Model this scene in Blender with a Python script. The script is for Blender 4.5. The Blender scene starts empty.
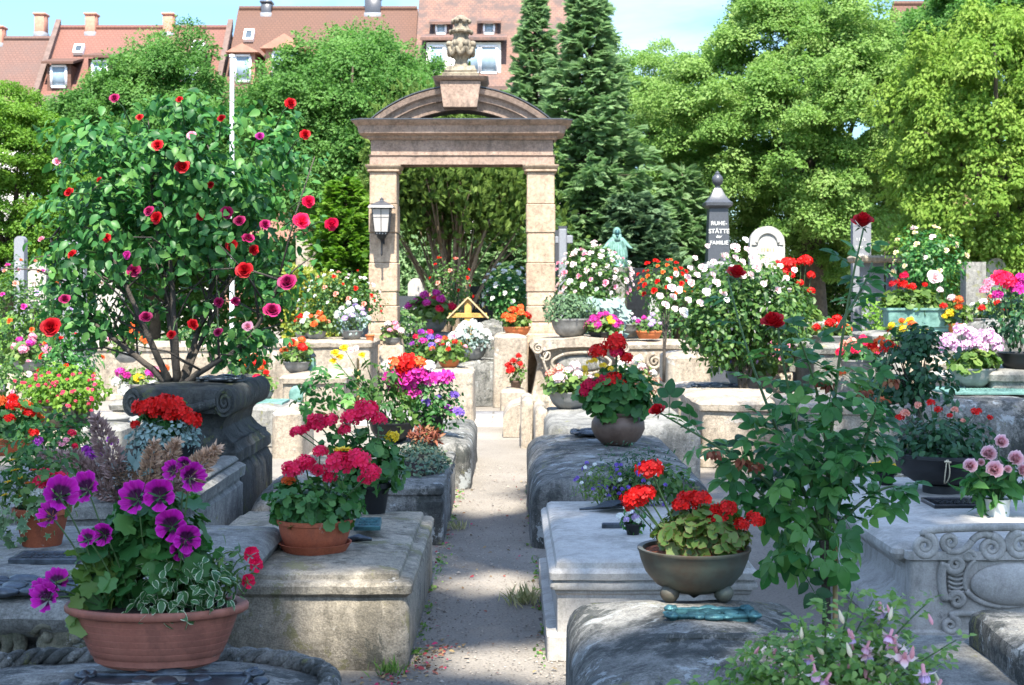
import bpy, math, random
import numpy as np
from mathutils import Vector, Matrix, noise
R = math.radians
PI = math.pi
scene = bpy.context.scene
COL = scene.collection
FPX, HC, HZ = 1450.0, 1.75, 290.0          # focal length in pixels, eye height, horizon row

def W(px, py, Y):
    return Vector(((px-512)*Y/FPX, Y, HC-(py-HZ)*Y/FPX))
def DZ(py, z):                              # distance of a point at height z seen on row py
    return (HC-z)*FPX/(py-HZ)
def XA(px, Y):
    return (px-512)*Y/FPX
def rng(s):
    return np.random.default_rng(s)

# ------------------------------------------------------------------ mesh builder
class MB:
    def __init__(s):
        s.V=[]; s.L=[]; s.S=[]; s.M=[]; s.R=[]; s.T=[]; s.n=0
    def add(s, verts, faces, mat=0, rnd=0.5, t=None):
        v=np.asarray(verts,float).reshape(-1,3); N=len(v)
        s.V.append(v)
        s.L.append(np.array([i for f in faces for i in f],int)+s.n)
        s.S.append(np.array([len(f) for f in faces],int))
        s.M.append(np.full(len(faces),mat,int))
        s.R.append(np.full(N,rnd) if np.isscalar(rnd) else np.asarray(rnd,float))
        s.T.append(np.zeros(N) if t is None else (np.full(N,t) if np.isscalar(t) else np.asarray(t,float)))
        s.n+=N
        return s
    def scatter(s, tm, P, Rm, S, rnd=None, mat=None):
        P=np.asarray(P,float).reshape(-1,3); n=len(P)
        if n==0: return s
        S=np.broadcast_to(np.asarray(S,float),(n,))
        v=np.einsum('nij,kj->nki',Rm,tm['v'])*S[:,None,None]+P[:,None,:]
        k=len(tm['v'])
        s.V.append(v.reshape(-1,3))
        off=(np.arange(n)*k)[:,None]
        s.L.append((tm['l'][None,:]+off).ravel()+s.n)
        s.S.append(np.tile(tm['s'],n))
        s.M.append(np.tile(tm['m'],n) if mat is None else np.full(len(tm['s'])*n,mat,int))
        if rnd is None: rnd=np.full(n,.5)
        s.R.append(np.repeat(rnd,k)); s.T.append(np.tile(tm['t'],n))
        s.n+=n*k
        return s
    def mesh(s, name, mats, smooth=True, sharp=None):
        me=bpy.data.meshes.new(name)
        V=np.concatenate(s.V); L=np.concatenate(s.L); S=np.concatenate(s.S); M=np.concatenate(s.M)
        me.vertices.add(len(V)); me.vertices.foreach_set('co',V.astype(np.float32).ravel())
        me.loops.add(len(L)); me.loops.foreach_set('vertex_index',L.astype(np.int32))
        me.polygons.add(len(S))
        st=np.concatenate([[0],np.cumsum(S)[:-1]]).astype(np.int32)
        me.polygons.foreach_set('loop_start',st)
        me.polygons.foreach_set('material_index',M.astype(np.int32))
        me.polygons.foreach_set('use_smooth',np.full(len(S),smooth))
        for nm,arr in (('rnd',s.R),('t',s.T)):
            a=me.attributes.new(nm,'FLOAT','POINT'); a.data.foreach_set('value',np.concatenate(arr).astype(np.float32))
        if not isinstance(mats,(list,tuple)): mats=[mats]
        for m in mats: me.materials.append(m)
        me.update(calc_edges=True); me.validate()
        if sharp is not None: me.set_sharp_from_angle(angle=R(sharp))
        return me
    def build(s, name, mats, parent=None, loc=None, smooth=True, sharp=None):
        o=bpy.data.objects.new(name,s.mesh(name,mats,smooth,sharp)); COL.objects.link(o)
        if parent is not None: o.parent=parent
        if loc is not None: o.location=loc
        return o
    def warp(s, amp, freq, seed=0):
        for i,v in enumerate(s.V):
            s.V[i]=np.array([tuple(Vector(p)+amp*noise.noise_vector(Vector(p)*freq+Vector((seed,seed*.7,3.1)))) for p in v])
        return s

def tag(o,label,cat,group=None):
    o['label']=label; o['category']=cat
    if group: o['group']=group
    return o
def thing(name,label,cat,loc,rotz=0,group=None):
    o=bpy.data.objects.new(name,None); COL.objects.link(o)
    o.empty_display_size=.1
    o.location=loc; o.rotation_euler=(0,0,rotz)
    return tag(o,label,cat,group)
def struct(name,mb,mats,**k):
    o=mb.build(name,mats,**k); o['kind']='structure'; return o
def part(me,name,parent,loc,rot=(0,0,0),sc=1.0,label=None):
    o=bpy.data.objects.new(name,me); COL.objects.link(o); o.parent=parent
    o.location=loc; o.rotation_euler=rot
    o.scale=(sc,sc,sc) if np.isscalar(sc) else sc
    if label: o['label']=label
    return o

# ------------------------------------------------------------------ templates
def tmpl(parts):
    """parts: list of (verts, faces, t, mat)"""
    v=[];l=[];s=[];t=[];m=[];n=0
    for pv,pf,pt,pm in parts:
        pv=np.asarray(pv,float); v.append(pv)
        l+= [i+n for f in pf for i in f]; s+=[len(f) for f in pf]; m+=[pm]*len(pf)
        t.append(np.broadcast_to(np.asarray(pt,float),(len(pv),))); n+=len(pv)
    return dict(v=np.concatenate(v),l=np.array(l),s=np.array(s),t=np.concatenate(t),m=np.array(m))
def xf(tm,Rm=None,S=1.0,P=(0,0,0)):
    v=tm['v']*S
    if Rm is not None: v=v@np.asarray(Rm).T
    d=dict(tm); d['v']=v+np.asarray(P); return d
def join(tms):
    v=[];l=[];s=[];t=[];m=[];n=0
    for q in tms:
        v.append(q['v']); l.append(q['l']+n); s.append(q['s']); t.append(q['t']); m.append(q['m']); n+=len(q['v'])
    return dict(v=np.concatenate(v),l=np.concatenate(l),s=np.concatenate(s),t=np.concatenate(t),m=np.concatenate(m))
def frames(D,N):
    D=np.asarray(D,float); N=np.asarray(N,float)
    y=D/(np.linalg.norm(D,axis=1,keepdims=True)+1e-9)
    z=N-(N*y).sum(1,keepdims=True)*y
    z=z/(np.linalg.norm(z,axis=1,keepdims=True)+1e-9)
    x=np.cross(y,z)
    return np.stack([x,y,z],axis=2)
def rotm(ax,ang):
    return np.array(Matrix.Rotation(ang,3,ax))
def leaf_t(w=.6,fold=.22,curl=.25,rows=((.3,1.0),(.65,.85))):
    v=[(0,0,0)];t=[0.]
    for y,k in rows:
        h=w*.5*k
        v+=[(-h,y,fold*h-curl*y*y),(0,y,-curl*y*y),(h,y,fold*h-curl*y*y)]; t+=[1,0,1]
    v.append((0,1,-curl)); t.append(.8)
    n=len(rows); f=[(0,2,1),(0,3,2)]
    for i in range(n-1):
        a=1+3*i;b=a+3
        f+=[(a,a+1,b+1,b),(a+1,a+2,b+2,b+1)]
    a=1+3*(n-1); e=len(v)-1
    f+=[(a,a+1,e),(a+1,a+2,e)]
    return tmpl([(v,f,t,0)])
OVATE=leaf_t()
OVATE_F=leaf_t(.62,.3,.3,((.12,.55),(.35,1.0),(.62,.9),(.85,.5)))
NARROW=leaf_t(.3,.2,.35)
def rose_leaf():
    out=[]
    def lf(ang,p,s):
        out.append(xf(OVATE_F,rotm('Z',ang),s,p))
    lf(0,(0,.56,0),.46)
    for sg in (-1,1):
        lf(sg*R(58),(sg*-.02,.53,0),.40); lf(sg*R(66),(sg*-.02,.27,0),.33)
    out.append(tmpl([([(-.012,0,0),(.012,0,0),(.008,.6,0),(-.008,.6,0)],[(0,1,2,3)],0,0)]))
    return join(out)
ROSELEAF=rose_leaf()
def ger_leaf(n=16):
    v=[(0,0,0)];t=[0.]
    for k,(r,z) in enumerate(((.55,.04),(1.0,.1))):
        for i in range(n):
            a=2*PI*i/n - PI/2
            rr=r*(.42 if i==0 else (.9 if i in (1,n-1) else 1))
            if k==1: rr*= 1-.13*(i%2)
            v.append((rr*math.cos(a),rr*math.sin(a),z+(.09*math.cos(7*a)*r if k else .03*math.cos(7*a))))
            t.append(.5 if k==0 else 1.)
    f=[(0,1+i,1+(i+1)%n) for i in range(n)]+[(1+i,1+n+i,1+n+(i+1)%n,1+(i+1)%n) for i in range(n)]
    return tmpl([(v,f,t,0)])
GERLEAF=ger_leaf()
DIAM=tmpl([([(0,0,0),(.34,.45,.1),(0,1,-.05),(-.34,.45,.1)],[(0,1,2),(0,2,3)],[0,1,.5,1],0)])
def cluster(n,seed,w=.5,L=1.):
    g=rng(seed); o=[]
    for i in range(n):
        d=g.normal(size=3); d[2]*=.5; d/=np.linalg.norm(d)
        Rm=frames([d],[g.normal(size=3)*.4+np.array([0,0,1])])[0]
        o.append(xf(DIAM,Rm,L*g.uniform(.35,.6),d*g.uniform(0.1,.5)))
    return join(o)
CLUST=[cluster(7,i) for i in range(3)]
def spray():
    o=[xf(DIAM,np.diag([.45,1,1]),1.0)]
    for i,y in enumerate((.15,.3,.45,.6,.75)):
        for sg in (-1,1):
            o.append(xf(DIAM,rotm('Z',sg*R(42))@np.diag([.5,1,1]),.5*(1.1-y*.6),(0,y,-.04*y)))
    return join(o)
SPRAY=spray()
def ivy():
    v=[(0,0,0),(.45,-.1,.05),(.28,.25,0),(.55,.5,.06),(.2,.55,0),(0,1,-.1),(-.2,.55,0),(-.55,.5,.06),(-.28,.25,0),(-.45,-.1,.05),(0,.4,-.03)]
    f=[(10,i,i+1) for i in range(0,9)]+[(10,9,0)]
    return tmpl([(v,f,[.6,1,.7,1,.7,1,.7,1,.7,1,0],0)])
IVY=ivy()

# ------------------------------------------------------------------ shape helpers
def tube(mb,path,rad,seg=8,mat=0,cap=True,rnd=.5,squash=None):
    P=[Vector(p) for p in path]; n=len(P)
    rad=[rad]*n if np.isscalar(rad) else list(rad)
    V=[];up=Vector((0,0,1)); prev=None
    for i in range(n):
        d=(P[min(i+1,n-1)]-P[max(i-1,0)])
        d=d.normalized() if d.length>1e-9 else Vector((0,0,1))
        if prev is None:
            a=d.orthogonal().normalized()
        else:
            a=(prev-d*prev.dot(d)); a=a.normalized() if a.length>1e-6 else d.orthogonal().normalized()
        prev=a; b=d.cross(a)
        for k in range(seg):
            th=2*PI*k/seg
            V.append(P[i]+(a*math.cos(th)+b*math.sin(th))*rad[i])
    F=[]
    for i in range(n-1):
        for k in range(seg):
            k2=(k+1)%seg
            F.append((i*seg+k,i*seg+k2,(i+1)*seg+k2,(i+1)*seg+k))
    if cap:
        F.append(tuple(range(seg-1,-1,-1))); F.append(tuple((n-1)*seg+k for k in range(seg)))
    mb.add([tuple(v) for v in V],F,mat,rnd)
    return mb
def lathe(mb,prof,seg=40,sx=1,sy=1,c=(0,0,0),mat=0,cap=False,rnd=.5,wob=0,seed=0):
    V=[];n=len(prof)
    for i,(r,z) in enumerate(prof):
        for k in range(seg):
            a=2*PI*k/seg
            w=1+(wob*noise.noise(Vector((math.cos(a)*1.3,math.sin(a)*1.3,z*4+seed))) if wob else 0)
            V.append((c[0]+r*w*sx*math.cos(a),c[1]+r*w*sy*math.sin(a),c[2]+z))
    F=[(i*seg+k,i*seg+(k+1)%seg,(i+1)*seg+(k+1)%seg,(i+1)*seg+k) for i in range(n-1) for k in range(seg)]
    if cap:
        F.append(tuple(range(seg-1,-1,-1))); F.append(tuple((n-1)*seg+k for k in range(seg)))
    mb.add(V,F,mat,rnd); return mb
def box(mb,x0,x1,y0,y1,z0,z1,mat=0,bev=0.0,rnd=.5):
    if bev<=0:
        v=[(x0,y0,z0),(x1,y0,z0),(x1,y1,z0),(x0,y1,z0),(x0,y0,z1),(x1,y0,z1),(x1,y1,z1),(x0,y1,z1)]
        mb.add(v,[(3,2,1,0),(4,5,6,7),(0,1,5,4),(1,2,6,5),(2,3,7,6),(3,0,4,7)],mat,rnd)
    else:
        loft(mb,x0,x1,y0,y1,[(z0,bev),(z0+bev,0),(z1-bev,0),(z1,bev)],bev,1,mat=mat,rnd=rnd,crown=0,nc=1,bottom=True)
    return mb
def rrect(x0,x1,y0,y1,r,ne,nc):
    """points round a rounded rectangle"""
    r=max(1e-4,min(r,(x1-x0)/2-1e-3,(y1-y0)/2-1e-3))
    pts=[]
    cs=[((x1-r,y0+r),-PI/2),((x1-r,y1-r),0),((x0+r,y1-r),PI/2),((x0+r,y0+r),PI)]
    for i,((cx,cy),a0) in enumerate(cs):
        arc=[(cx+r*math.cos(a0+PI/2*k/nc),cy+r*math.sin(a0+PI/2*k/nc)) for k in range(nc+1)]
        pts+=arc
        (c2x,c2y),a2=cs[(i+1)%4]
        nx=(c2x+r*math.cos(a2),c2y+r*math.sin(a2)); p=arc[-1]
        for k in range(1,ne):
            f=k/ne; pts.append((p[0]+(nx[0]-p[0])*f,p[1]+(nx[1]-p[1])*f))
    return pts
def loft(mb,x0,x1,y0,y1,prof,cr=.02,ne=8,mat=0,crown=0.0,nc=3,rnd=.5,bottom=False,rings=6):
    V=[];F=[];m=None
    def ring(i,z,r,zf=None):
        nonlocal m
        pts=rrect(x0+i,x1-i,y0+i,y1-i,r,ne,nc); m=len(pts)
        for p in pts: V.append((p[0],p[1],z))
    for z,i in prof: ring(i,z,max(cr-i*.5,.004))
    k=len(prof)
    zt,it=prof[-1]
    half=min(x1-x0,y1-y0)/2-it
    if crown>0:
        for q in range(1,rings+1):
            f=q/rings*.97
            ring(it+half*f,zt+crown*(1-(1-f)**2),max(cr-it*.5,.004)*(1-f)+.004); k+=1
    for a in range(k-1):
        for j in range(m):
            F.append((a*m+j,a*m+(j+1)%m,(a+1)*m+(j+1)%m,(a+1)*m+j))
    F.append(tuple((k-1)*m+j for j in range(m)))
    if bottom: F.append(tuple(range(m-1,-1,-1)))
    mb.add(V,F,mat,rnd); return mb
def extrude(mb,poly,y0,y1,mat=0,rnd=.5):
    """polygon in (x,z) pushed from y0 to y1"""
    n=len(poly)
    V=[(x,y0,z) for x,z in poly]+[(x,y1,z) for x,z in poly]
    F=[(i,(i+1)%n,n+(i+1)%n,n+i) for i in range(n)]+[tuple(range(n-1,-1,-1)),tuple(range(n,2*n))]
    mb.add(V,F,mat,rnd); return mb
def ball(mb,c,r,seg=12,rg=8,sc=(1,1,1),mat=0,rnd=.5):
    V=[];F=[]
    for i in range(rg+1):
        ph=PI*i/rg
        for k in range(seg):
            a=2*PI*k/seg
            V.append((c[0]+r*sc[0]*math.sin(ph)*math.cos(a),c[1]+r*sc[1]*math.sin(ph)*math.sin(a),c[2]+r*sc[2]*math.cos(ph)))
    for i in range(rg):
        for k in range(seg):
            F.append((i*seg+k,(i+1)*seg+k,(i+1)*seg+(k+1)%seg,i*seg+(k+1)%seg))
    mb.add(V,F,mat,rnd); return mb
def spiral_xz(cx,cz,y,r,turns=2.0,start=0,ccw=1,rmin=.12,n=44):
    return [(cx+ (r*(1-(1-rmin)*k/(n-1)))*math.cos(start+ccw*2*PI*turns*k/(n-1)),y,cz+(r*(1-(1-rmin)*k/(n-1)))*math.sin(start+ccw*2*PI*turns*k/(n-1))) for k in range(n)]
def bez(p0,p1,p2,n=10):
    p0,p1,p2=Vector(p0),Vector(p1),Vector(p2)
    return [p0*(1-t)**2+p1*2*t*(1-t)+p2*t*t for t in [i/(n-1) for i in range(n)]]

# ------------------------------------------------------------------ materials
def newmat(name):
    m=bpy.data.materials.new(name); m.use_nodes=True
    nt=m.node_tree; b=nt.nodes['Principled BSDF']
    return m,nt,b
def nd(nt,t,**k):
    n=nt.nodes.new(t)
    for a,v in k.items(): setattr(n,a,v)
    return n
def ramp(nt,stops,interp='LINEAR'):
    r=nd(nt,'ShaderNodeValToRGB'); e=r.color_ramp.elements; r.color_ramp.interpolation=interp
    while len(e)<len(stops): e.new(.5)
    for i,(p,c) in enumerate(stops):
        e[i].position=p; e[i].color=(*c,1) if len(c)==3 else c
    return r
def leafmat(name,cols,transl=.35,rough=.42,edge=None,spec=.4,tcol=None):
    m,nt,b=newmat(name); lk=nt.links.new
    at=nd(nt,'ShaderNodeAttribute',attribute_name='rnd')
    n=len(cols)
    r=ramp(nt,[(i/(n-1) if n>1 else 0,c) for i,c in enumerate(cols)])
    lk(at.outputs['Fac'],r.inputs[0]); col=r.outputs[0]
    if edge:
        a2=nd(nt,'ShaderNodeAttribute',attribute_name='t')
        r2=ramp(nt,[(edge[1],(0,0,0)),(edge[2],(1,1,1))]); lk(a2.outputs['Fac'],r2.inputs[0])
        mx=nd(nt,'ShaderNodeMixRGB'); lk(r2.outputs[0],mx.inputs[0]); lk(col,mx.inputs[1]); mx.inputs[2].default_value=(*edge[0],1)
        col=mx.outputs[0]
    lk(col,b.inputs['Base Color']); b.inputs['Roughness'].default_value=rough
    b.inputs['Specular IOR Level'].default_value=spec
    if transl>0:
        tr=nd(nt,'ShaderNodeBsdfTranslucent')
        hs=nd(nt,'ShaderNodeHueSaturation'); hs.inputs['Value'].default_value=1.5; hs.inputs['Saturation'].default_value=1.1
        lk(col,hs.inputs['Color']); lk(hs.outputs[0],tr.inputs[0])
        ms=nd(nt,'ShaderNodeMixShader'); ms.inputs[0].default_value=transl
        out=nt.nodes['Material Output']
        lk(b.outputs[0],ms.inputs[1]); lk(tr.outputs[0],ms.inputs[2]); lk(ms.outputs[0],out.inputs[0])
    return m
def petalmat(name,tstops,var=.15,transl=.25,rough=.55):
    """colour along the petal from attribute t; rnd shifts its value"""
    m,nt,b=newmat(name); lk=nt.links.new
    a2=nd(nt,'ShaderNodeAttribute',attribute_name='t'); r=ramp(nt,tstops); lk(a2.outputs['Fac'],r.inputs[0])
    a1=nd(nt,'ShaderNodeAttribute',attribute_name='rnd')
    mr=nd(nt,'ShaderNodeMapRange'); mr.inputs[3].default_value=1-var; mr.inputs[4].default_value=1+var; lk(a1.outputs['Fac'],mr.inputs[0])
    hs=nd(nt,'ShaderNodeHueSaturation'); lk(r.outputs[0],hs.inputs['Color']); lk(mr.outputs[0],hs.inputs['Value'])
    lk(hs.outputs[0],b.inputs['Base Color']); b.inputs['Roughness'].default_value=rough; b.inputs['Specular IOR Level'].default_value=.25
    tr=nd(nt,'ShaderNodeBsdfTranslucent'); lk(hs.outputs[0],tr.inputs[0])
    ms=nd(nt,'ShaderNodeMixShader'); ms.inputs[0].default_value=transl
    lk(b.outputs[0],ms.inputs[1]); lk(tr.outputs[0],ms.inputs[2]); lk(ms.outputs[0],nt.nodes['Material Output'].inputs[0])
    return m
def stone(name,c1,c2,stain,lichen=None,scale=1.6,bump=.5,stain_amt=.5,rough=.85,grain=55,streak=True,speck=.7):
    m,nt,b=newmat(name); lk=nt.links.new
    tc=nd(nt,'ShaderNodeTexCoord')
    n1=nd(nt,'ShaderNodeTexNoise'); n1.inputs['Scale'].default_value=scale; n1.inputs['Detail'].default_value=7; n1.inputs['Roughness'].default_value=.62
    lk(tc.outputs['Object'],n1.inputs['Vector'])
    r1=ramp(nt,[(.32,c1),(.68,c2)]); lk(n1.outputs['Fac'],r1.inputs[0]); col=r1.outputs[0]
    # stains, drawn out downwards
    mp=nd(nt,'ShaderNodeMapping'); mp.inputs['Scale'].default_value=(1,1,.35 if streak else 1); lk(tc.outputs['Object'],mp.inputs[0])
    n2=nd(nt,'ShaderNodeTexNoise'); n2.inputs['Scale'].default_value=scale*2.7; n2.inputs['Detail'].default_value=9; n2.inputs['Roughness'].default_value=.7; n2.inputs['Distortion'].default_value=.15
    lk(mp.outputs[0],n2.inputs['Vector'])
    r2=ramp(nt,[(.50,(0,0,0)),(.60,(1,1,1))]); lk(n2.outputs['Fac'],r2.inputs[0])
    mu=nd(nt,'ShaderNodeMath',operation='MULTIPLY'); mu.inputs[1].default_value=stain_amt; lk(r2.outputs[0],mu.inputs[0])
    mx=nd(nt,'ShaderNodeMixRGB'); lk(mu.outputs[0],mx.inputs[0]); lk(col,mx.inputs[1]); mx.inputs[2].default_value=(*stain,1); col=mx.outputs[0]
    nm=nd(nt,'ShaderNodeTexNoise'); nm.inputs['Scale'].default_value=scale*11; nm.inputs['Detail'].default_value=9; nm.inputs['Roughness'].default_value=.78; lk(tc.outputs['Object'],nm.inputs['Vector'])
    rm=ramp(nt,[(.36,(.5,.5,.49)),(.5,(1,1,1)),(.66,(1.45,1.44,1.4))]); lk(nm.outputs['Fac'],rm.inputs[0])
    mmx=nd(nt,'ShaderNodeMixRGB',blend_type='MULTIPLY'); mmx.inputs[0].default_value=min(1,speck*1.1); lk(col,mmx.inputs[1]); lk(rm.outputs[0],mmx.inputs[2]); col=mmx.outputs[0]
    # grain speckle
    n3=nd(nt,'ShaderNodeTexNoise'); n3.inputs['Scale'].default_value=grain*2.2; n3.inputs['Detail'].default_value=3; lk(tc.outputs['Object'],n3.inputs['Vector'])
    r3=ramp(nt,[(.3,(.55,.55,.55)),(.55,(1,1,1)),(.75,(1.25,1.25,1.25))]); lk(n3.outputs['Fac'],r3.inputs[0])
    m3=nd(nt,'ShaderNodeMixRGB',blend_type='MULTIPLY'); m3.inputs[0].default_value=speck; lk(col,m3.inputs[1]); lk(r3.outputs[0],m3.inputs[2]); col=m3.outputs[0]
    if lichen:
        for k,(lc,sc_,th) in enumerate(lichen):
            vo=nd(nt,'ShaderNodeTexNoise'); vo.inputs['Scale'].default_value=sc_; vo.inputs['Detail'].default_value=8; vo.inputs['Roughness'].default_value=.75; vo.inputs['Distortion'].default_value=.3
            mp2=nd(nt,'ShaderNodeMapping'); mp2.inputs['Location'].default_value=(k*3.7,k*1.3,0); lk(tc.outputs['Object'],mp2.inputs[0]); lk(mp2.outputs[0],vo.inputs['Vector'])
            rr=ramp(nt,[(th-.03,(0,0,0)),(th-.005,(1,1,1))]); lk(vo.outputs['Fac'],rr.inputs[0])
            mk=nd(nt,'ShaderNodeMath',operation='MULTIPLY'); mk.inputs[1].default_value=.75; lk(rr.outputs[0],mk.inputs[0])
            ml=nd(nt,'ShaderNodeMixRGB'); lk(mk.outputs[0],ml.inputs[0]); lk(col,ml.inputs[1]); ml.inputs[2].default_value=(*lc,1); col=ml.outputs[0]
    ar=nd(nt,'ShaderNodeAttribute',attribute_name='rnd'); mr=nd(nt,'ShaderNodeMapRange'); mr.inputs[3].default_value=.74; mr.inputs[4].default_value=1.26; lk(ar.outputs['Fac'],mr.inputs[0])
    mv=nd(nt,'ShaderNodeHueSaturation'); lk(mr.outputs[0],mv.inputs['Value']); lk(col,mv.inputs['Color']); col=mv.outputs[0]
    lk(col,b.inputs['Base Color']); b.inputs['Roughness'].default_value=rough; b.inputs['Specular IOR Level'].default_value=.3
    nb=nd(nt,'ShaderNodeTexNoise'); nb.inputs['Scale'].default_value=grain; nb.inputs['Detail'].default_value=8; nb.inputs['Roughness'].default_value=.7; lk(tc.outputs['Object'],nb.inputs['Vector'])
    ad=nd(nt,'ShaderNodeMath',operation='ADD'); lk(nb.outputs['Fac'],ad.inputs[0]); lk(n2.outputs['Fac'],ad.inputs[1])
    bp=nd(nt,'ShaderNodeBump'); bp.inputs['Strength'].default_value=bump; bp.inputs['Distance'].default_value=.012
    lk(ad.outputs[0],bp.inputs['Height']); lk(bp.outputs[0],b.inputs['Normal'])
    return m
def plain(name,c,rough=.6,metal=0,var=.25,scale=8,bump=.15,c2=None,spec=.4,dist=.004):
    m,nt,b=newmat(name); lk=nt.links.new
    tc=nd(nt,'ShaderNodeTexCoord'); n=nd(nt,'ShaderNodeTexNoise'); n.inputs['Scale'].default_value=scale; n.inputs['Detail'].default_value=7; n.inputs['Roughness'].default_value=.65
    lk(tc.outputs['Object'],n.inputs['Vector'])
    lo=tuple(x*(1-var) for x in c); hi=c2 if c2 else tuple(min(1,x*(1+var)) for x in c)
    r=ramp(nt,[(.3,lo),(.7,hi)]); lk(n.outputs['Fac'],r.inputs[0]); lk(r.outputs[0],b.inputs['Base Color'])
    b.inputs['Roughness'].default_value=rough; b.inputs['Metallic'].default_value=metal; b.inputs['Specular IOR Level'].default_value=spec
    if bump:
        n2=nd(nt,'ShaderNodeTexNoise'); n2.inputs['Scale'].default_value=scale*6; n2.inputs['Detail'].default_value=6; lk(tc.outputs['Object'],n2.inputs['Vector'])
        bp=nd(nt,'ShaderNodeBump'); bp.inputs['Strength'].default_value=bump; bp.inputs['Distance'].default_value=dist
        lk(n2.outputs['Fac'],bp.inputs['Height']); lk(bp.outputs[0],b.inputs['Normal'])
    return m

M={}
M['rose_leaf']=leafmat('rose_leaf',[(.02,.075,.022),(.036,.135,.036),(.062,.19,.045),(.12,.26,.06)],.36,.44,spec=.28)
M['rose_leaf_dark']=leafmat('rose_leaf_dark',[(.015,.05,.022),(.024,.085,.034),(.045,.12,.045)],.26,.36,spec=.3)
M['rose_leaf_light']=leafmat('rose_leaf_light',[(.03,.09,.025),(.06,.14,.03),(.11,.19,.04)],.35,.42)
M['ger_leaf']=leafmat('ger_leaf',[(.022,.09,.022),(.04,.14,.03),(.085,.20,.045)],.28,.5)
M['ger_leaf_light']=leafmat('ger_leaf_light',[(.06,.13,.025),(.1,.18,.035),(.15,.22,.05)],.32,.5)
M['ger_leaf_zonal']=leafmat('ger_leaf_zonal',[(.05,.11,.02),(.09,.17,.03),(.14,.2,.05)],.3,.5,edge=((.16,.09,.04),.86,.99))
M['varieg']=leafmat('variegated_leaf',[(.03,.11,.03),(.06,.15,.05)],.3,.45,edge=((.55,.6,.42),.72,.9))
M['ivy']=leafmat('ivy_leaf',[(.06,.13,.05),(.14,.22,.1)],.25,.45,edge=((.45,.52,.32),.75,1.0))
M['dusty']=leafmat('dusty_leaf',[(.14,.22,.19),(.25,.33,.3)],.15,.8)
M['sedum']=leafmat('sedum_leaf',[(.04,.1,.06),(.09,.15,.09),(.16,.16,.08)],.15,.6)
M['fuchsia_leaf']=leafmat('fuchsia_leaf',[(.06,.15,.03),(.12,.24,.05),(.24,.36,.09)],.4,.45)
M['shrub']=leafmat('shrub_leaf',[(.03,.09,.02),(.06,.14,.03),(.11,.19,.04)],.35,.5)
M['yellowshrub']=leafmat('yellow_shrub_leaf',[(.12,.19,.02),(.22,.26,.03),(.33,.3,.04)],.35,.5)
M['maple']=leafmat('maple_leaf',[(.055,.14,.03),(.095,.21,.048),(.155,.29,.075)],.44,.55,spec=.2)
M['lightgreen']=leafmat('light_tree_leaf',[(.07,.17,.02),(.12,.24,.03),(.19,.32,.05)],.38,.55,spec=.2)
M['linden']=leafmat('linden_leaf',[(.11,.215,.045),(.18,.30,.075),(.27,.38,.125)],.44,.55,spec=.2)
M['cypress']=leafmat('cypress_leaf',[(.13,.24,.04),(.22,.34,.065),(.33,.43,.11)],.44,.6,spec=.15)
M['spruce']=leafmat('spruce_needle',[(.115,.205,.085),(.17,.275,.12),(.235,.34,.17)],.42,.65,spec=.15)
M['yew']=leafmat('yew_needle',[(.05,.10,.02),(.11,.18,.04),(.18,.26,.06)],.32,.6,spec=.15)
M['juniper']=leafmat('juniper_needle',[(.05,.10,.05),(.09,.16,.08),(.15,.23,.12)],.2,.65,spec=.15)
M['weed']=leafmat('grass_blade',[(.22,.24,.09),(.48,.44,.24)],.3,.7)
M['dryleaf']=leafmat('withered_petal',[(.1,.02,.012),(.22,.06,.03),(.2,.1,.04)],.2,.7)
M['stem']=plain('green_stem',(.05,.1,.03),.5,scale=20)
M['bark']=plain('bark',(.09,.07,.05),.9,scale=9,var=.5,bump=.8,dist=.02)
M['rosebark']=plain('rose_bark',(.06,.05,.04),.85,scale=14,var=.5,bump=.8,dist=.01)
M['palebark']=plain('pale_bark',(.2,.15,.1),.9,scale=9,var=.35,bump=.7,dist=.02)
M['cane']=plain('bamboo_cane',(.33,.22,.09),.6,scale=12)
M['soil']=plain('soil',(.03,.02,.014),.95,scale=30,bump=1,dist=.02)
M['granules']=plain('clay_granules',(.33,.085,.03),.9,scale=60,var=.5,bump=1.0,dist=.02)
M['terracotta']=stone('terracotta',(.30,.07,.03),(.38,.105,.05),(.20,.06,.035),[((.45,.33,.27),7.,.66)],scale=5,bump=.15,stain_amt=.5,rough=.7,speck=.25)
M['plasticpot']=stone('brown_red_clay_pot',(.23,.08,.055),(.30,.12,.085),(.15,.06,.045),[((.36,.24,.2),7.,.68)],scale=3.5,bump=.1,stain_amt=.5,rough=.55,speck=.2)
M['orangepot']=plain('orange_clay',(.5,.15,.05),.7,scale=6,var=.2)
M['blackpot']=plain('black_pot',(.014,.015,.017),.45,scale=6,var=.3)
M['bronzepot']=plain('bronze_bowl',(.11,.06,.038),.5,metal=.2,scale=6,var=.4,c2=(.075,.095,.075),bump=.3)
M['brownpot']=plain('brown_glazed_clay',(.11,.06,.04),.5,scale=8,var=.35,c2=(.17,.11,.08),bump=.3)
M['greypot']=plain('grey_stone_pot',(.20,.20,.19),.8,scale=9,var=.35,bump=.5)
M['whitepot']=plain('white_vase',(.6,.62,.6),.4,scale=5,var=.06,bump=0)
M['copper']=plain('verdigris_copper',(.09,.22,.19),.7,metal=.2,scale=9,var=.45,c2=(.19,.35,.30),bump=.4)
M['copperdark']=plain('dark_patina_bronze',(.02,.07,.085),.45,metal=.5,scale=16,var=.5,c2=(.07,.19,.20),bump=.6)
M['bronze']=plain('dark_bronze',(.045,.05,.06),.4,metal=.6,scale=14,var=.5,c2=(.10,.12,.14),bump=.6)
M['blacksl']=plain('black_polished_stone',(.015,.016,.018),.2,scale=20,var=.3,bump=0)
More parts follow.
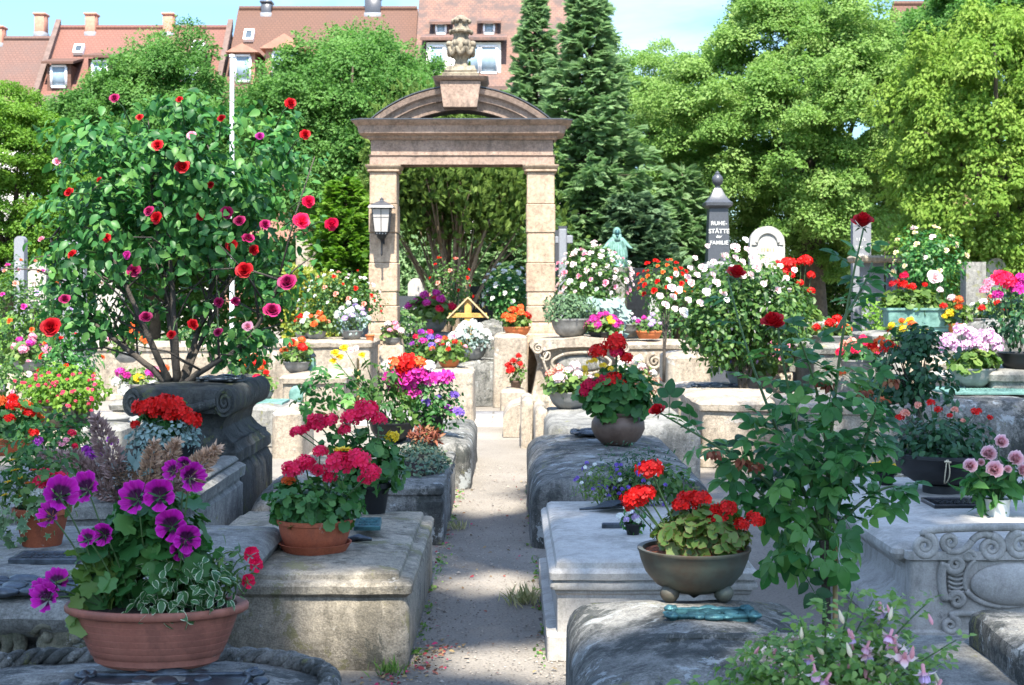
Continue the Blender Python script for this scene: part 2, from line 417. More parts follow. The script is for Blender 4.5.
M['dkgranite']=plain('dark_granite',(.055,.06,.07),.35,scale=80,var=.5,bump=0)
M['ltgranite']=plain('grey_granite',(.19,.20,.22),.6,scale=60,var=.3,bump=.05)
M['whitestone']=plain('white_marble',(.33,.325,.305),.65,scale=4,var=.25,bump=.1)
M['gold']=plain('gilt_letters',(.6,.42,.12),.4,metal=.6,scale=10,var=.1,bump=0)
M['whitepaint']=plain('white_letters',(.58,.58,.56),.6,var=.04,bump=0)
M['darkpaint']=plain('dark_letters',(.12,.06,.03),.7,var=.1,bump=0)
M['glassdark']=plain('dark_roof_glass',(.05,.07,.09),.3,scale=2,var=.2,bump=0,spec=.3)
M['wood']=plain('yellow_pine',(.46,.26,.06),.6,scale=9,var=.25,c2=(.58,.36,.10),bump=.2)
M['palewood']=plain('pale_weathered_wood',(.52,.36,.2),.7,scale=9,var=.25,bump=.2)
M['darkmetal']=plain('dark_iron',(.03,.032,.035),.5,metal=.7,scale=20,var=.3)
M['milk']=plain('frosted_glass',(.36,.34,.32),.25,scale=3,var=.08,bump=0)
M['string']=plain('string',(.5,.43,.3),.9,scale=40)
M['plaster']=plain('white_plaster',(.72,.69,.62),.9,scale=2,var=.08,bump=.1)
M['firewall']=plain('weathered_fire_wall',(.13,.09,.075),.9,scale=4,var=.3)
M['redstone']=plain('red_sandstone',(.33,.17,.12),.85,scale=3,var=.2,bump=.2)
M['chimney']=plain('chimney_brick',(.42,.19,.13),.9,scale=8,var=.25)
M['glass']=plain('window_glass',(.22,.3,.36),.08,scale=2,var=.2,bump=0,spec=.8)
M['whiteframe']=plain('white_frame',(.78,.78,.78),.5,var=.04,bump=0)
M['pole']=plain('pole_white',(.7,.72,.74),.4,var=.05,bump=0)
LW=((.36,.37,.34),7.,.63); LY=((.20,.20,.07),5.,.66); LD=((.05,.055,.05),6.,.6)
M['sand']=stone('beige_sandstone',(.235,.205,.155),(.33,.29,.225),(.10,.088,.065),[((.07,.07,.055),4.,.63),((.16,.15,.07),5.,.60),((.36,.35,.32),6.,.66)],stain_amt=.7,bump=.8)
M['cream']=stone('cream_sandstone',(.27,.225,.17),(.40,.345,.275),(.15,.125,.095),[((.12,.115,.09),5.,.62),((.42,.40,.36),4.,.62)],stain_amt=.6,bump=.7)
M['white']=stone('pale_grey_sandstone',(.36,.335,.30),(.43,.405,.365),(.20,.19,.165),[((.15,.145,.13),4.,.68)],stain_amt=.55,bump=.25,speck=.32)
M['dark']=stone('dark_weathered_stone',(.105,.103,.093),(.235,.228,.205),(.035,.037,.033),[((.34,.36,.35),5.,.60),((.03,.034,.03),4.,.57),((.15,.15,.06),6.,.64)],stain_amt=.85,bump=1.0,speck=.9)
M['black']=stone('blackened_stone',(.03,.032,.03),(.085,.088,.08),(.012,.013,.012),[((.2,.2,.17),6.,.66),((.09,.10,.04),4.,.60)],stain_amt=.8,bump=1.0)
M['grey']=stone('grey_weathered_stone',(.15,.148,.135),(.28,.272,.245),(.05,.052,.047),[((.36,.365,.34),5.,.66),((.17,.17,.06),5.,.63),((.07,.07,.06),4.,.66)],stain_amt=.55,bump=.9)
M['mossy']=stone('mossy_stone',(.11,.105,.08),(.20,.185,.13),(.05,.06,.035),[LW,((.11,.13,.05),4.,.58)],stain_amt=.7,bump=.9)
M['gate']=stone('gate_sandstone',(.33,.24,.165),(.43,.33,.24),(.22,.16,.115),[((.13,.10,.08),4.,.68)],stain_amt=.45,bump=.5,scale=1.6)
M['gatedark']=stone('gate_sandstone_weathered',(.24,.17,.13),(.34,.25,.20),(.12,.095,.078),[((.08,.068,.06),3.,.66)],stain_amt=.5,bump=.5,scale=1.8)
M['urnstone']=stone('urn_sandstone',(.18,.15,.11),(.30,.26,.19),(.07,.065,.05),None,stain_amt=.7,bump=.5,scale=4)
# ------------------------------------------------------------------ petals and flowers
def petal_grid(fn,nu=4,nv=4):
    V=[];T=[];F=[]
    for j in range(nv+1):
        for i in range(nu+1):
            u=-1+2*i/nu; v=j/nv
            p=fn(u,v); V.append(p[:3]); T.append(p[3] if len(p)>3 else v)
    for j in range(nv):
        for i in range(nu):
            a=j*(nu+1)+i; F.append((a,a+1,a+nu+2,a+nu+1))
    return V,F,T
FLORET=tmpl([([(0,0,0)]+[(r_*math.cos(2*PI*k/5+a_),r_*math.sin(2*PI*k/5+a_),z_) for k in range(5) for r_,a_,z_ in ((.45,-.50,.10),(.85,-.52,.22),(1.06,-.2,.24),(1.06,.2,.18),(.85,.52,.12),(.45,.50,.05))],
    [(0,1+6*k,2+6*k,3+6*k,4+6*k,5+6*k,6+6*k) for k in range(5)],[0]+[.4,.8,1,1,.8,.4]*5,0)])
def sphere_dirs(n,g,zmin=-.35):
    i=np.arange(n)+.5; z=1-(1-zmin)*i/n; ph=i*2.39996+g.uniform(0,6)
    r=np.sqrt(np.maximum(0,1-z*z))
    return np.stack([r*np.cos(ph),r*np.sin(ph),z],1)
_mc={}
def head_mesh(mat,var=0,n=26,size=.46,zmin=-.3,squash=.8,name='flower_head'):
    k=('head',mat.name,var,n,size)
    if k not in _mc:
        g=rng(var*31+n); mb=MB(); d=sphere_dirs(n,g,zmin)+g.normal(size=(n,3))*.12
        P=d*np.array([1,1,squash])*(.78+g.uniform(-.12,.12,(n,1)))
        mb.scatter(FLORET,P,frames(np.cross(d,g.normal(size=(n,3))),d+g.normal(size=(n,3))*.25),g.uniform(.8,1.15,n)*size,g.uniform(0,1,n),0)
        for i in range(0,n,2): tube(mb,[(0,0,-.45),tuple(P[i]*.95)],.025,4,1,False)
        _mc[k]=mb.mesh(name,[mat,M['stem']])
    return _mc[k]
def rose_mesh(mat,var=0,n=15,open_=1.0,ruff=0.0,nu=4,nv=4,name='rose_bloom'):
    k=('rose',mat.name,var,n,open_,ruff)
    if k not in _mc:
        g=rng(var*17+n); mb=MB()
        for q in range(n):
            f=(q+.5)/n; a=q*2.39996+g.uniform(-.2,.2); ro=g.uniform(0,6)
            def fn(u,v,f=f,a=a,ro=ro):
                r=(.10+.50*f*open_)*math.sin(v*PI/2)**.6+.30*f*open_*v**3
                ang=a+u*(1.15-.45*f)*(.35+.65*math.sin(min(1,v*1.2)*PI/2))
                r*=1-.10*u*u
                z=(.95-.42*f*open_)*v-.10*v*u*u-.18*f*v**4
                w=ruff*v*math.sin(5*u+ro)
                return (r*math.cos(ang)+w*.5,r*math.sin(ang)+w*.5,z+w,v*.7+.3*f)
            V,F,T=petal_grid(fn,nu,nv); mb.add(V,F,0,g.uniform(0,1),T)
        # sepals
        for q in range(5):
            a=2*PI*q/5
            mb.add([(0,0,-.1),(.25*math.cos(a-.35),.25*math.sin(a-.35),.02),(.6*math.cos(a),.6*math.sin(a),-.12),(.25*math.cos(a+.35),.25*math.sin(a+.35),.02)],[(0,1,2,3)],1)
        _mc[k]=mb.mesh(name,[mat,M['stem']])
    return _mc[k]
def pelarg_mesh(mat,var=0):
    k=('pel',mat.name,var)
    if k not in _mc:
        g=rng(var+90); mb=MB()
        for q,a in enumerate((R(62),R(118),R(190),R(270),R(350))):
            ph=g.uniform(0,6); upper=q<2
            def fn(u,v,a=a,ph=ph,upper=upper):
                ang=a+u*(.72 if upper else .6)*(.45+.55*v); r=(1.05 if upper else .92)*v*(1-.14*u*u)
                return (r*math.cos(ang),r*math.sin(ang),.52*v**1.6-.05+.15*v*v*math.sin(8*u+ph)+.06*v**3*math.sin(19*u+ph)+(.06 if upper else 0)+.012*q,v if upper else min(1,v*.85+.2))
            V,F,T=petal_grid(fn,12,6); mb.add(V,F,0,g.uniform(.2,1),T)
        for q in range(5):
            tube(mb,[(0,0,0),(g.uniform(-.1,.1),g.uniform(-.1,.1),.35)],.02,4,1)
        _mc[k]=mb.mesh('flower',[mat,M['stem']])
    return _mc[k]
def daisy_mesh(mat,cmat,var=0,n=18):
    k=('daisy',mat.name,var)
    if k not in _mc:
        g=rng(var); mb=MB()
        for row in range(2):
            for q in range(n):
                a=2*PI*(q+.5*row)/n+g.uniform(-.05,.05); zt=g.uniform(-.05,.18)+.1*row; L=(1.0-.25*row)
                c,s=math.cos(a),math.sin(a)
                pts=[(.15,0,0),(.6,-.12,.1),(.6,.12,.1),(1,0,zt)]
                mb.add([(x*L*c-y*s,x*L*s+y*c,z+.04*row) for x,y,z in pts],[(0,1,3),(0,3,2)],0,g.uniform(0,1),[0,.5,.5,1])
        ball(mb,(0,0,.06),.26,10,6,(1,1,.5),1)
        _mc[k]=mb.mesh('flower',[mat,cmat])
    return _mc[k]
def fuchsia_mesh(m1,m2,var=0,bud=False):
    k=('fu',m1.name,var,bud)
    if k not in _mc:
        g=rng(var+5); mb=MB()
        if bud:
            lathe(mb,[(.02,0),(.07,-.12),(.13,-.4),(.17,-.62),(.12,-.85),(.01,-1.0)],10,mat=0)
        else:
            lathe(mb,[(.03,0),(.08,-.06),(.075,-.3),(.1,-.4)],8,mat=0)
            for q in range(4):
                a=2*PI*q/4+.4
                def fn(u,v,a=a):
                    r=.08+.52*v; w=.17*math.sin(min(1,v*1.1+.12)*PI)**.8*u
                    return (r*math.cos(a)-w*math.sin(a),r*math.sin(a)+w*math.cos(a),-.38-.28*v+.35*v*v,v)
                V,F,T=petal_grid(fn,2,4); mb.add(V,F,0,g.uniform(0,1),T)
            for q in range(6):
                a=2*PI*q/6
                def fn(u,v,a=a):
                    r=.08+.16*math.sin(v*PI*.62); an=a+u*.75
                    return (r*math.cos(an),r*math.sin(an),-.4-.36*v+.05*u*u,v)
                V,F,T=petal_grid(fn,2,3); mb.add(V,F,1,g.uniform(0,1),T)
            for q in range(4):
                tube(mb,[(0,0,-.5),(g.uniform(-.08,.08),g.uniform(-.08,.08),-1.05)],.01,4,0)
        _mc[k]=mb.mesh('fuchsia_bud' if bud else 'fuchsia_flower',[m1,m2])
    return _mc[k]
def plume_mesh(mat,var=0,n=420):
    k=('plume',mat.name,var)
    if k not in _mc:
        g=rng(var+70); mb=MB()
        z=g.uniform(0.08,1,n); a=g.uniform(0,2*PI,n); rr=.17*np.sin(np.clip(z*1.08,0,1)**.75*PI)**.7+.015
        d=np.stack([np.cos(a),np.sin(a),g.uniform(.4,1.2,n)],1)
        P=np.stack([rr*np.cos(a)*.6,rr*np.sin(a)*.6,z*.95],1)
        mb.scatter(xf(DIAM,np.diag([.55,1,1])),P,frames(d,g.normal(size=(n,3))),g.uniform(.08,.15,n),g.uniform(0,1,n))
        tube(mb,[(0,0,-.3),(0,0,.9)],.012,5,0)
        _mc[k]=mb.mesh('plume',[mat])
    return _mc[k]

PM={}
PM['red']=petalmat('scarlet_petal',[(0,(.5,.004,.002)),(1,(.66,.008,.006))],.25)
PM['crimson']=petalmat('crimson_petal',[(0,(.5,.003,.03)),(1,(.68,.008,.07))],.22,.35)
PM['darkred']=petalmat('dark_red_rose_petal',[(0,(.2,.002,.004)),(.6,(.42,.004,.01)),(1,(.56,.010,.018))],.25)
PM['cerise']=petalmat('cerise_petal',[(0,(.74,.008,.05)),(1,(.86,.025,.12))],.2,.35)
PM['magenta']=petalmat('magenta_petal',[(0,(.45,.01,.2)),(1,(.6,.04,.33))],.2)
PM['maroonpink']=petalmat('wine_rose_petal',[(0,(.12,.003,.02)),(.6,(.26,.006,.06)),(1,(.42,.02,.13))],.3)
PM['violet']=petalmat('purple_petal_dark_eye',[(0,(.2,.02,.14)),(.12,(.03,.002,.02)),(.54,(.05,.002,.04)),(.68,(.36,.004,.24)),(.93,(.48,.010,.33)),(1,(.55,.04,.40))],.2)
PM['purple']=petalmat('purple_petal',[(0,(.16,.01,.2)),(1,(.3,.03,.36))],.25)
PM['blue']=petalmat('blue_violet_petal',[(0,(.12,.06,.4)),(1,(.22,.12,.5))],.3)
PM['lilac']=petalmat('lilac_petal',[(0,(.5,.35,.6)),(1,(.6,.45,.7))],.2)
PM['pink']=petalmat('pink_petal',[(0,(.72,.16,.28)),(1,(.76,.36,.46))],.15)
PM['palepink']=petalmat('pale_pink_petal',[(0,(.74,.42,.44)),(1,(.80,.69,.68))],.10)
PM['peony']=petalmat('peony_petal',[(0,(.85,.28,.36)),(.5,(.90,.50,.54)),(1,(.90,.66,.68))],.10,.4)
PM['mauvepink']=petalmat('mauve_pink_petal',[(0,(.55,.1,.35)),(.4,(.74,.42,.60)),(1,(.78,.55,.70))],.15)
PM['white']=petalmat('white_petal',[(0,(.72,.74,.62)),(1,(.80,.80,.78))],.06)
PM['cream']=petalmat('cream_yellow_petal',[(0,(.75,.55,.22)),(1,(.80,.70,.48))],.12)
PM['salmon']=petalmat('salmon_petal',[(0,(.75,.2,.12)),(1,(.78,.36,.28))],.15)
PM['orange']=petalmat('orange_red_petal',[(0,(.65,.07,.01)),(1,(.74,.14,.03))],.18)
PM['yellow']=petalmat('yellow_petal',[(0,(.74,.42,.01)),(1,(.80,.60,.03))],.12)
PM['eye']=petalmat('orange_disc',[(0,(.55,.25,.01)),(1,(.6,.3,.02))],.2)
PM['fuwhite']=petalmat('fuchsia_sepal',[(0,(.74,.35,.40)),(.5,(.8,.62,.62)),(1,(.74,.66,.52))],.1)
PM['fubud']=petalmat('fuchsia_bud_skin',[(0,(.7,.62,.45)),(1,(.74,.66,.5))],.12)
PM['fured']=petalmat('red_fuchsia_petal',[(0,(.6,.03,.08)),(1,(.7,.06,.14))],.15)
PM['plume_tan']=petalmat('dried_plume_tan',[(0,(.42,.25,.15)),(1,(.62,.42,.29))],.3,.15)
PM['plume_mauve']=petalmat('dried_plume_mauve',[(0,(.27,.17,.14)),(1,(.44,.29,.26))],.3,.15)

def blob(mb,tm,n,c,rad,size,g,shell=.45,out=1.0,up=.7,droop=.35,mat=0,jit=.5,zcut=None,lump=0,lfreq=3.,rnd=None,thin=0):
    """leaves spread through an ellipsoid, most of them near its surface"""
    c=np.asarray(c,float); rad=np.broadcast_to(np.asarray(rad,float),(3,))
    d=g.normal(size=(n,3)); d/=np.linalg.norm(d,axis=1,keepdims=True)
    r=(shell+(1-shell)*g.uniform(0,1,n)**.7)
    if lump: 
        off=Vector(tuple(g.uniform(0,50,3)))
        r*=np.array([1+lump*noise.noise(Vector(q)*lfreq*.5+off) for q in d])
    P=c+d*rad*r[:,None]
    keep=np.ones(n,bool)
    if zcut is not None: keep&=P[:,2]>zcut
    if thin:
        off=Vector(tuple(g.uniform(0,50,3)))
        nn=np.array([noise.noise(Vector(q)*lfreq+off) for q in P]); keep&=nn>thin
    P=P[keep];d=d[keep];k=len(P)
    N=d*out+np.array([0,0,up])+g.normal(size=(k,3))*jit
    D=np.cross(N,g.normal(size=(k,3)))+d*.5; D[:,2]-=droop*np.linalg.norm(D,axis=1)
    mb.scatter(tm,P,frames(D,N),size*g.uniform(.6,1.25,k),g.uniform(0,1,k) if rnd is None else rnd,mat)
    return P

POTS={ # outer profile from the foot to the rim, in units of rim radius
 'bowl':[(.45,0),(.55,.02),(.78,.22),(.93,.48),(1.0,.74),(1.04,.78),(1.04,.84),(.98,.85)],
 'round':[(.55,0),(.6,.02),(.85,.25),(1.0,.55),(.98,.8),(.86,1.0),(.90,1.05),(.94,1.12),(.90,1.15)],
 'pot':[(.66,0),(.69,.02),(.93,1.15),(.95,1.17),(1.05,1.18),(1.06,1.4),(1.0,1.42)],
 'pan':[(.78,0),(.80,.02),(.90,.35),(.96,.68),(1.0,.70),(1.01,.82),(.96,.83)],
 'low':[(.7,0),(.78,.03),(.95,.35),(1.0,.52),(1.05,.54),(1.05,.62),(.98,.63)],
}
def pot_mb(kind,r,mat=0,sx=1,sy=1,zsc=1.0,seg=40,c=(0,0,0),wob=0):
    pr=POTS[kind] if isinstance(kind,str) else kind
    P=[(a*r,b*r*zsc) for a,b in pr]
    ri=P[-1][0]; zt=P[-1][1]
    P2=P+[(ri-.06*r,zt-.02*r),(ri-.10*r,zt*.80),(.02*r,zt*.78)]
    mb=MB(); lathe(mb,[(.01*r,.0)]+P2,seg,sx,sy,c,mat,wob=wob); return mb,zt
class Plant:
    def __init__(s,name,label,cat,loc,seed,rotz=0,group=None):
        s.o=thing(name,label,cat,loc,rotz,group); s.g=rng(seed); s.zt=0; s.fol=None; s.stm=MB(); s.nst=0; s.loc=Vector(loc)
    def L(s,p): return Vector(p)-s.loc
    def pot(s,kind,r,mat,sx=1,sy=1,zsc=1.0,soil="soil",wob=0,z0=0,name="pot",seg=40):
        mb,zt=pot_mb(kind,r,0,sx,sy,zsc,seg,c=(0,0,z0),wob=wob); mb.build(name,M[mat],s.o,sharp=50); s.zt=zt+z0; s.r=r
        if soil:
            m2=MB(); lathe(m2,[(.001,zt*.94),(r*.5,zt*.93),(r*.90,zt*.90)],28,sx,sy,(0,0,z0)); m2.warp(.008,40).build('soil',M[soil],s.o)
        return s
    def saucer(s,r,mat,h=.03):
        mb=MB(); lathe(mb,[(.01,0),(r*.85,0),(r,.9*h),(r*1.02,h),(r*.97,h),(r*.84,.25*h),(.01,.25*h)],40); mb.build('saucer',M[mat],s.o,sharp=40); return s
    def leaves(s,tm,n,c,rad,size,mat,name='foliage',**k):
        mb=MB(); blob(mb,tm,n,c,rad,size,s.g,**k); mb.build(name,M[mat] if isinstance(mat,str) else mat,s.o); return s
    def heads(s,lst,name='flower_head',stem=True,base=None,lean=.5):
        """lst of (local position, radius, mesh)"""
        for p,r,me in lst:
            p=Vector(p)
            b=Vector((p.x*.35,p.y*.35,max(s.zt*.8,min(p.z*.5,s.zt+.05)))) if base is None else Vector(base)
            if stem:
                mid=(b+p)/2+Vector((s.g.uniform(-.02,.02),s.g.uniform(-.02,.02),.02)); tube(s.stm,bez(b,mid,p,6),min(.0045,r*.09),5); s.nst+=1
            dr=Vector((p.x*lean,p.y*lean-.3*abs(r),abs(p.z)+.05)).normalized()
            q=dr.to_track_quat('Z','Y').to_euler()
            o=part(me,name,s.o,p,q,r*s.g.uniform(.9,1.08)); o.rotation_euler.rotate_axis('Z',s.g.uniform(0,6))
        return s
    def done(s):
        if s.nst: s.stm.build('flower_stem',M['stem'],s.o)
        return s.o
def ger_heads(cols,n,R_,h0,h1,r,g,front=.3,n_fl=26,size=.46):
    out=[]
    for i in range(n):
        a=2*PI*(i*.618+g.uniform(-.06,.06)); q=math.sqrt((i+.5)/n)*R_
        p=(q*math.cos(a),q*math.sin(a)-front*R_*.3,h1-(h1-h0)*(q/R_)**1.5+g.uniform(-.02,.02))
        m=PM[cols[i%len(cols)]]
        out.append((p,r*g.uniform(.8,1.15),head_mesh(m,i%3,n_fl,size)))
    return out
def pot_flowers(name,label,cat,loc,seed,kind,r,potmat,cols,n_heads,fr,fh,head_r,leafmat_='ger_leaf',tm=None,lsize=None,nleaf=None,sx=1,sy=1,zsc=1.0,group='potted flowers on the tombs',soil='soil',saucer=None,n_fl=26,wob=0,overhang=0):
    P=Plant(name,label,cat,loc,seed,group=group)
    if saucer: P.saucer(saucer[0],saucer[1]); 
    P.pot(kind,r,potmat,sx,sy,zsc,soil,z0=.02 if saucer else 0,wob=wob)
    tm=GERLEAF if tm is None else tm; ls=lsize or fr*.15
    n=nleaf or 260
    P.leaves(tm,n,(0,0,P.zt+fh*.28-overhang),(fr*sx**.5,fr*sy**.5,fh*.62),ls,leafmat_,zcut=P.zt*.75-overhang,lump=.3,shell=.35,thin=-.45,lfreq=6/fr*.15)
    P.heads(ger_heads(cols,n_heads,fr*.92,P.zt+fh*.35,P.zt+fh*1.05,head_r,P.g,n_fl=n_fl))
    return P.done()
def std_rose(name,label,cat,loc,seed,h,crown,leafmat_,nleaf,lsize,cols,nbloom,br,stem_r=.012,tm=None,group='rose bushes among the tombs',bloom_n=9,pot=None,thin=-.25,lump=.35,low=.35):
    """rose bush: stem(s), foliage and single blooms; h = height of crown centre above base"""
    P=Plant(name,label,cat,loc,seed,group=group); g=P.g
    if pot: P.pot(*pot)
    rx,ry,rz=crown
    st=MB(); 
    for k in range(5):
        a=g.uniform(0,2*PI); tip=(rx*.6*math.cos(a),ry*.6*math.sin(a),h+rz*g.uniform(0,.6))
        tube(st,bez((g.uniform(-.03,.03),g.uniform(-.03,.03),P.zt*.8),(tip[0]*.1,tip[1]*.1,h*.7),tip,8),list(np.linspace(stem_r,stem_r*.4,8)),6)
    st.build('stem',M['rosebark'],P.o)
    P.leaves(tm or OVATE,nleaf,(0,0,h),crown,lsize,leafmat_,lump=lump,shell=low,thin=thin,lfreq=2.2/max(rx,.2))
    d=sphere_dirs(nbloom*2,g,-.7); d=d[d[:,1]<.35][:nbloom]
    for i,q in enumerate(d):
        p=Vector((q[0]*rx,q[1]*ry,h+q[2]*rz))*1.0
        p=Vector((p.x*g.uniform(.85,1.1),p.y*g.uniform(.85,1.08),h+(p.z-h)*g.uniform(.85,1.1)))
        me=rose_mesh(PM[cols[i%len(cols)]],i%3,bloom_n,1.15,nu=2,nv=3)
        qq=Vector((q[0]+g.normal()*.3,q[1]-.5,q[2]+.5)).normalized().to_track_quat('Z','Y').to_euler()
        part(me,'rose_bloom',P.o,p,qq,br*g.uniform(.5,1.0))
    return P.done()

# ------------------------------------------------------------------ stone pieces
EPI=[0]
def epitaph(label,loc,w,d,mat='bronze',rotz=0,seed=0,tilt=(0,0),group='bronze epitaph plates on the tombs',name='bronze_epitaph'):
    """a cast grave plate: panel with a raised frame, scrolls and bosses"""
    o=thing(name,label,'grave plate',loc,rotz,group); g=rng(seed+400)
    if tilt!=(0,0): o.rotation_euler=(tilt[0],tilt[1],rotz)
    mb=MB(); loft(mb,-w/2*.8,w/2*.8,-d/2*.7,d/2*.7,[(0,0),(.014,0),(.018,.006),(.014,.02)],.015,6); mb.build('panel',M[mat],o,sharp=50)
    fr=MB(); zz=.018
    tube(fr,[(-w*.4,-d*.34,zz),(w*.4,-d*.34,zz)],.008,6); tube(fr,[(-w*.4,d*.34,zz),(w*.4,d*.34,zz)],.008,6)
    for sg in (-1,1):
        tube(fr,[(sg*w*.4,-d*.34,zz),(sg*w*.4,d*.34,zz)],.008,6)
        for sy in (-1,1):
            sp=spiral_xz(sg*w*.43,sy*d*.33,0,min(w,d)*.14,1.6,PI/2,sg*sy,n=22); tube(fr,[(x,z,zz+.003) for x,y,z in sp],list(np.linspace(.010,.006,22)),6)
            ball(fr,(sg*w*.43,sy*d*.33,zz),.018,8,6)
        ball(fr,(sg*w*.47,0,zz),min(w,d)*.11,9,6,(1,1.3,.4))
    for sy in (-1,1):
        ball(fr,(0,sy*d*.42,zz),min(w,d)*.15,10,6,(1.5,.8,.45)); 
        for q in (-1,1): ball(fr,(q*w*.15,sy*d*.40,zz),min(w,d)*.09,8,6,(1.3,.8,.5))
    fr.warp(.004,40,seed).build('scroll_frame',M[mat],o)
    rl=MB(); 
    for i in range(5):
        ball(rl,(g.uniform(-w*.25,w*.25),g.uniform(-d*.2,d*.2),.017),g.uniform(.015,.035),8,6,(1,1,.35))
    ball(rl,(0,0,.017),min(w,d)*.17,10,6,(1,1.2,.3)); rl.warp(.005,30,seed).build('relief',M[mat],o)
    return o
def plate(label,loc,w,d,mat='bronze',rotz=0,h=.02,cat='grave plate',name='grave_plate',group='bronze epitaph plates on the tombs'):
    o=thing(name,label,cat,loc,rotz,group); mb=MB(); loft(mb,-w/2,w/2,-d/2,d/2,[(0,0),(h,0),(h+.004,.004),(h+.004,.02),(h,.024)],.008,6); mb.build('panel',M[mat],o,sharp=40)
    for i in range(4):
        m2=MB(); y=d*.28-i*d*.18; n=max(3,int(w/.03)); x=-w*.36
        while x<w*.34:
            L=min(random.Random(int(x*999)+i).uniform(.012,.04),w*.35-x+.004); box(m2,x,x+L,y,y+d*.07,h,h+.0035); x+=L+.012
        m2.build('raised_letters',M[mat],o)
    return o
def tomb(label,x0,x1,y0,y1,prof,mat,cr=.03,crown=.02,ne=10,warp=.006,wf=7,nc=4,seed=0,name='tomb',bodyname='stone_block',group='tombs along the path',dens=None):
    cx=(x0+x1)/2; o=thing(name,label,'tomb',(cx,y0,0),0,group)
    mb=MB(); loft(mb,x0-cx,x1-cx,0,y1-y0,prof,cr,ne,crown=crown,nc=nc,rings=8)
    if warp: mb.warp(warp,wf,seed)
    mb.build(bodyname,M[mat] if isinstance(mat,str) else mat,o,sharp=38)
    return o
def rel(o,p): return Vector(p)-o.location
def barrel_prof(z,r,base=0.,n=6,plinth=None):
    p=[(0,base)] if plinth is None else [(0,base-plinth[1]),(plinth[0]-.01,base-plinth[1]),(plinth[0],base)]
    m=z-r
    p+=[(m*.35,base),(m*.7,base)]
    for k in range(n+1):
        a=PI/2*k/n; p.append((m+r*math.sin(a),base+r*(1-math.cos(a))*.9))
    return p
# ------------------------------------------------------------------ camera, light, sky
cam=bpy.data.cameras.new('camera'); co=bpy.data.objects.new('camera',cam); COL.objects.link(co)
co.location=(0,0,HC); co.rotation_euler=(R(90),0,0)
cam.sensor_width=36; cam.lens=36*FPX/1024; cam.shift_y=-(342.5-HZ)/1024
cam.clip_start=.05; cam.clip_end=2000
cam.dof.use_dof=True; cam.dof.focus_distance=6.6; cam.dof.aperture_fstop=9.0
scene.camera=co
SUN_EL,SUN_AZ=57.0,-3.0      # height; light runs forwards (+Y) turned by AZ to the right
w=bpy.data.worlds.new('World'); scene.world=w; w.use_nodes=True
nt=w.node_tree; lk=nt.links.new
sk=nd(nt,'ShaderNodeTexSky',sky_type='NISHITA'); sk.sun_disc=False
sk.sun_elevation=R(SUN_EL); sk.sun_rotation=R(180+SUN_AZ); sk.air_density=1.0; sk.dust_density=.6; sk.ozone_density=1.0
tc=nd(nt,'ShaderNodeTexCoord'); mp=nd(nt,'ShaderNodeMapping'); mp.inputs['Scale'].default_value=(1,1,2.6)
lk(tc.outputs['Generated'],mp.inputs[0])
cn=nd(nt,'ShaderNodeTexNoise'); cn.inputs['Scale'].default_value=3.1; cn.inputs['Detail'].default_value=9; cn.inputs['Roughness'].default_value=.58; cn.inputs['Distortion'].default_value=.4
lk(mp.outputs[0],cn.inputs['Vector'])
cr_=ramp(nt,[(.56,(0,0,0)),(.80,(.7,.7,.7))]); lk(cn.outputs['Fac'],cr_.inputs[0])
mx=nd(nt,'ShaderNodeMixRGB'); sx=nd(nt,'ShaderNodeSeparateXYZ'); lk(tc.outputs['Generated'],sx.inputs[0])
el=nd(nt,'ShaderNodeMapRange'); el.inputs[1].default_value=.22; el.inputs[2].default_value=.6; el.inputs[3].default_value=1; el.inputs[4].default_value=.12; lk(sx.outputs['Z'],el.inputs[0])
cm=nd(nt,'ShaderNodeMath',operation='MULTIPLY'); lk(cr_.outputs[0],cm.inputs[0]); lk(el.outputs[0],cm.inputs[1])
lk(cm.outputs[0],mx.inputs[0]); hz=nd(nt,'ShaderNodeMapRange'); hz.inputs[1].default_value=.0; hz.inputs[2].default_value=.34; lk(sx.outputs['Z'],hz.inputs[0])
hr=ramp(nt,[(0,(.24,.335,.38)),(.55,(.36,.43,.48)),(1,(1,1,1))]); lk(hz.outputs[0],hr.inputs[0])
hm=nd(nt,'ShaderNodeMixRGB',blend_type='MULTIPLY'); hm.inputs[0].default_value=1; lk(sk.outputs[0],hm.inputs[1]); lk(hr.outputs[0],hm.inputs[2]); lk(hm.outputs[0],mx.inputs[1]); mx.inputs[2].default_value=(3.0,3.15,3.2,1)
bg=nt.nodes['Background']; lk(mx.outputs[0],bg.inputs['Color']); bg.inputs['Strength'].default_value=.15
sl=bpy.data.lights.new('sun','SUN'); sl.energy=4.0; sl.angle=R(.53); sl.color=(1,.94,.84)
so=bpy.data.objects.new('sun',sl); COL.objects.link(so)
d=Vector((math.sin(R(SUN_AZ))*math.cos(R(SUN_EL)),math.cos(R(SUN_AZ))*math.cos(R(SUN_EL)),-math.sin(R(SUN_EL))))
so.rotation_euler=d.to_track_quat('-Z','Y').to_euler(); so.location=(0,-10,30)
vs=scene.view_settings; vs.view_transform='Standard'; vs.look='None'; vs.gamma=1; vs.exposure=1.95
vs.use_curve_mapping=False
scene.cycles.max_bounces=6; scene.cycles.transparent_max_bounces=6
try: scene.cycles.use_denoising=True
except Exception: pass

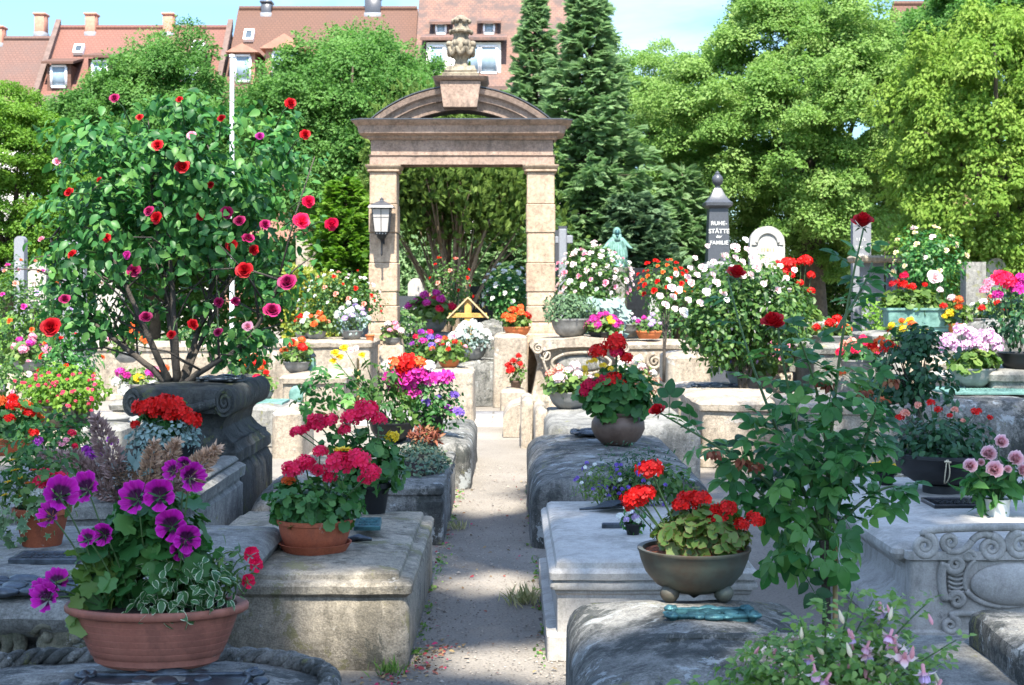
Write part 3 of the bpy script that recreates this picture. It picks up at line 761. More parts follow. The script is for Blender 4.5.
# ------------------------------------------------------------------ ground
def ground_mat():
    m,nt,b=newmat('sandy_gravel'); lk=nt.links.new
    tc=nd(nt,'ShaderNodeTexCoord')
    def nz(s,dt=7,ro=.6):
        n=nd(nt,'ShaderNodeTexNoise'); n.inputs['Scale'].default_value=s; n.inputs['Detail'].default_value=dt; n.inputs['Roughness'].default_value=ro; lk(tc.outputs['Object'],n.inputs['Vector']); return n
    a=nz(.9); r=ramp(nt,[(.3,(.175,.157,.132)),(.55,(.235,.213,.182)),(.75,(.29,.265,.228))]); lk(a.outputs['Fac'],r.inputs[0])
    c=nz(70,3); r2=ramp(nt,[(.3,(.7,.69,.68)),(.5,(1,1,1)),(.72,(1.15,1.13,1.1))]); lk(c.outputs['Fac'],r2.inputs[0])
    m1=nd(nt,'ShaderNodeMixRGB',blend_type='MULTIPLY'); m1.inputs[0].default_value=1; lk(r.outputs[0],m1.inputs[1]); lk(r2.outputs[0],m1.inputs[2])
    e=nz(6,9,.75); r3=ramp(nt,[(.58,(0,0,0)),(.72,(1,1,1))]); lk(e.outputs['Fac'],r3.inputs[0])
    mm=nd(nt,'ShaderNodeMath',operation='MULTIPLY'); mm.inputs[1].default_value=.45; lk(r3.outputs[0],mm.inputs[0])
    m2=nd(nt,'ShaderNodeMixRGB'); lk(mm.outputs[0],m2.inputs[0]); lk(m1.outputs[0],m2.inputs[1]); m2.inputs[2].default_value=(.10,.085,.065,1)
    lk(m2.outputs[0],b.inputs['Base Color']); b.inputs['Roughness'].default_value=.95; b.inputs['Specular IOR Level'].default_value=.2
    h=nz(45,9,.75); bp=nd(nt,'ShaderNodeBump'); bp.inputs['Strength'].default_value=.7; bp.inputs['Distance'].default_value=.02
    lk(h.outputs['Fac'],bp.inputs['Height']); lk(bp.outputs[0],b.inputs['Normal'])
    return m
M['ground']=ground_mat()
mb=MB(); nx,ny=70,70
xs=np.concatenate([np.linspace(-400,-12,6),np.linspace(-10,10,58),np.linspace(12,400,6)]); ys=np.concatenate([np.linspace(-30,0,4),np.linspace(1,24,60),np.linspace(27,900,6)])
V=[(x,y,(.018*noise.noise(Vector((x*1.3,y*1.3,0)))+.006*noise.noise(Vector((x*6,y*6,4)))) if abs(x)<11 and 0<y<25 else 0) for y in ys for x in xs]
n=len(xs); F=[(j*n+i,j*n+i+1,(j+1)*n+i+1,(j+1)*n+i) for j in range(len(ys)-1) for i in range(n-1)]
mb.add(V,F); struct('ground',mb,M['ground'])
# cross path of stone slabs beyond the first tombs
def slab_mat():
    m,nt,b=newmat('stone_paving'); lk=nt.links.new
    tc=nd(nt,'ShaderNodeTexCoord'); br=nd(nt,'ShaderNodeTexBrick'); br.inputs['Scale'].default_value=1.0
    br.inputs['Color1'].default_value=(.34,.33,.32,1); br.inputs['Color2'].default_value=(.43,.40,.37,1); br.inputs['Mortar'].default_value=(.2,.17,.13,1)
    br.inputs['Mortar Size'].default_value=.015; br.inputs['Brick Width'].default_value=.52; br.inputs['Row Height'].default_value=.36
    lk(tc.outputs['Object'],br.inputs['Vector'])
    n=nd(nt,'ShaderNodeTexNoise'); n.inputs['Scale'].default_value=12; n.inputs['Detail'].default_value=8; lk(tc.outputs['Object'],n.inputs['Vector'])
    r=ramp(nt,[(.3,(.65,.65,.65)),(.7,(1.15,1.15,1.15))]); lk(n.outputs['Fac'],r.inputs[0])
    mx=nd(nt,'ShaderNodeMixRGB',blend_type='MULTIPLY'); mx.inputs[0].default_value=1; lk(br.outputs[0],mx.inputs[1]); lk(r.outputs[0],mx.inputs[2])
    lk(mx.outputs[0],b.inputs['Base Color']); b.inputs['Roughness'].default_value=.85
    bp=nd(nt,'ShaderNodeBump'); bp.inputs['Strength'].default_value=.4; bp.inputs['Distance'].default_value=.01; lk(br.outputs['Fac'],bp.inputs['Height']); bp.invert=True; lk(bp.outputs[0],b.inputs['Normal'])
    return m
M['paving']=slab_mat()
mb=MB(); box(mb,-30,30,18.6,20.6,-.05,.03); struct('paved_path',mb,M['paving'])
# loose pebbles and fallen petals on the path
g=rng(3); mb=MB(); n=9000
ys=3.5+11*g.uniform(0,1,n)**1.4; xs=g.uniform(-.62,.35,n)
k=n//4; xs[:k]=np.where(g.uniform(0,1,k)<.5,-.45+g.normal(0,.05,k),.17+g.normal(0,.05,k)); 
PEB=tmpl([([(1,0,0),(0,1,0),(-1,0,0),(0,-1,0),(0,0,.7),(.6,.6,.3),(-.6,-.6,.25)],[(0,5,4),(5,1,4),(1,2,4),(2,6,4),(6,3,4),(3,0,4)],0,0)])
mb.scatter(PEB,np.stack([xs,ys,np.zeros(n)+.004],1),frames(g.normal(size=(n,3))*np.array([1,1,.1]),np.tile([0,0,1.],(n,1))),g.uniform(.002,.007,n)*np.where(g.uniform(0,1,n)<.03,2.2,1),g.uniform(0,1,n))
M['pebble']=leafmat('pebbles',[(.08,.07,.06),(.2,.17,.14),(.34,.3,.25)],0,.9)
o=mb.build('gravel',M['pebble'],smooth=False); o['kind']='stuff'
g=rng(8); mb=MB()
spots=[W(434,632,6.9),W(440,626,7.1),W(428,640,6.7),W(395,678,6.5),W(380,681,6.4)]
P=[]
for s in spots: P+=[(s.x+g.normal()*.05,s.y+g.normal()*.07,.012) for _ in range(26)]
P+=[(g.uniform(-.5,.25),g.uniform(5.8,15),.01) for _ in range(55)]
P+=[(g.uniform(-1.9,-1.5),g.uniform(7.5,10),.012) for _ in range(26)]
P+=[((-.47 if g.uniform()<.5 else .165)+g.normal()*.035,g.uniform(6.3,13.5),.012) for _ in range(150)]
P=np.array(P); n=len(P)
mb.scatter(OVATE,P,frames(g.normal(size=(n,3))*np.array([1,1,.15]),np.array([0,0,1])+g.normal(size=(n,3))*.35),g.uniform(.015,.035,n),g.uniform(0,1,n))
M['fallen']=leafmat('fallen_petals',[(.5,.03,.12),(.26,.03,.04),(.2,.09,.05),(.15,.10,.05),(.30,.22,.1),(.24,.15,.07)],.1,.8)
o=mb.build('fallen_petals',M['fallen']); o['kind']='stuff'
g=rng(77); mb=MB(); n=420
ex=np.where(g.uniform(0,1,n)<.5,-.455,.15)+g.normal(0,.018,n); ey=g.choice(g.uniform(6.4,14,26),n)+g.normal(0,.05,n)
mb.scatter(OVATE,np.stack([ex,ey,np.zeros(n)+.004],1),frames(g.normal(size=(n,3))*np.array([1,1,.3])+np.array([0,0,.5]),g.normal(size=(n,3))+np.array([0,0,1.2])),g.uniform(.012,.035,n),g.uniform(0,1,n))
o=mb.build('weeds',M['fuchsia_leaf']); o['kind']='stuff'
def tuft(label,loc,n,h,seed,mat='weed',spread=.06):
    g=rng(seed); mb=MB(); a=g.uniform(0,2*PI,n); le=g.uniform(.15,.9,n)
    D=np.stack([np.cos(a)*le,np.sin(a)*le,np.ones(n)],1); P=np.stack([g.normal(0,spread,n),g.normal(0,spread,n),np.zeros(n)],1)
    mb.scatter(xf(NARROW,np.diag([.45,1,1])),P,frames(D,g.normal(size=(n,3))),h*g.uniform(.5,1.2,n),g.uniform(0,1,n))
    o=mb.build('grass_tuft',M[mat],loc=loc); tag(o,label,'grass','grass tufts at the edge of the path'); return o
tuft('dry pale grass tuft by the foot of the pale grey tomb, path edge',(W(527,606,8.1).x,8.1,0),90,.10,1)
tuft('green weed tuft at the foot of the beige tomb beside the path',(-.56,6.62,0),60,.07,2,'fuchsia_leaf',.04)
tuft('small weed tuft where the dark block with stonecrop meets the path',(-.42,10.6,0),50,.07,4,'weed',.05)

# ------------------------------------------------------------------ the gate
GY=23.0
gate=thing('stone_gateway','tall sandstone gateway with a curved pediment and an urn on top','gateway',(W(461,0,GY).x,GY,0))
gx=gate.location.x
def GX(px): return XA(px,GY)-gx
def GZ(py): return HC-(py-HZ)*GY/FPX
TH=.56
for name_,(xa,xb,lab) in (('pier',(369.5,396.5,0)),('pier',(527,554.5,0))):
    mb=MB(); x0,x1=GX(xa),GX(xb)
    rows=[(172,204,1),(204,206,0),(206,236,0),(236,262,1),(262,292,0),(292,306,1),(306,331,0)]
    z=[(172,204,0),(204,233,.012),(233,263,0),(263,292,.012),(292,306,.0),(306,322,.012)]
    for q_,(a,b_,e) in enumerate(z):
        loft(mb,x0-e,x1+e,-e,TH+e,[(GZ(b_)+.004,.012),(GZ(b_)+.016,0),(GZ(a)-.012,0),(GZ(a),.012)],.015,4,nc=1,rnd=(.5,.75,.38,.66,.3,.6)[(q_+int(xa))%6])
    loft(mb,x0-.02,x1+.02,-.02,TH+.02,[(GZ(333),.0),(GZ(325),0),(GZ(322),.03)],.01,2,nc=1)
    loft(mb,x0-.075,x1+.075,-.075,TH+.075,[(0,0),(GZ(345),0),(GZ(343),.015),(GZ(335),.02),(GZ(333),.06)],.012,3,nc=1)
    mb.warp(.004,4).build('pier',M['gate'],gate,sharp=40)
    mb=MB(); loft(mb,x0-.01,x1+.01,-.01,TH+.01,[(GZ(172),.01),(GZ(171),-.03),(GZ(169.5),-.03),(GZ(169),-.01),(GZ(167.5),-.045),(GZ(165.4),-.06),(GZ(164.6),-.06)],.012,2,nc=1)
    mb.build('capital',M['gate'],gate,sharp=40)
x0,x1=GX(369.5),GX(554.5)
mb=MB(); loft(mb,x0,x1,0,TH,[(GZ(164.4),.0),(GZ(156.5),0),(GZ(156),-.012),(GZ(155),-.02),(GZ(154.6),.0)],.012,12,nc=1)
loft(mb,x0+.02,x1-.02,.02,TH-.02,[(GZ(154.6)+.002,0),(GZ(140),0)],.01,12,nc=1)
mb.warp(.004,3).build('architrave',M['gatedark'],gate,sharp=40)
mb=MB(); loft(mb,x0,x1,0,TH,[(GZ(140)+.002,.0),(GZ(138),-.04),(GZ(136),-.045),(GZ(134),-.16),(GZ(132),-.17),(GZ(126.5),-.185),(GZ(126),-.20),(GZ(123.5),-.25),(GZ(121.5),-.28)],.012,12,nc=1)
mb.warp(.004,3).build('cornice',M['gatedark'],gate,sharp=40)
mb=MB(); loft(mb,x0,x1,0,TH,[(GZ(121.5)+.002,-.285),(GZ(120.2),-.285)],.01,12,nc=1); mb.build('lead_flashing',M['dkgranite'],gate,sharp=40)
# segmental pediment: section swept along an arc
def arc_sweep(mb,xa,xb,zs,rise,sec):
    half=(xb-xa)/2; Rr=(half*half+rise*rise)/(2*rise); cx=(xa+xb)/2; cz=zs+rise-Rr; a0=math.asin(half/Rr)
    N=44; V=[];F=[];k=len(sec)
    for i in range(N+1):
        a=-a0+2*a0*i/N
        for (dr,y) in sec: V.append((cx+(Rr+dr)*math.sin(a),y,cz+(Rr+dr)*math.cos(a)))
    for i in range(N):
        for j in range(k): F.append((i*k+j,i*k+(j+1)%k,(i+1)*k+(j+1)%k,(i+1)*k+j))
    F.append(tuple(range(k))); F.append(tuple(N*k+j for j in reversed(range(k))))
    mb.add(V,F)
mb=MB(); arc_sweep(mb,GX(372),GX(550),GZ(120),GZ(87)-GZ(120),[(-.02,-.16),(-.02,TH+.1),(-.36,TH),(-.36,.02),(-.22,.0),(-.21,-.06),(-.13,-.07),(-.10,-.13)])
mb.warp(.004,3).build('pediment',M['gatedark'],gate,sharp=30)
mb=MB(); arc_sweep(mb,GX(371),GX(551),GZ(120),GZ(86.4)-GZ(120),[(.004,-.17),(.004,TH+.11),(-.014,TH+.11),(-.014,-.17)]); mb.build('pediment_flashing',M['dkgranite'],gate,sharp=30)
mb=MB(); 
poly=[(GX(440.5),GZ(83)),(GX(481),GZ(83)),(GX(477.5),GZ(108)),(GX(444),GZ(108))]
V=[(x,y,z) for y in (-.24,TH+.05) for x,z in poly]; mb.add(V,[(0,1,5,4),(1,2,6,5),(2,3,7,6),(3,0,4,7),(3,2,1,0),(4,5,6,7)])
poly=[(GX(443),GZ(101)),(GX(478.5),GZ(101)),(GX(477.3),GZ(109)),(GX(444.2),GZ(109))]
V=[(x,y,z) for y in (-.29,TH+.06) for x,z in poly]; mb.add(V,[(0,1,5,4),(1,2,6,5),(2,3,7,6),(3,0,4,7),(3,2,1,0),(4,5,6,7)])
loft(mb,GX(440.5),GX(481),-.2,TH+.05,[(GZ(83)+.002,0),(GZ(81),-.09),(GZ(79.5),-.11),(GZ(78.5),-.12),(GZ(78),-.08)],.01,3,nc=1)
mb.build('keystone',M['gatedark'],gate,sharp=40)
# urn
urn=MB(); uc=GX(460.5); zc=TH/2
loft(urn,GX(442),GX(479),zc-.3,zc+.3,[(GZ(78)+.002,0),(GZ(73),0),(GZ(72),.04),(GZ(70),.03),(GZ(69),.06),(GZ(65),.08)],.01,3,nc=1)
px=23/1450.
prof=[(9,65),(8,62),(7,58),(9,55),(12,50),(14,46),(14.5,43),(12.5,40),(9,37),(8,34),(9,31),(13,29.5),(13.5,28),(10,26.5),(8,23),(9,19),(11,17.5),(9,16),(6.5,14),(4.5,12.5),(1,11.5)]
lathe(urn,[(r*px*.90,GZ(z)) for r,z in prof],28,c=(uc,zc,0))
for q in range(8):
    a0=2*PI*q/8+.39; rr=11.0*px; ball(urn,(uc+rr*math.cos(a0),zc+rr*math.sin(a0),GZ(29)),.035,7,5); rr=8.8*px; ball(urn,(uc+rr*math.cos(a0),zc+rr*math.sin(a0),GZ(18.5)),.04,7,5)
urn.warp(.012,7).build('urn',M['urnstone'],gate,sharp=50)
for q in range(8):
    sw=MB()
    a0=2*PI*q/8+.39; 
    pts=[]
    for i in range(9):
        a=a0+2*PI/8*i/8; s=math.sin(PI*i/8); rr=(12.4-s*1.8)*px+.02; pts.append((uc+rr*math.cos(a),zc+rr*math.sin(a),GZ(43.5)-.14*s))
    tube(sw,pts,[.022+.018*math.sin(PI*i/8) for i in range(9)],7)
    rr=12.9*px; ball(sw,(uc+rr*math.cos(a0),zc+rr*math.sin(a0),GZ(42)),.055,8,6); tube(sw,[(uc+rr*math.cos(a0),zc+rr*math.sin(a0),GZ(42)),(uc+rr*.9*math.cos(a0),zc+rr*.9*math.sin(a0),GZ(51))],[.045,.02],6)
    sw.warp(.01,12).build('garland',M['urnstone'],gate)

# lantern on the left pier
lx=XA(381.5,22.7); ly=GY-.26
lan=thing('wall_lantern','square iron lantern with frosted panes on the left gate pier','lantern',(lx,ly,GZ(240)))
def LZ(py): return GZ(py)-GZ(240)
mb=MB(); tw,bw=.155,.115
zt,zb=LZ(207),LZ(232)
V=[(-bw,-bw,zb),(bw,-bw,zb),(bw,bw,zb),(-bw,bw,zb),(-tw,-tw,zt),(tw,-tw,zt),(tw,tw,zt),(-tw,tw,zt)]
mb.add(V,[(0,1,5,4),(1,2,6,5),(2,3,7,6),(3,0,4,7),(3,2,1,0)]); mb.build('glass_pane',M['milk'],lan,smooth=False)
mb=MB()
for i in range(4):
    j=(i+1)%4; tube(mb,[V[i],V[i+4]],.009,5); tube(mb,[V[i],V[j]],.009,5); tube(mb,[V[i+4],V[j+4]],.009,5)
    a=Vector(V[i]);b2=Vector(V[j]);c2=Vector(V[i+4]);d2=Vector(V[j+4])
    tube(mb,[(a+b2)/2,(c2+d2)/2],.006,5); tube(mb,[a.lerp(c2,.62),b2.lerp(d2,.62)],.006,5)
box(mb,-.10,.10,-.10,.10,zb-.05,zb-.004,0,.006)
mb.build('frame',M['darkmetal'],lan,sharp=40)
mb=MB(); 
for k in range(4): box(mb,-.085+k*.05,-.065+k*.05,-.104,-.1005,zb-.04,zb-.015)
mb.build('light_slot',M['milk'],lan)
mb=MB(); V=[(-.22,-.22,zt+.01),(.22,-.22,zt+.01),(.22,.22,zt+.01),(-.22,.22,zt+.01),(-.20,-.20,zt+.045),(.20,-.20,zt+.045),(.20,.20,zt+.045),(-.20,.20,zt+.045),(-.05,-.05,zt+.13),(.05,-.05,zt+.13),(.05,.05,zt+.13),(-.05,.05,zt+.13)]
mb.add(V,[(3,2,1,0)]+[(i,(i+1)%4,(i+1)%4+4,i+4) for i in range(4)]+[(4+i,4+(i+1)%4,8+(i+1)%4,8+i) for i in range(4)]+[(8,9,10,11)])
lathe(mb,[(.05,0),(.03,.02),(.035,.04),(.01,.06),(.001,.08)],10,c=(0,0,zt+.128)); mb.build('roof',M['dkgranite'],lan,sharp=30)
mb=MB(); lathe(mb,[(.09,zb-.05),(.08,zb-.09),(.03,zb-.14),(.018,zb-.17),(.016,LZ(255)),(.022,LZ(256)),(.001,LZ(258))],10); mb.build('spike',M['darkmetal'],lan,sharp=40)
mb=MB(); tube(mb,bez((0,0,zb-.12),(0,.12,zb-.2),(0,.255,zb-.05),8),.016,6); tube(mb,bez((0,.05,zt+.05),(0,.2,zt+.02),(0,.255,zt-.06),8),.014,6); box(mb,-.03,.03,.24,.257,zb-.2,zt); mb.build('bracket',M['darkmetal'],lan,sharp=40)

lan.scale=(.92,.92,.92)
# ------------------------------------------------------------------ houses beyond the trees
def tile_mat(name,c1,c2,c3,scale=1.0,patch=.3):
    m,nt,b=newmat(name); lk=nt.links.new
    tc=nd(nt,'ShaderNodeTexCoord'); br=nd(nt,'ShaderNodeTexBrick'); br.inputs['Scale'].default_value=1
    br.inputs['Color1'].default_value=(*c1,1); br.inputs['Color2'].default_value=(*c2,1); br.inputs['Mortar'].default_value=(c1[0]*.72,c1[1]*.72,c1[2]*.72,1)
    br.inputs['Mortar Size'].default_value=.018; br.inputs['Brick Width'].default_value=.2; br.inputs['Row Height'].default_value=.17
    mp=nd(nt,'ShaderNodeMapping'); mp.inputs['Rotation'].default_value=(R(-52),0,0); lk(tc.outputs['Object'],mp.inputs[0]); lk(mp.outputs[0],br.inputs['Vector'])
    n=nd(nt,'ShaderNodeTexNoise'); n.inputs['Scale'].default_value=scale; n.inputs['Detail'].default_value=8; n.inputs['Roughness'].default_value=.7; lk(tc.outputs['Object'],n.inputs['Vector'])
    r=ramp(nt,[(.42,(0,0,0)),(.6,(1,1,1))]); lk(n.outputs['Fac'],r.inputs[0]); mu=nd(nt,'ShaderNodeMath',operation='MULTIPLY'); mu.inputs[1].default_value=patch; lk(r.outputs[0],mu.inputs[0])
    mx=nd(nt,'ShaderNodeMixRGB'); lk(mu.outputs[0],mx.inputs[0]); lk(br.outputs[0],mx.inputs[1]); mx.inputs[2].default_value=(*c3,1)
    lk(mx.outputs[0],b.inputs['Base Color']); b.inputs['Roughness'].default_value=.85
    bp=nd(nt,'ShaderNodeBump'); bp.inputs['Strength'].default_value=.25; bp.inputs['Distance'].default_value=.02; bp.invert=True; lk(br.outputs['Fac'],bp.inputs['Height']); lk(bp.outputs[0],b.inputs['Normal'])
    return m
M['tile_old']=tile_mat('old_brown_roof_tiles',(.125,.066,.05),(.14,.075,.057),(.10,.065,.055),.8,.6)
M['tile_red']=tile_mat('red_roof_tiles',(.165,.07,.05),(.18,.078,.056),(.12,.058,.046),.5,.4)
M['tile_brown']=tile_mat('brown_red_roof_tiles',(.105,.052,.034),(.118,.058,.038),(.09,.048,.036),.5,.4)
M['tile_mott']=tile_mat('mottled_roof_tiles',(.18,.095,.068),(.205,.112,.08),(.085,.06,.052),1.3,.95)
HY=70.0; SL=1.25   # roof slope
def window(o,x,y,z,w,h,nx=1,depth=.08,parent=None,fr=.09):
    p=parent or o
    mb=MB(); f=fr
    box(mb,x-w/2,x+w/2,y-depth,y,z-f,z); box(mb,x-w/2,x+w/2,y-depth,y,z+h,z+h+f)
    for i in range(nx+1):
        xx=x-w/2+w*i/nx; ff=f if i in (0,nx) else f*.6; box(mb,xx-ff*.5,xx+ff*.5,y-depth,y,z+.002,z+h-.002)
    wf=mb.build('window',M['whiteframe'],p)
    mb=MB(); box(mb,x-w/2+.04,x+w/2-.04,y-depth*.5,y-.01,z+.002,z+h-.002); mb.build('pane',M['glass'],wf)
def house(label,xa,xb,ridge,eave,tile,wall,seed,Y=HY,hip=False):
    """xa..xb in pixels at the eaves; ridge / eave rows"""
    x0,x1=XA(xa,Y),XA(xb,Y); cx=(x0+x1)/2; ze=HC-(eave-HZ)*Y/FPX; dep=3
    for _ in range(8): zr=HC-(ridge-HZ)*(Y+dep+.25)/FPX-.1; dep=(zr-ze)/SL
    o=thing('house',label,'house',(cx,Y,0),0,'red roofed houses behind the trees'); hw=(x1-x0)/2
    mb=MB(); pl=[(.0,0),(2*dep,0),(2*dep,ze),(dep,zr-.1),(0,ze)]
    V=[(x,y+.25,z-.05 if z>0 else 0) for x in (-hw,hw) for y,z in pl]
    mb.add(V,[(0,1,2,3,4),(9,8,7,6,5)]+[(i,(i+1)%5+0,(i+1)%5+5,i+5) for i in range(5)]); mb.build('wall',M[wall],o,smooth=False)
    mb=MB(); e=.35
    n=1
    A=[(-hw-.05,-e,ze-e*SL),(hw+.05,-e,ze-e*SL),(hw+.05,dep+.25,zr),(-hw-.05,dep+.25,zr)]
    B=[(-hw-.05,2*dep+.5+e,ze-e*SL),(hw+.05,2*dep+.5+e,ze-e*SL)]
    t=.18
    V=A+B+[(x,y,z-t) for x,y,z in A+B]
    mb.add(V,[(0,1,2,3),(3,2,5,4),(7,6,9,8),(8,9,10,11),(0,6,7,1),(4,5,11,10),(0,3,9,6),(3,4,10,9),(1,7,8,2),(2,8,11,5)])
    tube(mb,[(-hw,dep+.25,zr+.02),(hw,dep+.25,zr+.02)],.13,8)
    rf=mb.build('roof',M[tile],o,smooth=False)
    return o,rf,dict(cx=cx,hw=hw,zr=zr,ze=ze,dep=dep,Y=Y)
def roof_y(h,z): return (z-h['ze'])/SL     # local y where the roof has height z
def chimney(o,rf,h,px,w,hh,mat='chimney',dz=.25):
    x=XA(px,h['Y']+6)-h['cx']; mb=MB(); z=h['zr']; y=h['dep']+.25
    box(mb,x-w/2,x+w/2,y-.35,y+.35,z-.8,z+hh,0,.02); box(mb,x-w/2-.06,x+w/2+.06,y-.41,y+.41,z+hh+.003,z+hh+.12,0,.02)
    c=mb.build('chimney',M[mat],rf); mb=MB(); box(mb,x-w/2-.03,x+w/2+.03,y-.39,y+.39,z-.7,z-.25); mb.build('lead_apron',M['ltgranite'],c)
def skylight(o,rf,h,px,py,w,hh):
    Yr=h['Y']+3; z=HC-(py-HZ)*Yr/FPX; y=roof_y(h,z); x=XA(px,h['Y']+y)-h['cx']; s=math.atan(SL)
    def P(u,v,k): return (x+u, y+v*math.cos(s)-k*math.sin(s)*1, z+v*math.sin(s)+k*math.cos(s))
    mb=MB()
    def slab(u0,u1,v0,v1,k0,k1,mb):
        V=[P(u,v,k) for k in (k0,k1) for u,v in ((u0,v0),(u1,v0),(u1,v1),(u0,v1))]
        mb.add(V,[(3,2,1,0),(4,5,6,7),(0,1,5,4),(1,2,6,5),(2,3,7,6),(3,0,4,7)])
    f=.1
    slab(-w/2,w/2,-hh/2,-hh/2+f,-.1,.12,mb); slab(-w/2,w/2,hh/2-f,hh/2,-.1,.12,mb); slab(-w/2,-w/2+f,-hh/2+f+.002,hh/2-f-.002,-.1,.12,mb); slab(w/2-f,w/2,-hh/2+f+.002,hh/2-f-.002,-.1,.12,mb)
    sk_=mb.build('roof_window',M['whiteframe'],rf,smooth=False)
    mb=MB(); slab(-w/2+f+.002,w/2-f-.002,-hh/2+f+.002,hh/2-f-.002,-.1,.07,mb); mb.build('pane',M['glassdark'],sk_,smooth=False)
def dormer(o,h,px,py,w,hh,kind,tile,cheek):
    """py = foot row of the dormer front"""
    Yr=h['Y']+1.5; z=HC-(py-HZ)*Yr/FPX; y=roof_y(h,z); x=XA(px,h['Y']+y)-h['cx']; yb=y+hh/SL+.35
    mb=MB(); box(mb,x-w/2,x+w/2,y,yb,z-.6,z+hh); d=mb.build('dormer',M[cheek],o,smooth=False)
    window(o,x,y-.005,z+.15,w*.62,hh*.78,1,.09,d,.1)
    mb=MB()
    if kind=='shed':
        V=[(x-w/2-.2,y-.3,z+hh+.0),(x+w/2+.2,y-.3,z+hh+.0),(x+w/2+.2,yb+.7,z+hh+.55),(x-w/2-.2,yb+.7,z+hh+.55)]
        V+= [(a,b,c+.12) for a,b,c in V]; mb.add(V,[(3,2,1,0),(4,5,6,7),(0,1,5,4),(1,2,6,5),(2,3,7,6),(3,0,4,7)]); mb.build('dormer_roof',M[tile],d,smooth=False)
    else:
        a=w*.38
        V=[(x-w/2-.25,y-.3,z+hh),(x+w/2+.25,y-.3,z+hh),(x,y-.3,z+hh+a),(x-w/2-.25,yb+.6,z+hh),(x+w/2+.25,yb+.6,z+hh),(x,yb+.6,z+hh+a)]
        mb.add(V,[(0,1,2),(5,4,3),(0,3,4,1),(1,4,5,2),(2,5,3,0)]); mb.build('pediment',M[tile],d,smooth=False)
    return d
o,rf,h=house('far left house with an old patchy brown tiled roof and one chimney',-60,33,37,100,'tile_old','plaster',1)
chimney(o,rf,h,17,.75,.5)
o,rf,h=house('wide house with a plain light red tiled roof and three brick chimneys',35,216,26,102,'tile_red','plaster',2)
for px_ in (56,105,180): chimney(o,rf,h,px_,.5,.6)
skylight(o,rf,h,79,52,.5,.6); skylight(o,rf,h,198,49,.6,.75)
dormer(o,h,59,92,1.15,1.2,'shed','tile_brown','tile_brown'); dormer(o,h,100,92,1.15,1.5,'shed','tile_brown','tile_brown'); dormer(o,h,190,92,1.15,1.5,'shed','tile_brown','tile_brown')
x=h['hw']
for sx in (-1,1):
    mb=MB()
    V=[(sx*x+dx*.13,y,z+dz) for dx in (-1,1) for y,z,dz in ((-.5,h['ze']-.6,0),(-.5,h['ze']-.6,.55),(h['dep']+.25,h['zr']-.1,.55),(h['dep']+.25,h['zr']-.1,0))]
    mb.add(V,[(0,1,2,3),(7,6,5,4),(0,4,5,1),(1,5,6,2),(2,6,7,3),(3,7,4,0)]); mb.build('fire_wall',M['firewall'],o,smooth=False)
o,rf,h=house('house with a tall brown-red roof, pedimented dormers and a roof hatch',222,411,7,100,'tile_brown','redstone',3)
chimney(o,rf,h,272,.5,.25,'dkgranite'); chimney(o,rf,h,376,.8,.5,'dkgranite')
skylight(o,rf,h,249,36,.5,.75)
dormer(o,h,243,86,1.15,1.5,'gable','redstone','redstone'); dormer(o,h,285,84,1.9,1.6,'gable','redstone','redstone'); dormer(o,h,330,84,1.15,1.5,'gable','redstone','redstone')
o,rf,h=house('house with a mottled red roof and paired white windows behind the urn',415,580,-14,78,'tile_mott','plaster',4)
dormer(o,h,441,35,.75,.55,'shed','tile_mott','tile_mott'); dormer(o,h,489,35,.8,.6,'shed','tile_mott','tile_mott')
z=HC-(75-HZ)*(h['Y']+.5)/FPX
mb=MB(); x=XA(480,h['Y'])-h['cx']; y=roof_y(h,z)+.1; box(mb,x-2.6,x+1.0,y,y+3,z-.8,z+1.55); d_=mb.build('dormer',M['plaster'],o,smooth=False)
for xx in (-.45,.42): window(o,x+xx,y-.005,z+.1,.78,1.2,1,.09,d_,.1)
window(o,x-2.1,y-.005,z+.1,.7,1.2,1,.09,d_,.1)
mb=MB(); V=[(x-2.9,y-.3,z+1.6),(x+1.3,y-.3,z+1.6),(x+1.3,y+3.2,z+2.5),(x-2.9,y+3.2,z+2.5)]; V+=[(a,b,c+.15) for a,b,c in V]
mb.add(V,[(3,2,1,0),(4,5,6,7),(0,1,5,4),(1,2,6,5),(2,3,7,6),(3,0,4,7)]); mb.build('dormer_roof',M['tile_mott'],d_,smooth=False)
o,rf,h=house('steep gabled house glimpsed between the trees at the right',905,975,2,45,'tile_brown','redstone',5,Y=64)
# pale house front behind the left-hand tree
o=thing('house','white plastered house front showing through the far left tree','house',(XA(10,58),58,0),0,'red roofed houses behind the trees')
mb=MB(); box(mb,-6,5.6,0,4,0,HC+(HZ-118)*58/FPX); mb.build('wall',M['plaster'],o,smooth=False)
mb=MB(); zt=HC+(HZ-118)*58/FPX; V=[(-6.3,-.3,zt),(5.9,-.3,zt),(5.9,4.3,zt),(-6.3,4.3,zt),(-6.3,2,zt+1.2),(5.9,2,zt+1.2)]
mb.add(V,[(3,2,1,0),(0,1,5,4),(2,3,4,5),(1,2,5),(3,0,4)]); mb.build('roof',M['tile_old'],o,smooth=False)
for xx in (-4,-1.5,1,3.5): 
    for zz in (2.5,5.6): window(o,xx,-.005,zz,.9,1.4,2)
# flag pole
fp=thing('flag_pole','thin white pole rising behind the big red rose bush','pole',(XA(232,35),35,0))
mb=MB(); zt=HC-(57-HZ)*35/FPX; lathe(mb,[(.001,0),(.06,.0),(.058,zt*.5),(.05,zt),(.001,zt)],12); mb.build('mast',M['pole'],fp,sharp=40)
mb=MB(); lathe(mb,[(.07,zt+.002),(.07,zt+.05),(.001,zt+.07)],12); mb.build('cap',M['pole'],fp)
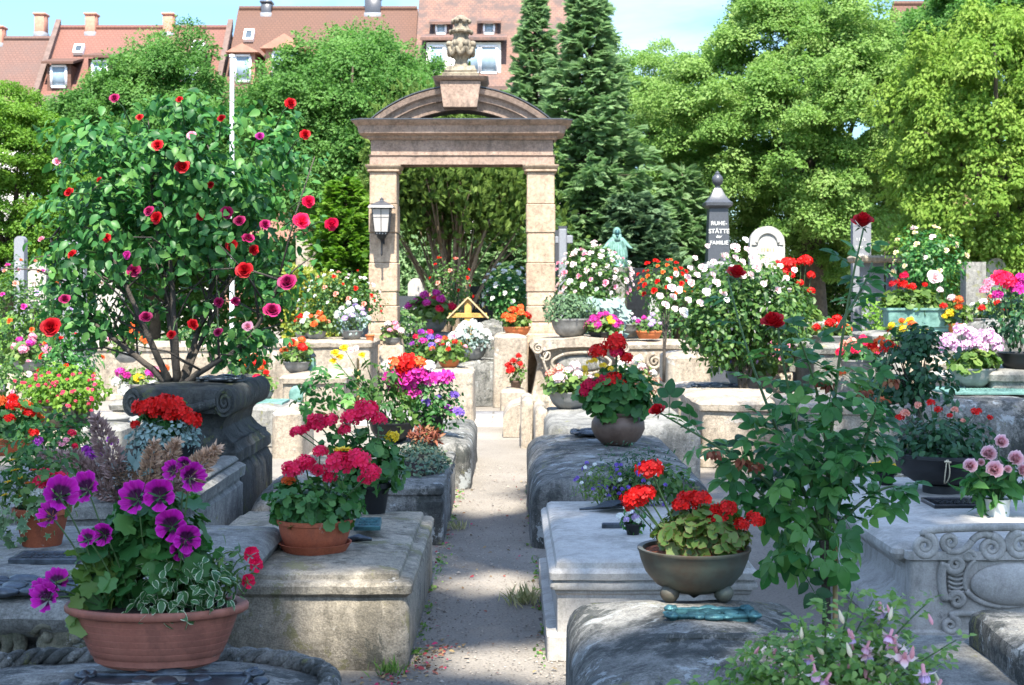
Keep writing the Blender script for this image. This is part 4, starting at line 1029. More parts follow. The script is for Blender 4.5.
# ------------------------------------------------------------------ trees and hedges
def tree(label,px,Y,crown,n_cl,cl_r,per,lsize,mat,tm,seed,trunk_r=.25,bark='bark',flat=.55,droop=.3,name='leafy_tree',zmin=.3,group='trees behind the graves',front=False,bot=None,base_x=None,lobes=None,limbs=14):
    """crown = ((px,py) centre, (rx,rz) in pixels, depth radius in m)"""
    g=rng(seed); (cpx,cpy),(rpx,rpz),ry=crown; k=Y/FPX
    bx=XA(px if base_x is None else base_x,Y); c=Vector((XA(cpx,Y)-bx,0,HC-(cpy-HZ)*k)); rx,rz=rpx*k,rpz*k
    o=thing(name,label,'tree',(bx,Y,0),0,group)
    d=g.normal(size=(n_cl,3)); d/=np.linalg.norm(d,axis=1,keepdims=True)
    off=Vector(tuple(g.uniform(0,40,3)))
    lump=np.array([1+.34*noise.noise(Vector(q)*1.9+off)+.16*noise.noise(Vector(q)*5+off) for q in d])
    rr=(.45+.55*g.uniform(0,1,n_cl)**.55)*lump
    C=np.array(c)+d*np.array([rx,ry,rz])*rr[:,None]
    C=C[C[:,2]>zmin]
    mb=MB()
    for i,q in enumerate(C):
        s=cl_r*g.uniform(.6,1.35); n=int(per*g.uniform(.6,1.3))
        e=g.normal(size=(n,3)); e/=np.linalg.norm(e,axis=1,keepdims=True); e[:,2]=np.abs(e[:,2])*.9-.25*(e[:,2]<0)
        P=q+e*np.array([s,s,s*flat])*(.55+.45*g.uniform(0,1,(n,1)))
        P[:,2]-=droop*s*(e[:,0]**2+e[:,1]**2)*.6
        N=e*.8+np.array([0,-.15,.75])+g.normal(size=(n,3))*.45
        D=np.cross(N,g.normal(size=(n,3)))+e*.7; D[:,2]-=droop*1.2
        mb.scatter(tm if not isinstance(tm,list) else tm[i%len(tm)],P,frames(D,N),lsize*g.uniform(.6,1.3,n),np.clip(g.uniform(0,1,n)*.5+.5*g.uniform(),0,1))
    mb.build('crown',M[mat],o,smooth=False)
    tb=MB(); top=Vector((c.x,0,c.z-rz*.25)); st=bez((0,0,-.1),(c.x*.2,0,top.z*.5),top,9)
    tube(tb,st,list(np.linspace(trunk_r*1.15,trunk_r*.45,9)),10)
    for i in range(min(limbs,len(C))):
        q=Vector(C[(i*7)%len(C)]); a=st[4+i%5]
        tube(tb,bez(a,a.lerp(q,.5)+Vector((0,0,.4)),q,7),list(np.linspace(trunk_r*.4,.02,7)),6)
    tb.warp(.03,2).build('trunk',M[bark],o)
    return o
def conifer(label,px,Y,top,bottom,half,n_b,mat,seed,lsize=.34,name='spruce_tree',group='trees behind the graves',power=.85,per=26):
    g=rng(seed); k=Y/FPX; bx=XA(px,Y); zt=HC-(top-HZ)*k; zb=max(.2,HC-(bottom-HZ)*k); hw=half*k
    o=thing(name,label,'tree',(bx,Y,0),0,group); mb=MB(); tb=MB()
    tube(tb,[(0,0,0),(0,0,zt*.5),(0,0,zt*.98)],[.22,.13,.02],8)
    for i in range(n_b):
        f=(i+.5)/n_b; z=zb+(zt-zb)*(1-(1-f)**1.0); L=hw*(1-f)**power*g.uniform(.65,1.2)+.06; a=i*2.39996+g.uniform(-.4,.4)
        dirv=np.array([math.cos(a),math.sin(a),0]); n=int(per*(.4+1.0*(L/hw)))
        u=g.uniform(.12,1,n)**.75; sag=-.25*L*u+.28*L*u*u
        side=np.array([-math.sin(a),math.cos(a),0])
        P=dirv*(L*u)[:,None]+side*(g.normal(0,.13,n)*L*(1.15-u*.7))[:,None]+np.array([0,0,1.])*(z+sag+g.normal(0,.06,n)*L)[:,None]
        D=dirv*1.0+side*g.normal(0,.7,(n,1))+np.array([0,0,1.])*g.normal(.05,.35,(n,1))
        mb.scatter(SPRAY,P,frames(D,np.array([0,0,1.])+g.normal(size=(n,3))*.5),lsize*g.uniform(.6,1.25,n),g.uniform(0,1,n))
        if i%3==0: tube(tb,[(0,0,z),tuple(dirv*L*.8+np.array([0,0,z]))],[.03,.008],4)
    P=np.array([[0,0,zt-.1*j] for j in range(8)]); mb.scatter(SPRAY,P,frames(np.tile([0,0,1.],(8,1))+g.normal(size=(8,3))*.25,g.normal(size=(8,3))),lsize*.8,g.uniform(0,1,8))
    mb.build('crown',M[mat],o,smooth=False); tb.build('trunk',M['bark'],o); return o
# left
tree('bright yellow-green tree at the far left edge in front of a white house',8,38,((8,195),(74,112),2.2),260,.5,110,.15,'lightgreen',CLUST,11,.16,zmin=1.2)
tree('dark green maple with a domed crown behind the red rose bush',150,44,((152,168),(104,124),3.0),400,.66,110,.2,'maple',CLUST,12,.3,zmin=1.0,flat=.85,droop=.6)
tree('broad green maple between the white pole and the gateway',345,42,((352,146),(106,122),3.0),420,.66,110,.19,'maple',CLUST,13,.3,zmin=1.0,flat=.85,droop=.6)
# conifers
conifer('slim dark spruce directly right of the urn, the shorter of two spires',535,37,-4,275,52,230,'spruce',14,.27,per=34)
conifer('tall dark spruce with a broad skirt, the right-hand one of two spires',588,35,-22,280,84,300,'spruce',15,.28,per=42)
# pale trees
tree('airy yellow-green tree with a thin top right of the tall spruce',642,48,((640,165),(72,122),2.2),330,.55,100,.17,'linden',CLUST,16,.2,zmin=1.2)
tree('huge pale green linden filling the sky right of the dark obelisk',815,38,((805,128),(152,152),3.4),560,.56,130,.17,'linden',CLUST,27,.38,zmin=1.7,droop=.6)
tree('yellow-green weeping cypress at the right edge of the picture',995,26,((1000,140),(112,160),2.0),560,.34,200,.085,'cypress',[SPRAY],18,.22,flat=.7,droop=1.2,zmin=.9,name='cypress_tree')
tree('dark leafy tree overhanging the top right corner',985,33,((985,15),(70,34),1.6),50,.55,110,.2,'maple',CLUST,19,.2,zmin=5)
# inside the gate
def yew(label,px,Y,seed):
    g=rng(seed); bx=XA(px,Y); o=thing('yew_bush',label,'tree',(bx,Y,0),0,'trees behind the graves'); k=Y/FPX
    mb=MB(); st=MB(); tips=[]
    for i in range(26):
        a=g.uniform(0,2*PI); sp=g.uniform(.25,1.7); h=g.uniform(2.6,5.0); tip=Vector((math.cos(a)*sp,math.sin(a)*sp*.8,h)); tips.append(tip)
        tube(st,bez((g.uniform(-.2,.2),g.uniform(-.2,.2),0),(tip.x*.25,tip.y*.25,h*.55),tip,9),list(np.linspace(.06,.014,9)),6)
        for q in range(3):
            b0=Vector((tip.x*.4,tip.y*.4,h*.6)); b1=tip+Vector(tuple(g.normal(size=3)*.35)); tube(st,[b0,(b0+b1)/2+Vector((0,0,.1)),b1],[.02,.012,.005],5); tips.append(b1)
    for t in tips:
        if t.z<2.7: continue
        n=90; e=g.normal(size=(n,3))*np.array([.27,.27,.3]); P=np.array(t)+e
        mb.scatter(SPRAY,P,frames(e*.6+np.array([0,-.2,.5])+g.normal(size=(n,3))*.2,g.normal(size=(n,3))+np.array([0,-1,.5])),.15*g.uniform(.6,1.3,n),g.uniform(0,1,n))
    blob(mb,SPRAY,5200,(0,0,4.2),(1.95,1.2,1.45),.15,g,shell=.7,lump=.4,droop=-.4)
    st.build('trunk',M['palebark'],o); mb.build('crown',M['yew'],o,smooth=False); return o
yew('clipped yew with bare pale stems seen through the gateway',452,29,21)
conifer('dark yew column behind the right-hand side of the gate opening',512,33,150,300,36,70,'spruce',22,.3,power=.35,name='yew_tree')
conifer('blue-grey juniper behind the green statue',632,33.5,196,285,48,90,'juniper',23,.26,power=.4,name='juniper_bush',per=34)
conifer('yellow-green cypress hedge plant just left of the gate',345,27,180,300,36,190,'lightgreen',24,.15,power=.35,name='cypress_bush',per=30)
conifer('low dark fir at the left behind the obelisk',682,36,170,290,42,90,'spruce',25,.3,power=.5,name='fir_tree')
def hedge(label,xa,xb,Y,top,mat,seed,n,size,tm=None,dep=.6,name='hedge',bot=0.0):
    g=rng(seed); x0,x1=XA(xa,Y),XA(xb,Y); zt=HC-(top-HZ)*Y/FPX
    o=thing(name,label,'hedge',((x0+x1)/2,Y,0),0,'hedges and shrubs'); mb=MB(); hw=(x1-x0)/2
    P=np.stack([g.uniform(-hw,hw,n),g.uniform(-dep,dep,n),bot+(zt-bot)*g.uniform(0,1,n)**.8],1)
    zz=np.array([zt*(.86+.22*noise.noise(Vector((p[0]*1.1,seed,0)))) for p in P]); P[:,2]*=zz/zt
    N=np.stack([g.normal(0,.5,n),-np.ones(n)*.7+g.normal(0,.4,n),np.ones(n)*.7],1)
    mb.scatter(tm or CLUST[0],P,frames(np.cross(N,g.normal(size=(n,3))),N),size*g.uniform(.6,1.3,n),g.uniform(0,1,n)); mb.build('foliage',M[mat],o,smooth=False)
    st=MB()
    for i in range(max(3,int(hw*2))): x=g.uniform(-hw,hw); tube(st,[(x,0,0),(x+g.uniform(-.2,.2),0,zt*.7)],[.04,.015],5)
    st.build('stem',M['bark'],o); return o
hedge('long dark hedge in the shade under the linden',640,1060,41,244,'yew',31,5200,.3,dep=1.0)
hedge('dark hedge under the two maples on the left',-60,470,47,230,'maple',32,5200,.34,dep=1.0)
hedge('low dark hedge behind the gate opening',380,640,37,215,'spruce',33,5200,.28,dep=.8)
# the two trees behind the photographer whose shade falls on the near graves
SUND=np.array([math.sin(R(SUN_AZ))*math.cos(R(SUN_EL)),math.cos(R(SUN_AZ))*math.cos(R(SUN_EL)),-math.sin(R(SUN_EL))])
GAPS=[(.36,5.33,.36),(-.80,6.58,.27),(.12,6.5,.42),(.0,8.3,.3),(1.0,4.6,.3),(-1.9,9.0,.32),(2.6,7.9,.3),(2.0,5.4,.32),(-.2,11.5,.35)]  # chosen sun patches; crown leaves on their sun rays are cut out to light them
def shade_tree(label,x,y,c,rad,n,seed,size=.42):
    g=rng(seed); o=thing('shade_tree',label,'tree',(x,y,0),0,'shade trees beside the photographer'); mb=MB()
    c=np.array(c); cl=g.normal(size=(n,3)); cl/=np.linalg.norm(cl,axis=1,keepdims=True); C=c+cl*np.array(rad)*(g.uniform(0,1,(n,1))**.42)
    for q in C:
        m_=44; e=g.normal(size=(m_,3))*np.array([.55,.55,.28]); N=np.array([0,-.3,1.])+g.normal(size=(m_,3))*.5
        pp=q+e; gr=pp+np.array([x,y,0])+SUND*((pp[:,2:3]-.45)/-SUND[2]); keep=np.ones(len(pp),bool)
        for sx,sy,sr in GAPS: keep&=((gr[:,0]-sx)**2+(gr[:,1]-sy)**2)>(sr+.16)**2
        pp=pp[keep]; N=N[keep]; m_=len(pp)
        if not m_: continue
        mb.scatter(CLUST[0],pp,frames(np.cross(N,g.normal(size=(m_,3))),N),size*g.uniform(.6,1.2,m_),g.uniform(0,1,m_))
    mb.build('crown',M['maple'],o,smooth=False); tb=MB(); tube(tb,[(0,0,-.1),(c[0]*.1,c[1]*.1,3),(c[0]*.6,c[1]*.6,c[2]*.7),tuple(c)],[.38,.3,.2,.1],10)
    for i in range(12): q=Vector(C[i*3]); a=Vector(tuple(c*.6+np.array([0,0,.5]))); tube(tb,bez(a,a.lerp(q,.5)+Vector((0,0,.5)),q,6),list(np.linspace(.1,.02,6)),5)
    tb.build('trunk',M['bark'],o)
shade_tree('tall shade tree standing behind the photographer, left of the path',-5.4,-10.0,(.8,2.6,20.5),(5.2,6.2,3.2),290,41)
shade_tree('tall shade tree standing behind the photographer, right of the path',5.6,-10.0,(-.9,4.7,20.5),(5.6,6.2,3.2),290,42)
# ================================================================== NEAR TOMBS
# --- A: rounded dark tomb at the bottom left
zA=.55
A=tomb('low dark rounded tomb with a carved rope border, nearest on the left',-1.95,-.47,3.55,5.0,barrel_prof(.50,.16),'dark',cr=.42,crown=.05,ne=16,nc=8,warp=.012,seed=1)
mb=MB()
def ropepath(i,z):
    return [Vector((x,y,z)) for x,y in rrect(-1.95+i,-.47-i,3.55+i,5.0-i,.36,8,8)]
P_=ropepath(.10,.508); 
# finer sampling for the twist
fine=[]
for i in range(len(P_)):
    a,b=P_[i],P_[(i+1)%len(P_)]; n=max(1,int((b-a).length/.012))
    for k in range(n): fine.append(a.lerp(b,k/n))
for ph in (0,2.1,4.2):
    pts=[];L=0
    for i,p in enumerate(fine):
        q=fine[(i+1)%len(fine)]; t_=(q-p).normalized(); s_=t_.cross(Vector((0,0,1)))
        L+=(q-p).length; th=L*38+ph
        pts.append(rel(A,p+s_*.018*math.cos(th)+Vector((0,0,.018*math.sin(th)))))
    tube(mb,pts,.019,6,cap=False)
mb.warp(.006,18,2).build('rope_border',M['dark'],A)
epitaph('lumpy bronze relief on the nearest left-hand tomb, in front of the oval pot',W(165,688,4.45),.62,.26,'bronze',.05,1,name='bronze_relief')
# --- the oval pot of purple pelargonium
zp=DZ(663,.553); P=Plant('potted_pelargonium','oval red-brown pot of purple dark-eyed pelargoniums with white-edged leaves','potted plant',(XA(160,zp)-.01,zp,.552),51,group='potted flowers on the tombs')
prof=[(.60,0),(.63,.012),(.64,.035),(.70,.05)]
for i in range(7):
    f=i/6; r_=.70+.20*f**.8; z_=.055+.48*f; prof+=[(r_,z_),(r_+.028,z_+.065),(r_+.022,z_+.068)]
prof+=[(.93,.60),(1.0,.615),(1.035,.64),(1.04,.69),(1.02,.715),(.97,.715)]
P.pot(prof,.275,'plasticpot',1.03,.62)
P.leaves(ger_leaf(),360,(-.02,.02,P.zt+.09),(.23,.13,.27),.040,'ger_leaf',zcut=P.zt-.02,lump=.2,shell=.3)
P.leaves(ger_leaf(),150,(-.02,.03,P.zt+.22),(.19,.10,.15),.038,'ger_leaf',lump=.3,shell=.2)
mb=MB(); blob(mb,GERLEAF,40,(-.2,-.03,P.zt+.06),(.09,.08,.15),.048,P.g,zcut=P.zt-.06); mb.build('foliage',M['ger_leaf_light'],P.o)
P.leaves(OVATE_F,190,(.10,-.07,P.zt+.05),(.17,.10,.12),.038,'varieg',name='white_edged_leaves',zcut=P.zt-.035,shell=.3,up=.3)
P.leaves(OVATE_F,30,(.05,-.14,P.zt+.02),(.13,.03,.06),.040,'varieg',name='white_edged_leaves',shell=.2,up=0,out=1.2,droop=.9)
P.leaves(NARROW,260,(.17,.03,P.zt+.07),(.13,.1,.11),.04,'shrub',name='fine_leaves',zcut=P.zt-.01,shell=.2,droop=-.5)
lst=[]
for px,py,r in ((60,497,19),(88,490,17),(52,517,15),(138,500,18),(160,497,17),(190,478,16),(174,472,11),(172,527,17),(186,540,15),(105,535,12),(88,540,10),(48,600,16),(57,584,14),(42,592,12),(180,550,12),(186,465,9)):
    Y=zp-.10+P.g.uniform(-.03,.06); p=W(px,py,Y)
    lst.append((P.L(p),r*Y/FPX*1.0,pelarg_mesh(PM['violet'],len(lst)%3)))
for p,r,me in lst:
    b=Vector((p.x*.5,p.y*.3,P.zt-.02)); tube(P.stm,bez(b,(b+p)/2+Vector((0,0,.05)),p,7),.0028,5); P.nst+=1
    q=Vector((p.x*.8+P.g.normal()*.42,-.8+P.g.normal()*.2,.30+P.g.normal()*.3)).normalized().to_track_quat('Z','Y').to_euler()
    o=part(me,'flower',P.o,p,q,r); o.rotation_euler.rotate_axis('Z',P.g.uniform(-.5,.5))
for px,py,r in ((250,556,7),(255,566,6),(247,582,6)):
    Y=zp+.02; p=P.L(W(px,py,Y)); part(pelarg_mesh(PM['crimson'],0),'flower',P.o,p,Vector((.5,-.8,.2)).to_track_quat('Z','Y').to_euler(),r*Y/FPX*1.3); tube(P.stm,bez((.2,.02,P.zt-.02),(.24,.02,p.z+.02),p,6),.0025,5)
P.done()
# --- B: carved tomb behind it
xb0,xb1=-2.75,-1.205
prof=[(0,.02),(.07,.02),(.10,.06),(.14,.12),(.17,.15),(.20,.14),(.24,.08),(.28,.05),(.31,.06),(.335,.12),(.36,.15),(.385,.12),(.42,.02),(.46,-.035),(.50,-.05),(.53,-.035),(.55,-.005),(.56,.035)]
B=tomb('carved grey tomb with scrolls and a lion mask, behind the oval pot',xb0,xb1,5.55,7.35,prof,'grey',cr=.03,crown=.02,ne=14,warp=.008,seed=3)
mb=MB()
for px in (2,52):
    pass
for cx,cw,st in ((-2.28,1,0),(-2.0,1,0),(-1.40,-1,PI)):
    tube(mb,[rel(B,p) for p in spiral_xz(cx,.38,5.575,.125,2.1,PI/2,-cw,.12)],list(np.linspace(.03,.014,44)),8)
    ball(mb,rel(B,(cx,5.57,.38)),.03,8,6)
tube(mb,[rel(B,(-2.7,5.56,.20)),rel(B,(-1.2,5.56,.20))],.028,8)
mb.warp(.006,14).build('scroll_carving',M['mossy'],B)
mb=MB(); mx_=-1.72
ball(mb,rel(B,(mx_,5.58,.39)),.10,14,10,(1.1,.55,1.0)); ball(mb,rel(B,(mx_,5.52,.36)),.05,10,8,(1.2,.8,.8)); ball(mb,rel(B,(mx_,5.535,.305)),.045,10,8,(1.2,.7,.6))
for s in (-1,1):
    ball(mb,rel(B,(mx_+s*.055,5.53,.425)),.026,8,6); ball(mb,rel(B,(mx_+s*.07,5.535,.34)),.045,8,6); ball(mb,rel(B,(mx_+s*.11,5.56,.46)),.035,8,6)
    tube(mb,[rel(B,p) for p in bez((mx_+s*.03,5.53,.465),(mx_+s*.07,5.51,.49),(mx_+s*.1,5.53,.45),7)],.016,6)
    tube(mb,[rel(B,p) for p in bez((mx_+s*.1,5.57,.45),(mx_+s*.2,5.56,.50),(mx_+s*.22,5.58,.36),9)],list(np.linspace(.035,.02,9)),7)
mb.warp(.006,20).build('mask_carving',M['mossy'],B)
epitaph('coiled bronze epitaph on the carved tomb with the lion mask',W(14,590,DZ(590,.575)),.62,.30,'bronze',0,2)
plate('small curled bronze cartouche behind the larger plate on the carved tomb',W(50,560,DZ(560,.58)),.3,.2,'bronze')
# pot B1 of mixed flowers
Y=DZ(545,.58); P=Plant('potted_flowers','terracotta pot of mixed yellow, pink and white flowers with trailing ivy','potted plant',(XA(42,Y),Y,.58),52,group='potted flowers on the tombs')
P.pot('pot',.125,'terracotta')
P.leaves(IVY,110,(-.06,-.09,P.zt-.03),(.17,.1,.16),.05,'ivy',name='ivy_leaves',shell=.5,droop=.7,up=.2)
P.leaves(OVATE,420,(0,0,P.zt+.12),(.22,.17,.17),.045,'shrub',lump=.3,shell=.3)
P.leaves(NARROW,160,(-.1,0,P.zt+.2),(.14,.12,.15),.05,'ger_leaf',lump=.3,shell=.2,name='fine_leaves')
g=P.g; lst=[]
for px,py,c,r in ((15,470,'yellow',.025),(8,482,'yellow',.026),(22,478,'yellow',.025),(28,483,'orange',.022),(5,495,'yellow',.022),(18,497,'yellow',.022),(33,470,'crimson',.02),(12,460,'yellow',.02)):
    lst.append((P.L(W(px,py,Y-.1)),r,daisy_mesh(PM[c],PM['eye'],0,10)))
for px,py,c,r in ((40,483,'cerise',.035),(48,476,'cerise',.04),(55,486,'pink',.034),(38,492,'white',.03),(30,500,'white',.024),(46,500,'white',.03),(60,478,'cerise',.03),(35,502,'crimson',.02),(65,490,'white',.022)):
    lst.append((P.L(W(px,py,Y-.08)),r,head_mesh(PM[c],len(lst)%3,14,.55)))
P.heads(lst); P.done()
# dried plumes
Y=DZ(500,.56); P=Plant('dried_arrangement','arrangement of dried tan and mauve plumes with a dark pine cone','flower arrangement',(XA(140,Y),Y,.56),53)
P.pot('low',.13,'blackpot')
for px,py,L,a,c in ((108,450,.30,-.3,'plume_mauve'),(75,470,.30,-1.0,'plume_mauve'),(92,474,.26,-.7,'plume_mauve'),(128,478,.22,-.2,'plume_tan'),(150,470,.25,.2,'plume_tan'),(165,468,.27,.45,'plume_tan'),(180,480,.25,.7,'plume_tan'),(195,472,.30,.75,'plume_tan'),(140,487,.2,.3,'plume_tan'),(116,486,.2,-.5,'plume_tan'),(100,490,.2,-1.1,'plume_mauve'),(172,490,.2,1.0,'plume_mauve'),(155,486,.2,.3,'plume_mauve')):
    p=P.L(W(px,py,Y+P.g.uniform(-.08,.08))); dr=Vector((math.sin(a),-.25,math.cos(a))); L*=1.35
    part(plume_mesh(PM[c],len(P.o.children)%3),'plume',P.o,p-dr*L*.45,dr.to_track_quat('Z','Y').to_euler(),L)
P.leaves(leaf_t(.35,.25,.2),14,(-.04,0,P.zt+.1),(.09,.06,.06),.12,'dusty',name='strap_leaves',droop=-.6)
mb=MB(); c0=P.L(W(122,476,Y-.1))
for i in range(46):
    f=i/46; a=i*2.4; r_=.035*math.sin(PI*(.12+.85*f))+.004; q=Vector((r_*math.cos(a),r_*math.sin(a),.11*f-.05))
    dv=Vector((math.cos(a),math.sin(a),.5)); mb.scatter(DIAM,[tuple(c0+q)],frames([tuple(dv)],[(0,0,1)]),.03)
mb.build('pine_cone',M['bark'],P.o); P.done()
# --- C: moulded sandstone tomb with the terracotta bowl
zC=.44
prof=[(0,.012),(.05,.0),(.285,0),(.30,.008),(.335,.012),(.345,.0),(.355,-.012),(.39,-.014),(.405,.0),(.408,.03),(.412,.045),(.432,.05),(.44,.062)]
Ct=tomb('beige sandstone tomb with a moulded rim carrying the red geranium bowl',-1.62,-.475,6.66,8.65,prof,'sand',cr=.03,crown=.018,ne=16,warp=.005,seed=5)
Y=7.22; P=Plant('potted_geranium','terracotta bowl and saucer of cerise geraniums with one yellow daisy','potted plant',(XA(315,Y),Y,.452),54,group='potted flowers on the tombs')
P.saucer(.18,'terracotta',.045); P.pot('pan',.19,'terracotta',z0=.03,zsc=.86)
P.leaves(GERLEAF,520,(-.005,0,P.zt+.06),(.255,.22,.14),.031,'ger_leaf',zcut=P.zt-.03,lump=.2,shell=.35)
lst=[]
for px,py,r,c in ((293,470,14,'cerise'),(305,464,11,'cerise'),(318,471,9,'cerise'),(340,464,17,'cerise'),(357,460,15,'cerise'),(370,472,11,'cerise'),(320,452,9,'cerise'),(289,481,8,'orange'),(365,480,8,'cerise'),(330,478,9,'cerise')):
    p=W(px,py,Y-.1+P.g.uniform(0,.1)); lst.append((P.L(p),r*Y/FPX*.9,head_mesh(PM[c],len(lst)%3,34,.36)))
P.heads(lst)
p=P.L(W(343,450,Y-.05)); P.heads([(p,.062,daisy_mesh(PM['yellow'],PM['eye'],1,20))],name='daisy_flower',lean=.1)
P.done()
plate('flat green bronze plate lying on the beige tomb right of the terracotta bowl',W(368,526,7.75)-Vector((0,0,.0)),.14,.3,'copperdark',0.06)
p=W(358,541,7.45); o=thing('bronze_ornament','small dark bronze ornament beside the terracotta saucer','ornament',(p.x,p.y,.455)); mb=MB(); tube(mb,[(-.06,0,.01),(0,.02,.02),(.07,.01,.012)],[.012,.02,.008],7); ball(mb,(.0,.02,.02),.028,8,6,(1.3,1,.5)); mb.build('casting',M['bronze'],o)
# second pot on C (dark, cerise flowers and dark foliage)
Y=8.45; P=Plant('potted_geranium','tall black pot of cerise geraniums behind the terracotta bowl','potted plant',(XA(374,Y),Y,.45),55,group='potted flowers on the tombs')
P.pot('pot',.095,'blackpot',zsc=1.35)
P.leaves(GERLEAF,330,(-.02,0,P.zt+.10),(.23,.18,.19),.036,'ger_leaf',zcut=P.zt-.05,lump=.3,shell=.3)
P.leaves(OVATE,70,(-.2,-.05,P.zt+.24),(.13,.1,.14),.06,'rose_leaf',name='grey_leaves',lump=.3,shell=.2)
lst=[]
for px,py,r,c in ((318,424,15,'crimson'),(331,421,10,'crimson'),(352,418,15,'cerise'),(366,412,18,'cerise'),(378,420,11,'cerise'),(296,432,9,'crimson'),(303,431,7,'cerise'),(345,430,8,'cerise')):
    p=W(px,py,Y-.08); lst.append((P.L(p),r*Y/FPX*.82,head_mesh(PM['cerise' if len(lst)%3 else c],len(lst)%3,32,.37)))
P.heads(lst)
P.heads([(P.L(W(393,437,Y)),.042,head_mesh(PM['yellow'],1,20,.45))],name='flower_head')
P.done()
# --- D: dark block with a stonecrop bed, E behind it
Dt=tomb('dark grey block with a bed of stonecrop on top, left edge of the path',-1.35,-.475,9.95,12.2,[(0,.0),(.29,0),(.31,.015),(.33,.015),(.345,0),(.385,.0),(.40,.02)],'dark',cr=.035,crown=.012,ne=12,warp=.01,seed=7)
o=thing('stonecrop_bed','low mat of grey-green stonecrop spreading on the dark block','plant',(XA(418,11.0),11.0,.40),0)
mb=MB(); g=rng(61); blob(mb,OVATE,2600,(0,0,.02),(.24,.65,.15),.032,g,shell=.55,zcut=.0,lump=.25,droop=-.5); mb.build('foliage',M['sedum'],o)
mb=MB(); ball(mb,(0,0,0),.2,16,8,(1,2.9,.5)); mb.warp(.02,9).build('soil',M['soil'],o)
Y=11.9; P=Plant('potted_succulent','small dark bowl of dry brown houseleeks on the dark block','potted plant',(XA(425,Y),Y,.41),56,group='potted flowers on the tombs'); P.pot('bowl',.11,'blackpot'); P.leaves(NARROW,260,(0,0,P.zt+.03),(.14,.13,.08),.06,'dryleaf',droop=-.6); P.done()
Et=tomb('dark rounded tomb at the left of the path, sunlit beyond it',-1.15,-.36,12.75,15.2,barrel_prof(.40,.10),'dark',cr=.1,crown=.03,ne=10,warp=.012,seed=9)
# pots on D and E
Y=12.0; P=Plant('potted_petunia','black pot of hanging magenta and violet petunias on the dark rounded tomb','potted plant',(XA(432,13.2),13.2,.42),57,group='potted flowers on the tombs'); Y=13.2
P.pot('pot',.115,'blackpot',zsc=1.2)
P.leaves(OVATE,640,(0,-.02,P.zt+.14),(.30,.25,.25),.05,'ger_leaf',lump=.3,shell=.3)
P.leaves(OVATE,200,(.05,-.05,P.zt-.03),(.26,.15,.15),.045,'rose_leaf',shell=.4,lump=.3,name='trailing_leaves')
lst=[]
for px,py,r,c in ((393,378,10,'magenta'),(398,386,11,'magenta'),(411,380,11,'magenta'),(420,372,11,'magenta'),(431,379,10,'magenta'),(445,378,8,'magenta'),(405,370,8,'red'),(395,364,8,'orange'),(408,362,9,'red'),(420,364,8,'orange'),(428,366,7,'white'),(388,366,6,'white'),(426,402,5,'blue'),(454,395,5,'blue'),(458,412,5,'blue'),(448,408,4,'purple'),(438,398,4,'blue'),(412,394,9,'magenta')):
    p=W(px,py,Y-.12); lst.append((P.L(p),r*Y/FPX,head_mesh(PM[c],len(lst)%3,16,.55)))
P.heads(lst); P.done()
Y=12.9; P=Plant('potted_rose','yellow roses with a stake in a wide black bowl, left of the path','potted plant',(XA(392,Y),Y,.41),58,group='potted flowers on the tombs')
P.pot('bowl',.2,'blackpot'); st=MB(); P_=P
for px,py in ((330,355),(345,350),(362,352),(310,372),(352,372),(376,366),(318,395)):
    tp=P.L(W(px,py,Y+P.g.uniform(-.2,.1))); tube(st,bez((P.g.uniform(-.08,.08),0,.1),(tp.x*.5,0,tp.z*.55),tp,8),[.008]*4+[.006,.005,.004,.003],5)
st.build('stem',M['stem'],P.o)
mb=MB(); tube(mb,[P.L(W(358,425,Y)),P.L(W(358,358,Y))],.014,6); mb.build('stake',M['cane'],P.o)
for c,r_,n in (((325,385),(26,22),26),((355,395),(26,22),34),((380,385),(22,26),36),((398,405),(16,14),30),((308,398),(12,14),12)):
    k=Y/FPX; q=P.L(W(c[0],c[1],Y)); P.leaves(ROSELEAF,n,q,(r_[0]*k,.2,r_[1]*k),.16,'rose_leaf_light' if c[0]>370 else 'rose_leaf',shell=.2,droop=.4)
lst=[]
for px,py,r,c in ((335,354,7,'yellow'),(344,349,7,'yellow'),(333,362,6,'yellow'),(362,356,6,'yellow'),(350,351,6,'palepink'),(356,349,5,'palepink'),(340,358,6,'yellow')):
    p=P.L(W(px,py,Y-.1)); part(rose_mesh(PM[c],len(lst)%3,12,1.2),'rose_bloom',P.o,p,Vector((0,-.6,.7)).to_track_quat('Z','Y').to_euler(),r*Y/FPX*.75)
P.done()
# --- F0, F and the big rose bush
F0=tomb('grey slab tomb with a raised moulded edge in front of the volute tomb',-3.4,-1.87,8.15,10.15,[(0,.01),(.40,.01),(.42,.03),(.45,.03),(.46,0),(.53,-.01),(.55,.02)],'grey',cr=.02,crown=.012,ne=12,warp=.007,seed=11)
mb=MB(); box(mb,rel(F0,(-2.03,0,0)).x,rel(F0,(-1.9,0,0)).x,.03,1.95,.552,.60,0,.02); mb.warp(.006,9).build('raised_edge',M['grey'],F0)
zt=1.04
Fo=thing('tomb','dark volute tomb on a stepped base carrying the big red rose bush','tomb',(XA(179,10.4),10.4,0),0,'tombs along the path')
mb=MB(); x0,x1=rel(Fo,W(110,0,10.4)).x,rel(Fo,W(283,0,10.4)).x
loft(mb,-.62,.62,0,2.0,[(0,0),(.40,0),(.46,.04),(.50,.08)],.08,8,crown=.0); loft(mb,-.60,.60,.03,1.95,[(.502,.0),(.58,.0),(.61,.04),(.64,.05)],.03,8)
loft(mb,-.52,.52,.08,1.9,[(.642,.0),(.68,.06),(.74,.12),(.80,.10),(.86,.03)],.03,8)
mb.warp(.012,7,4).build('stepped_base',M['black'],Fo,sharp=40).scale=(.70,.75,1)
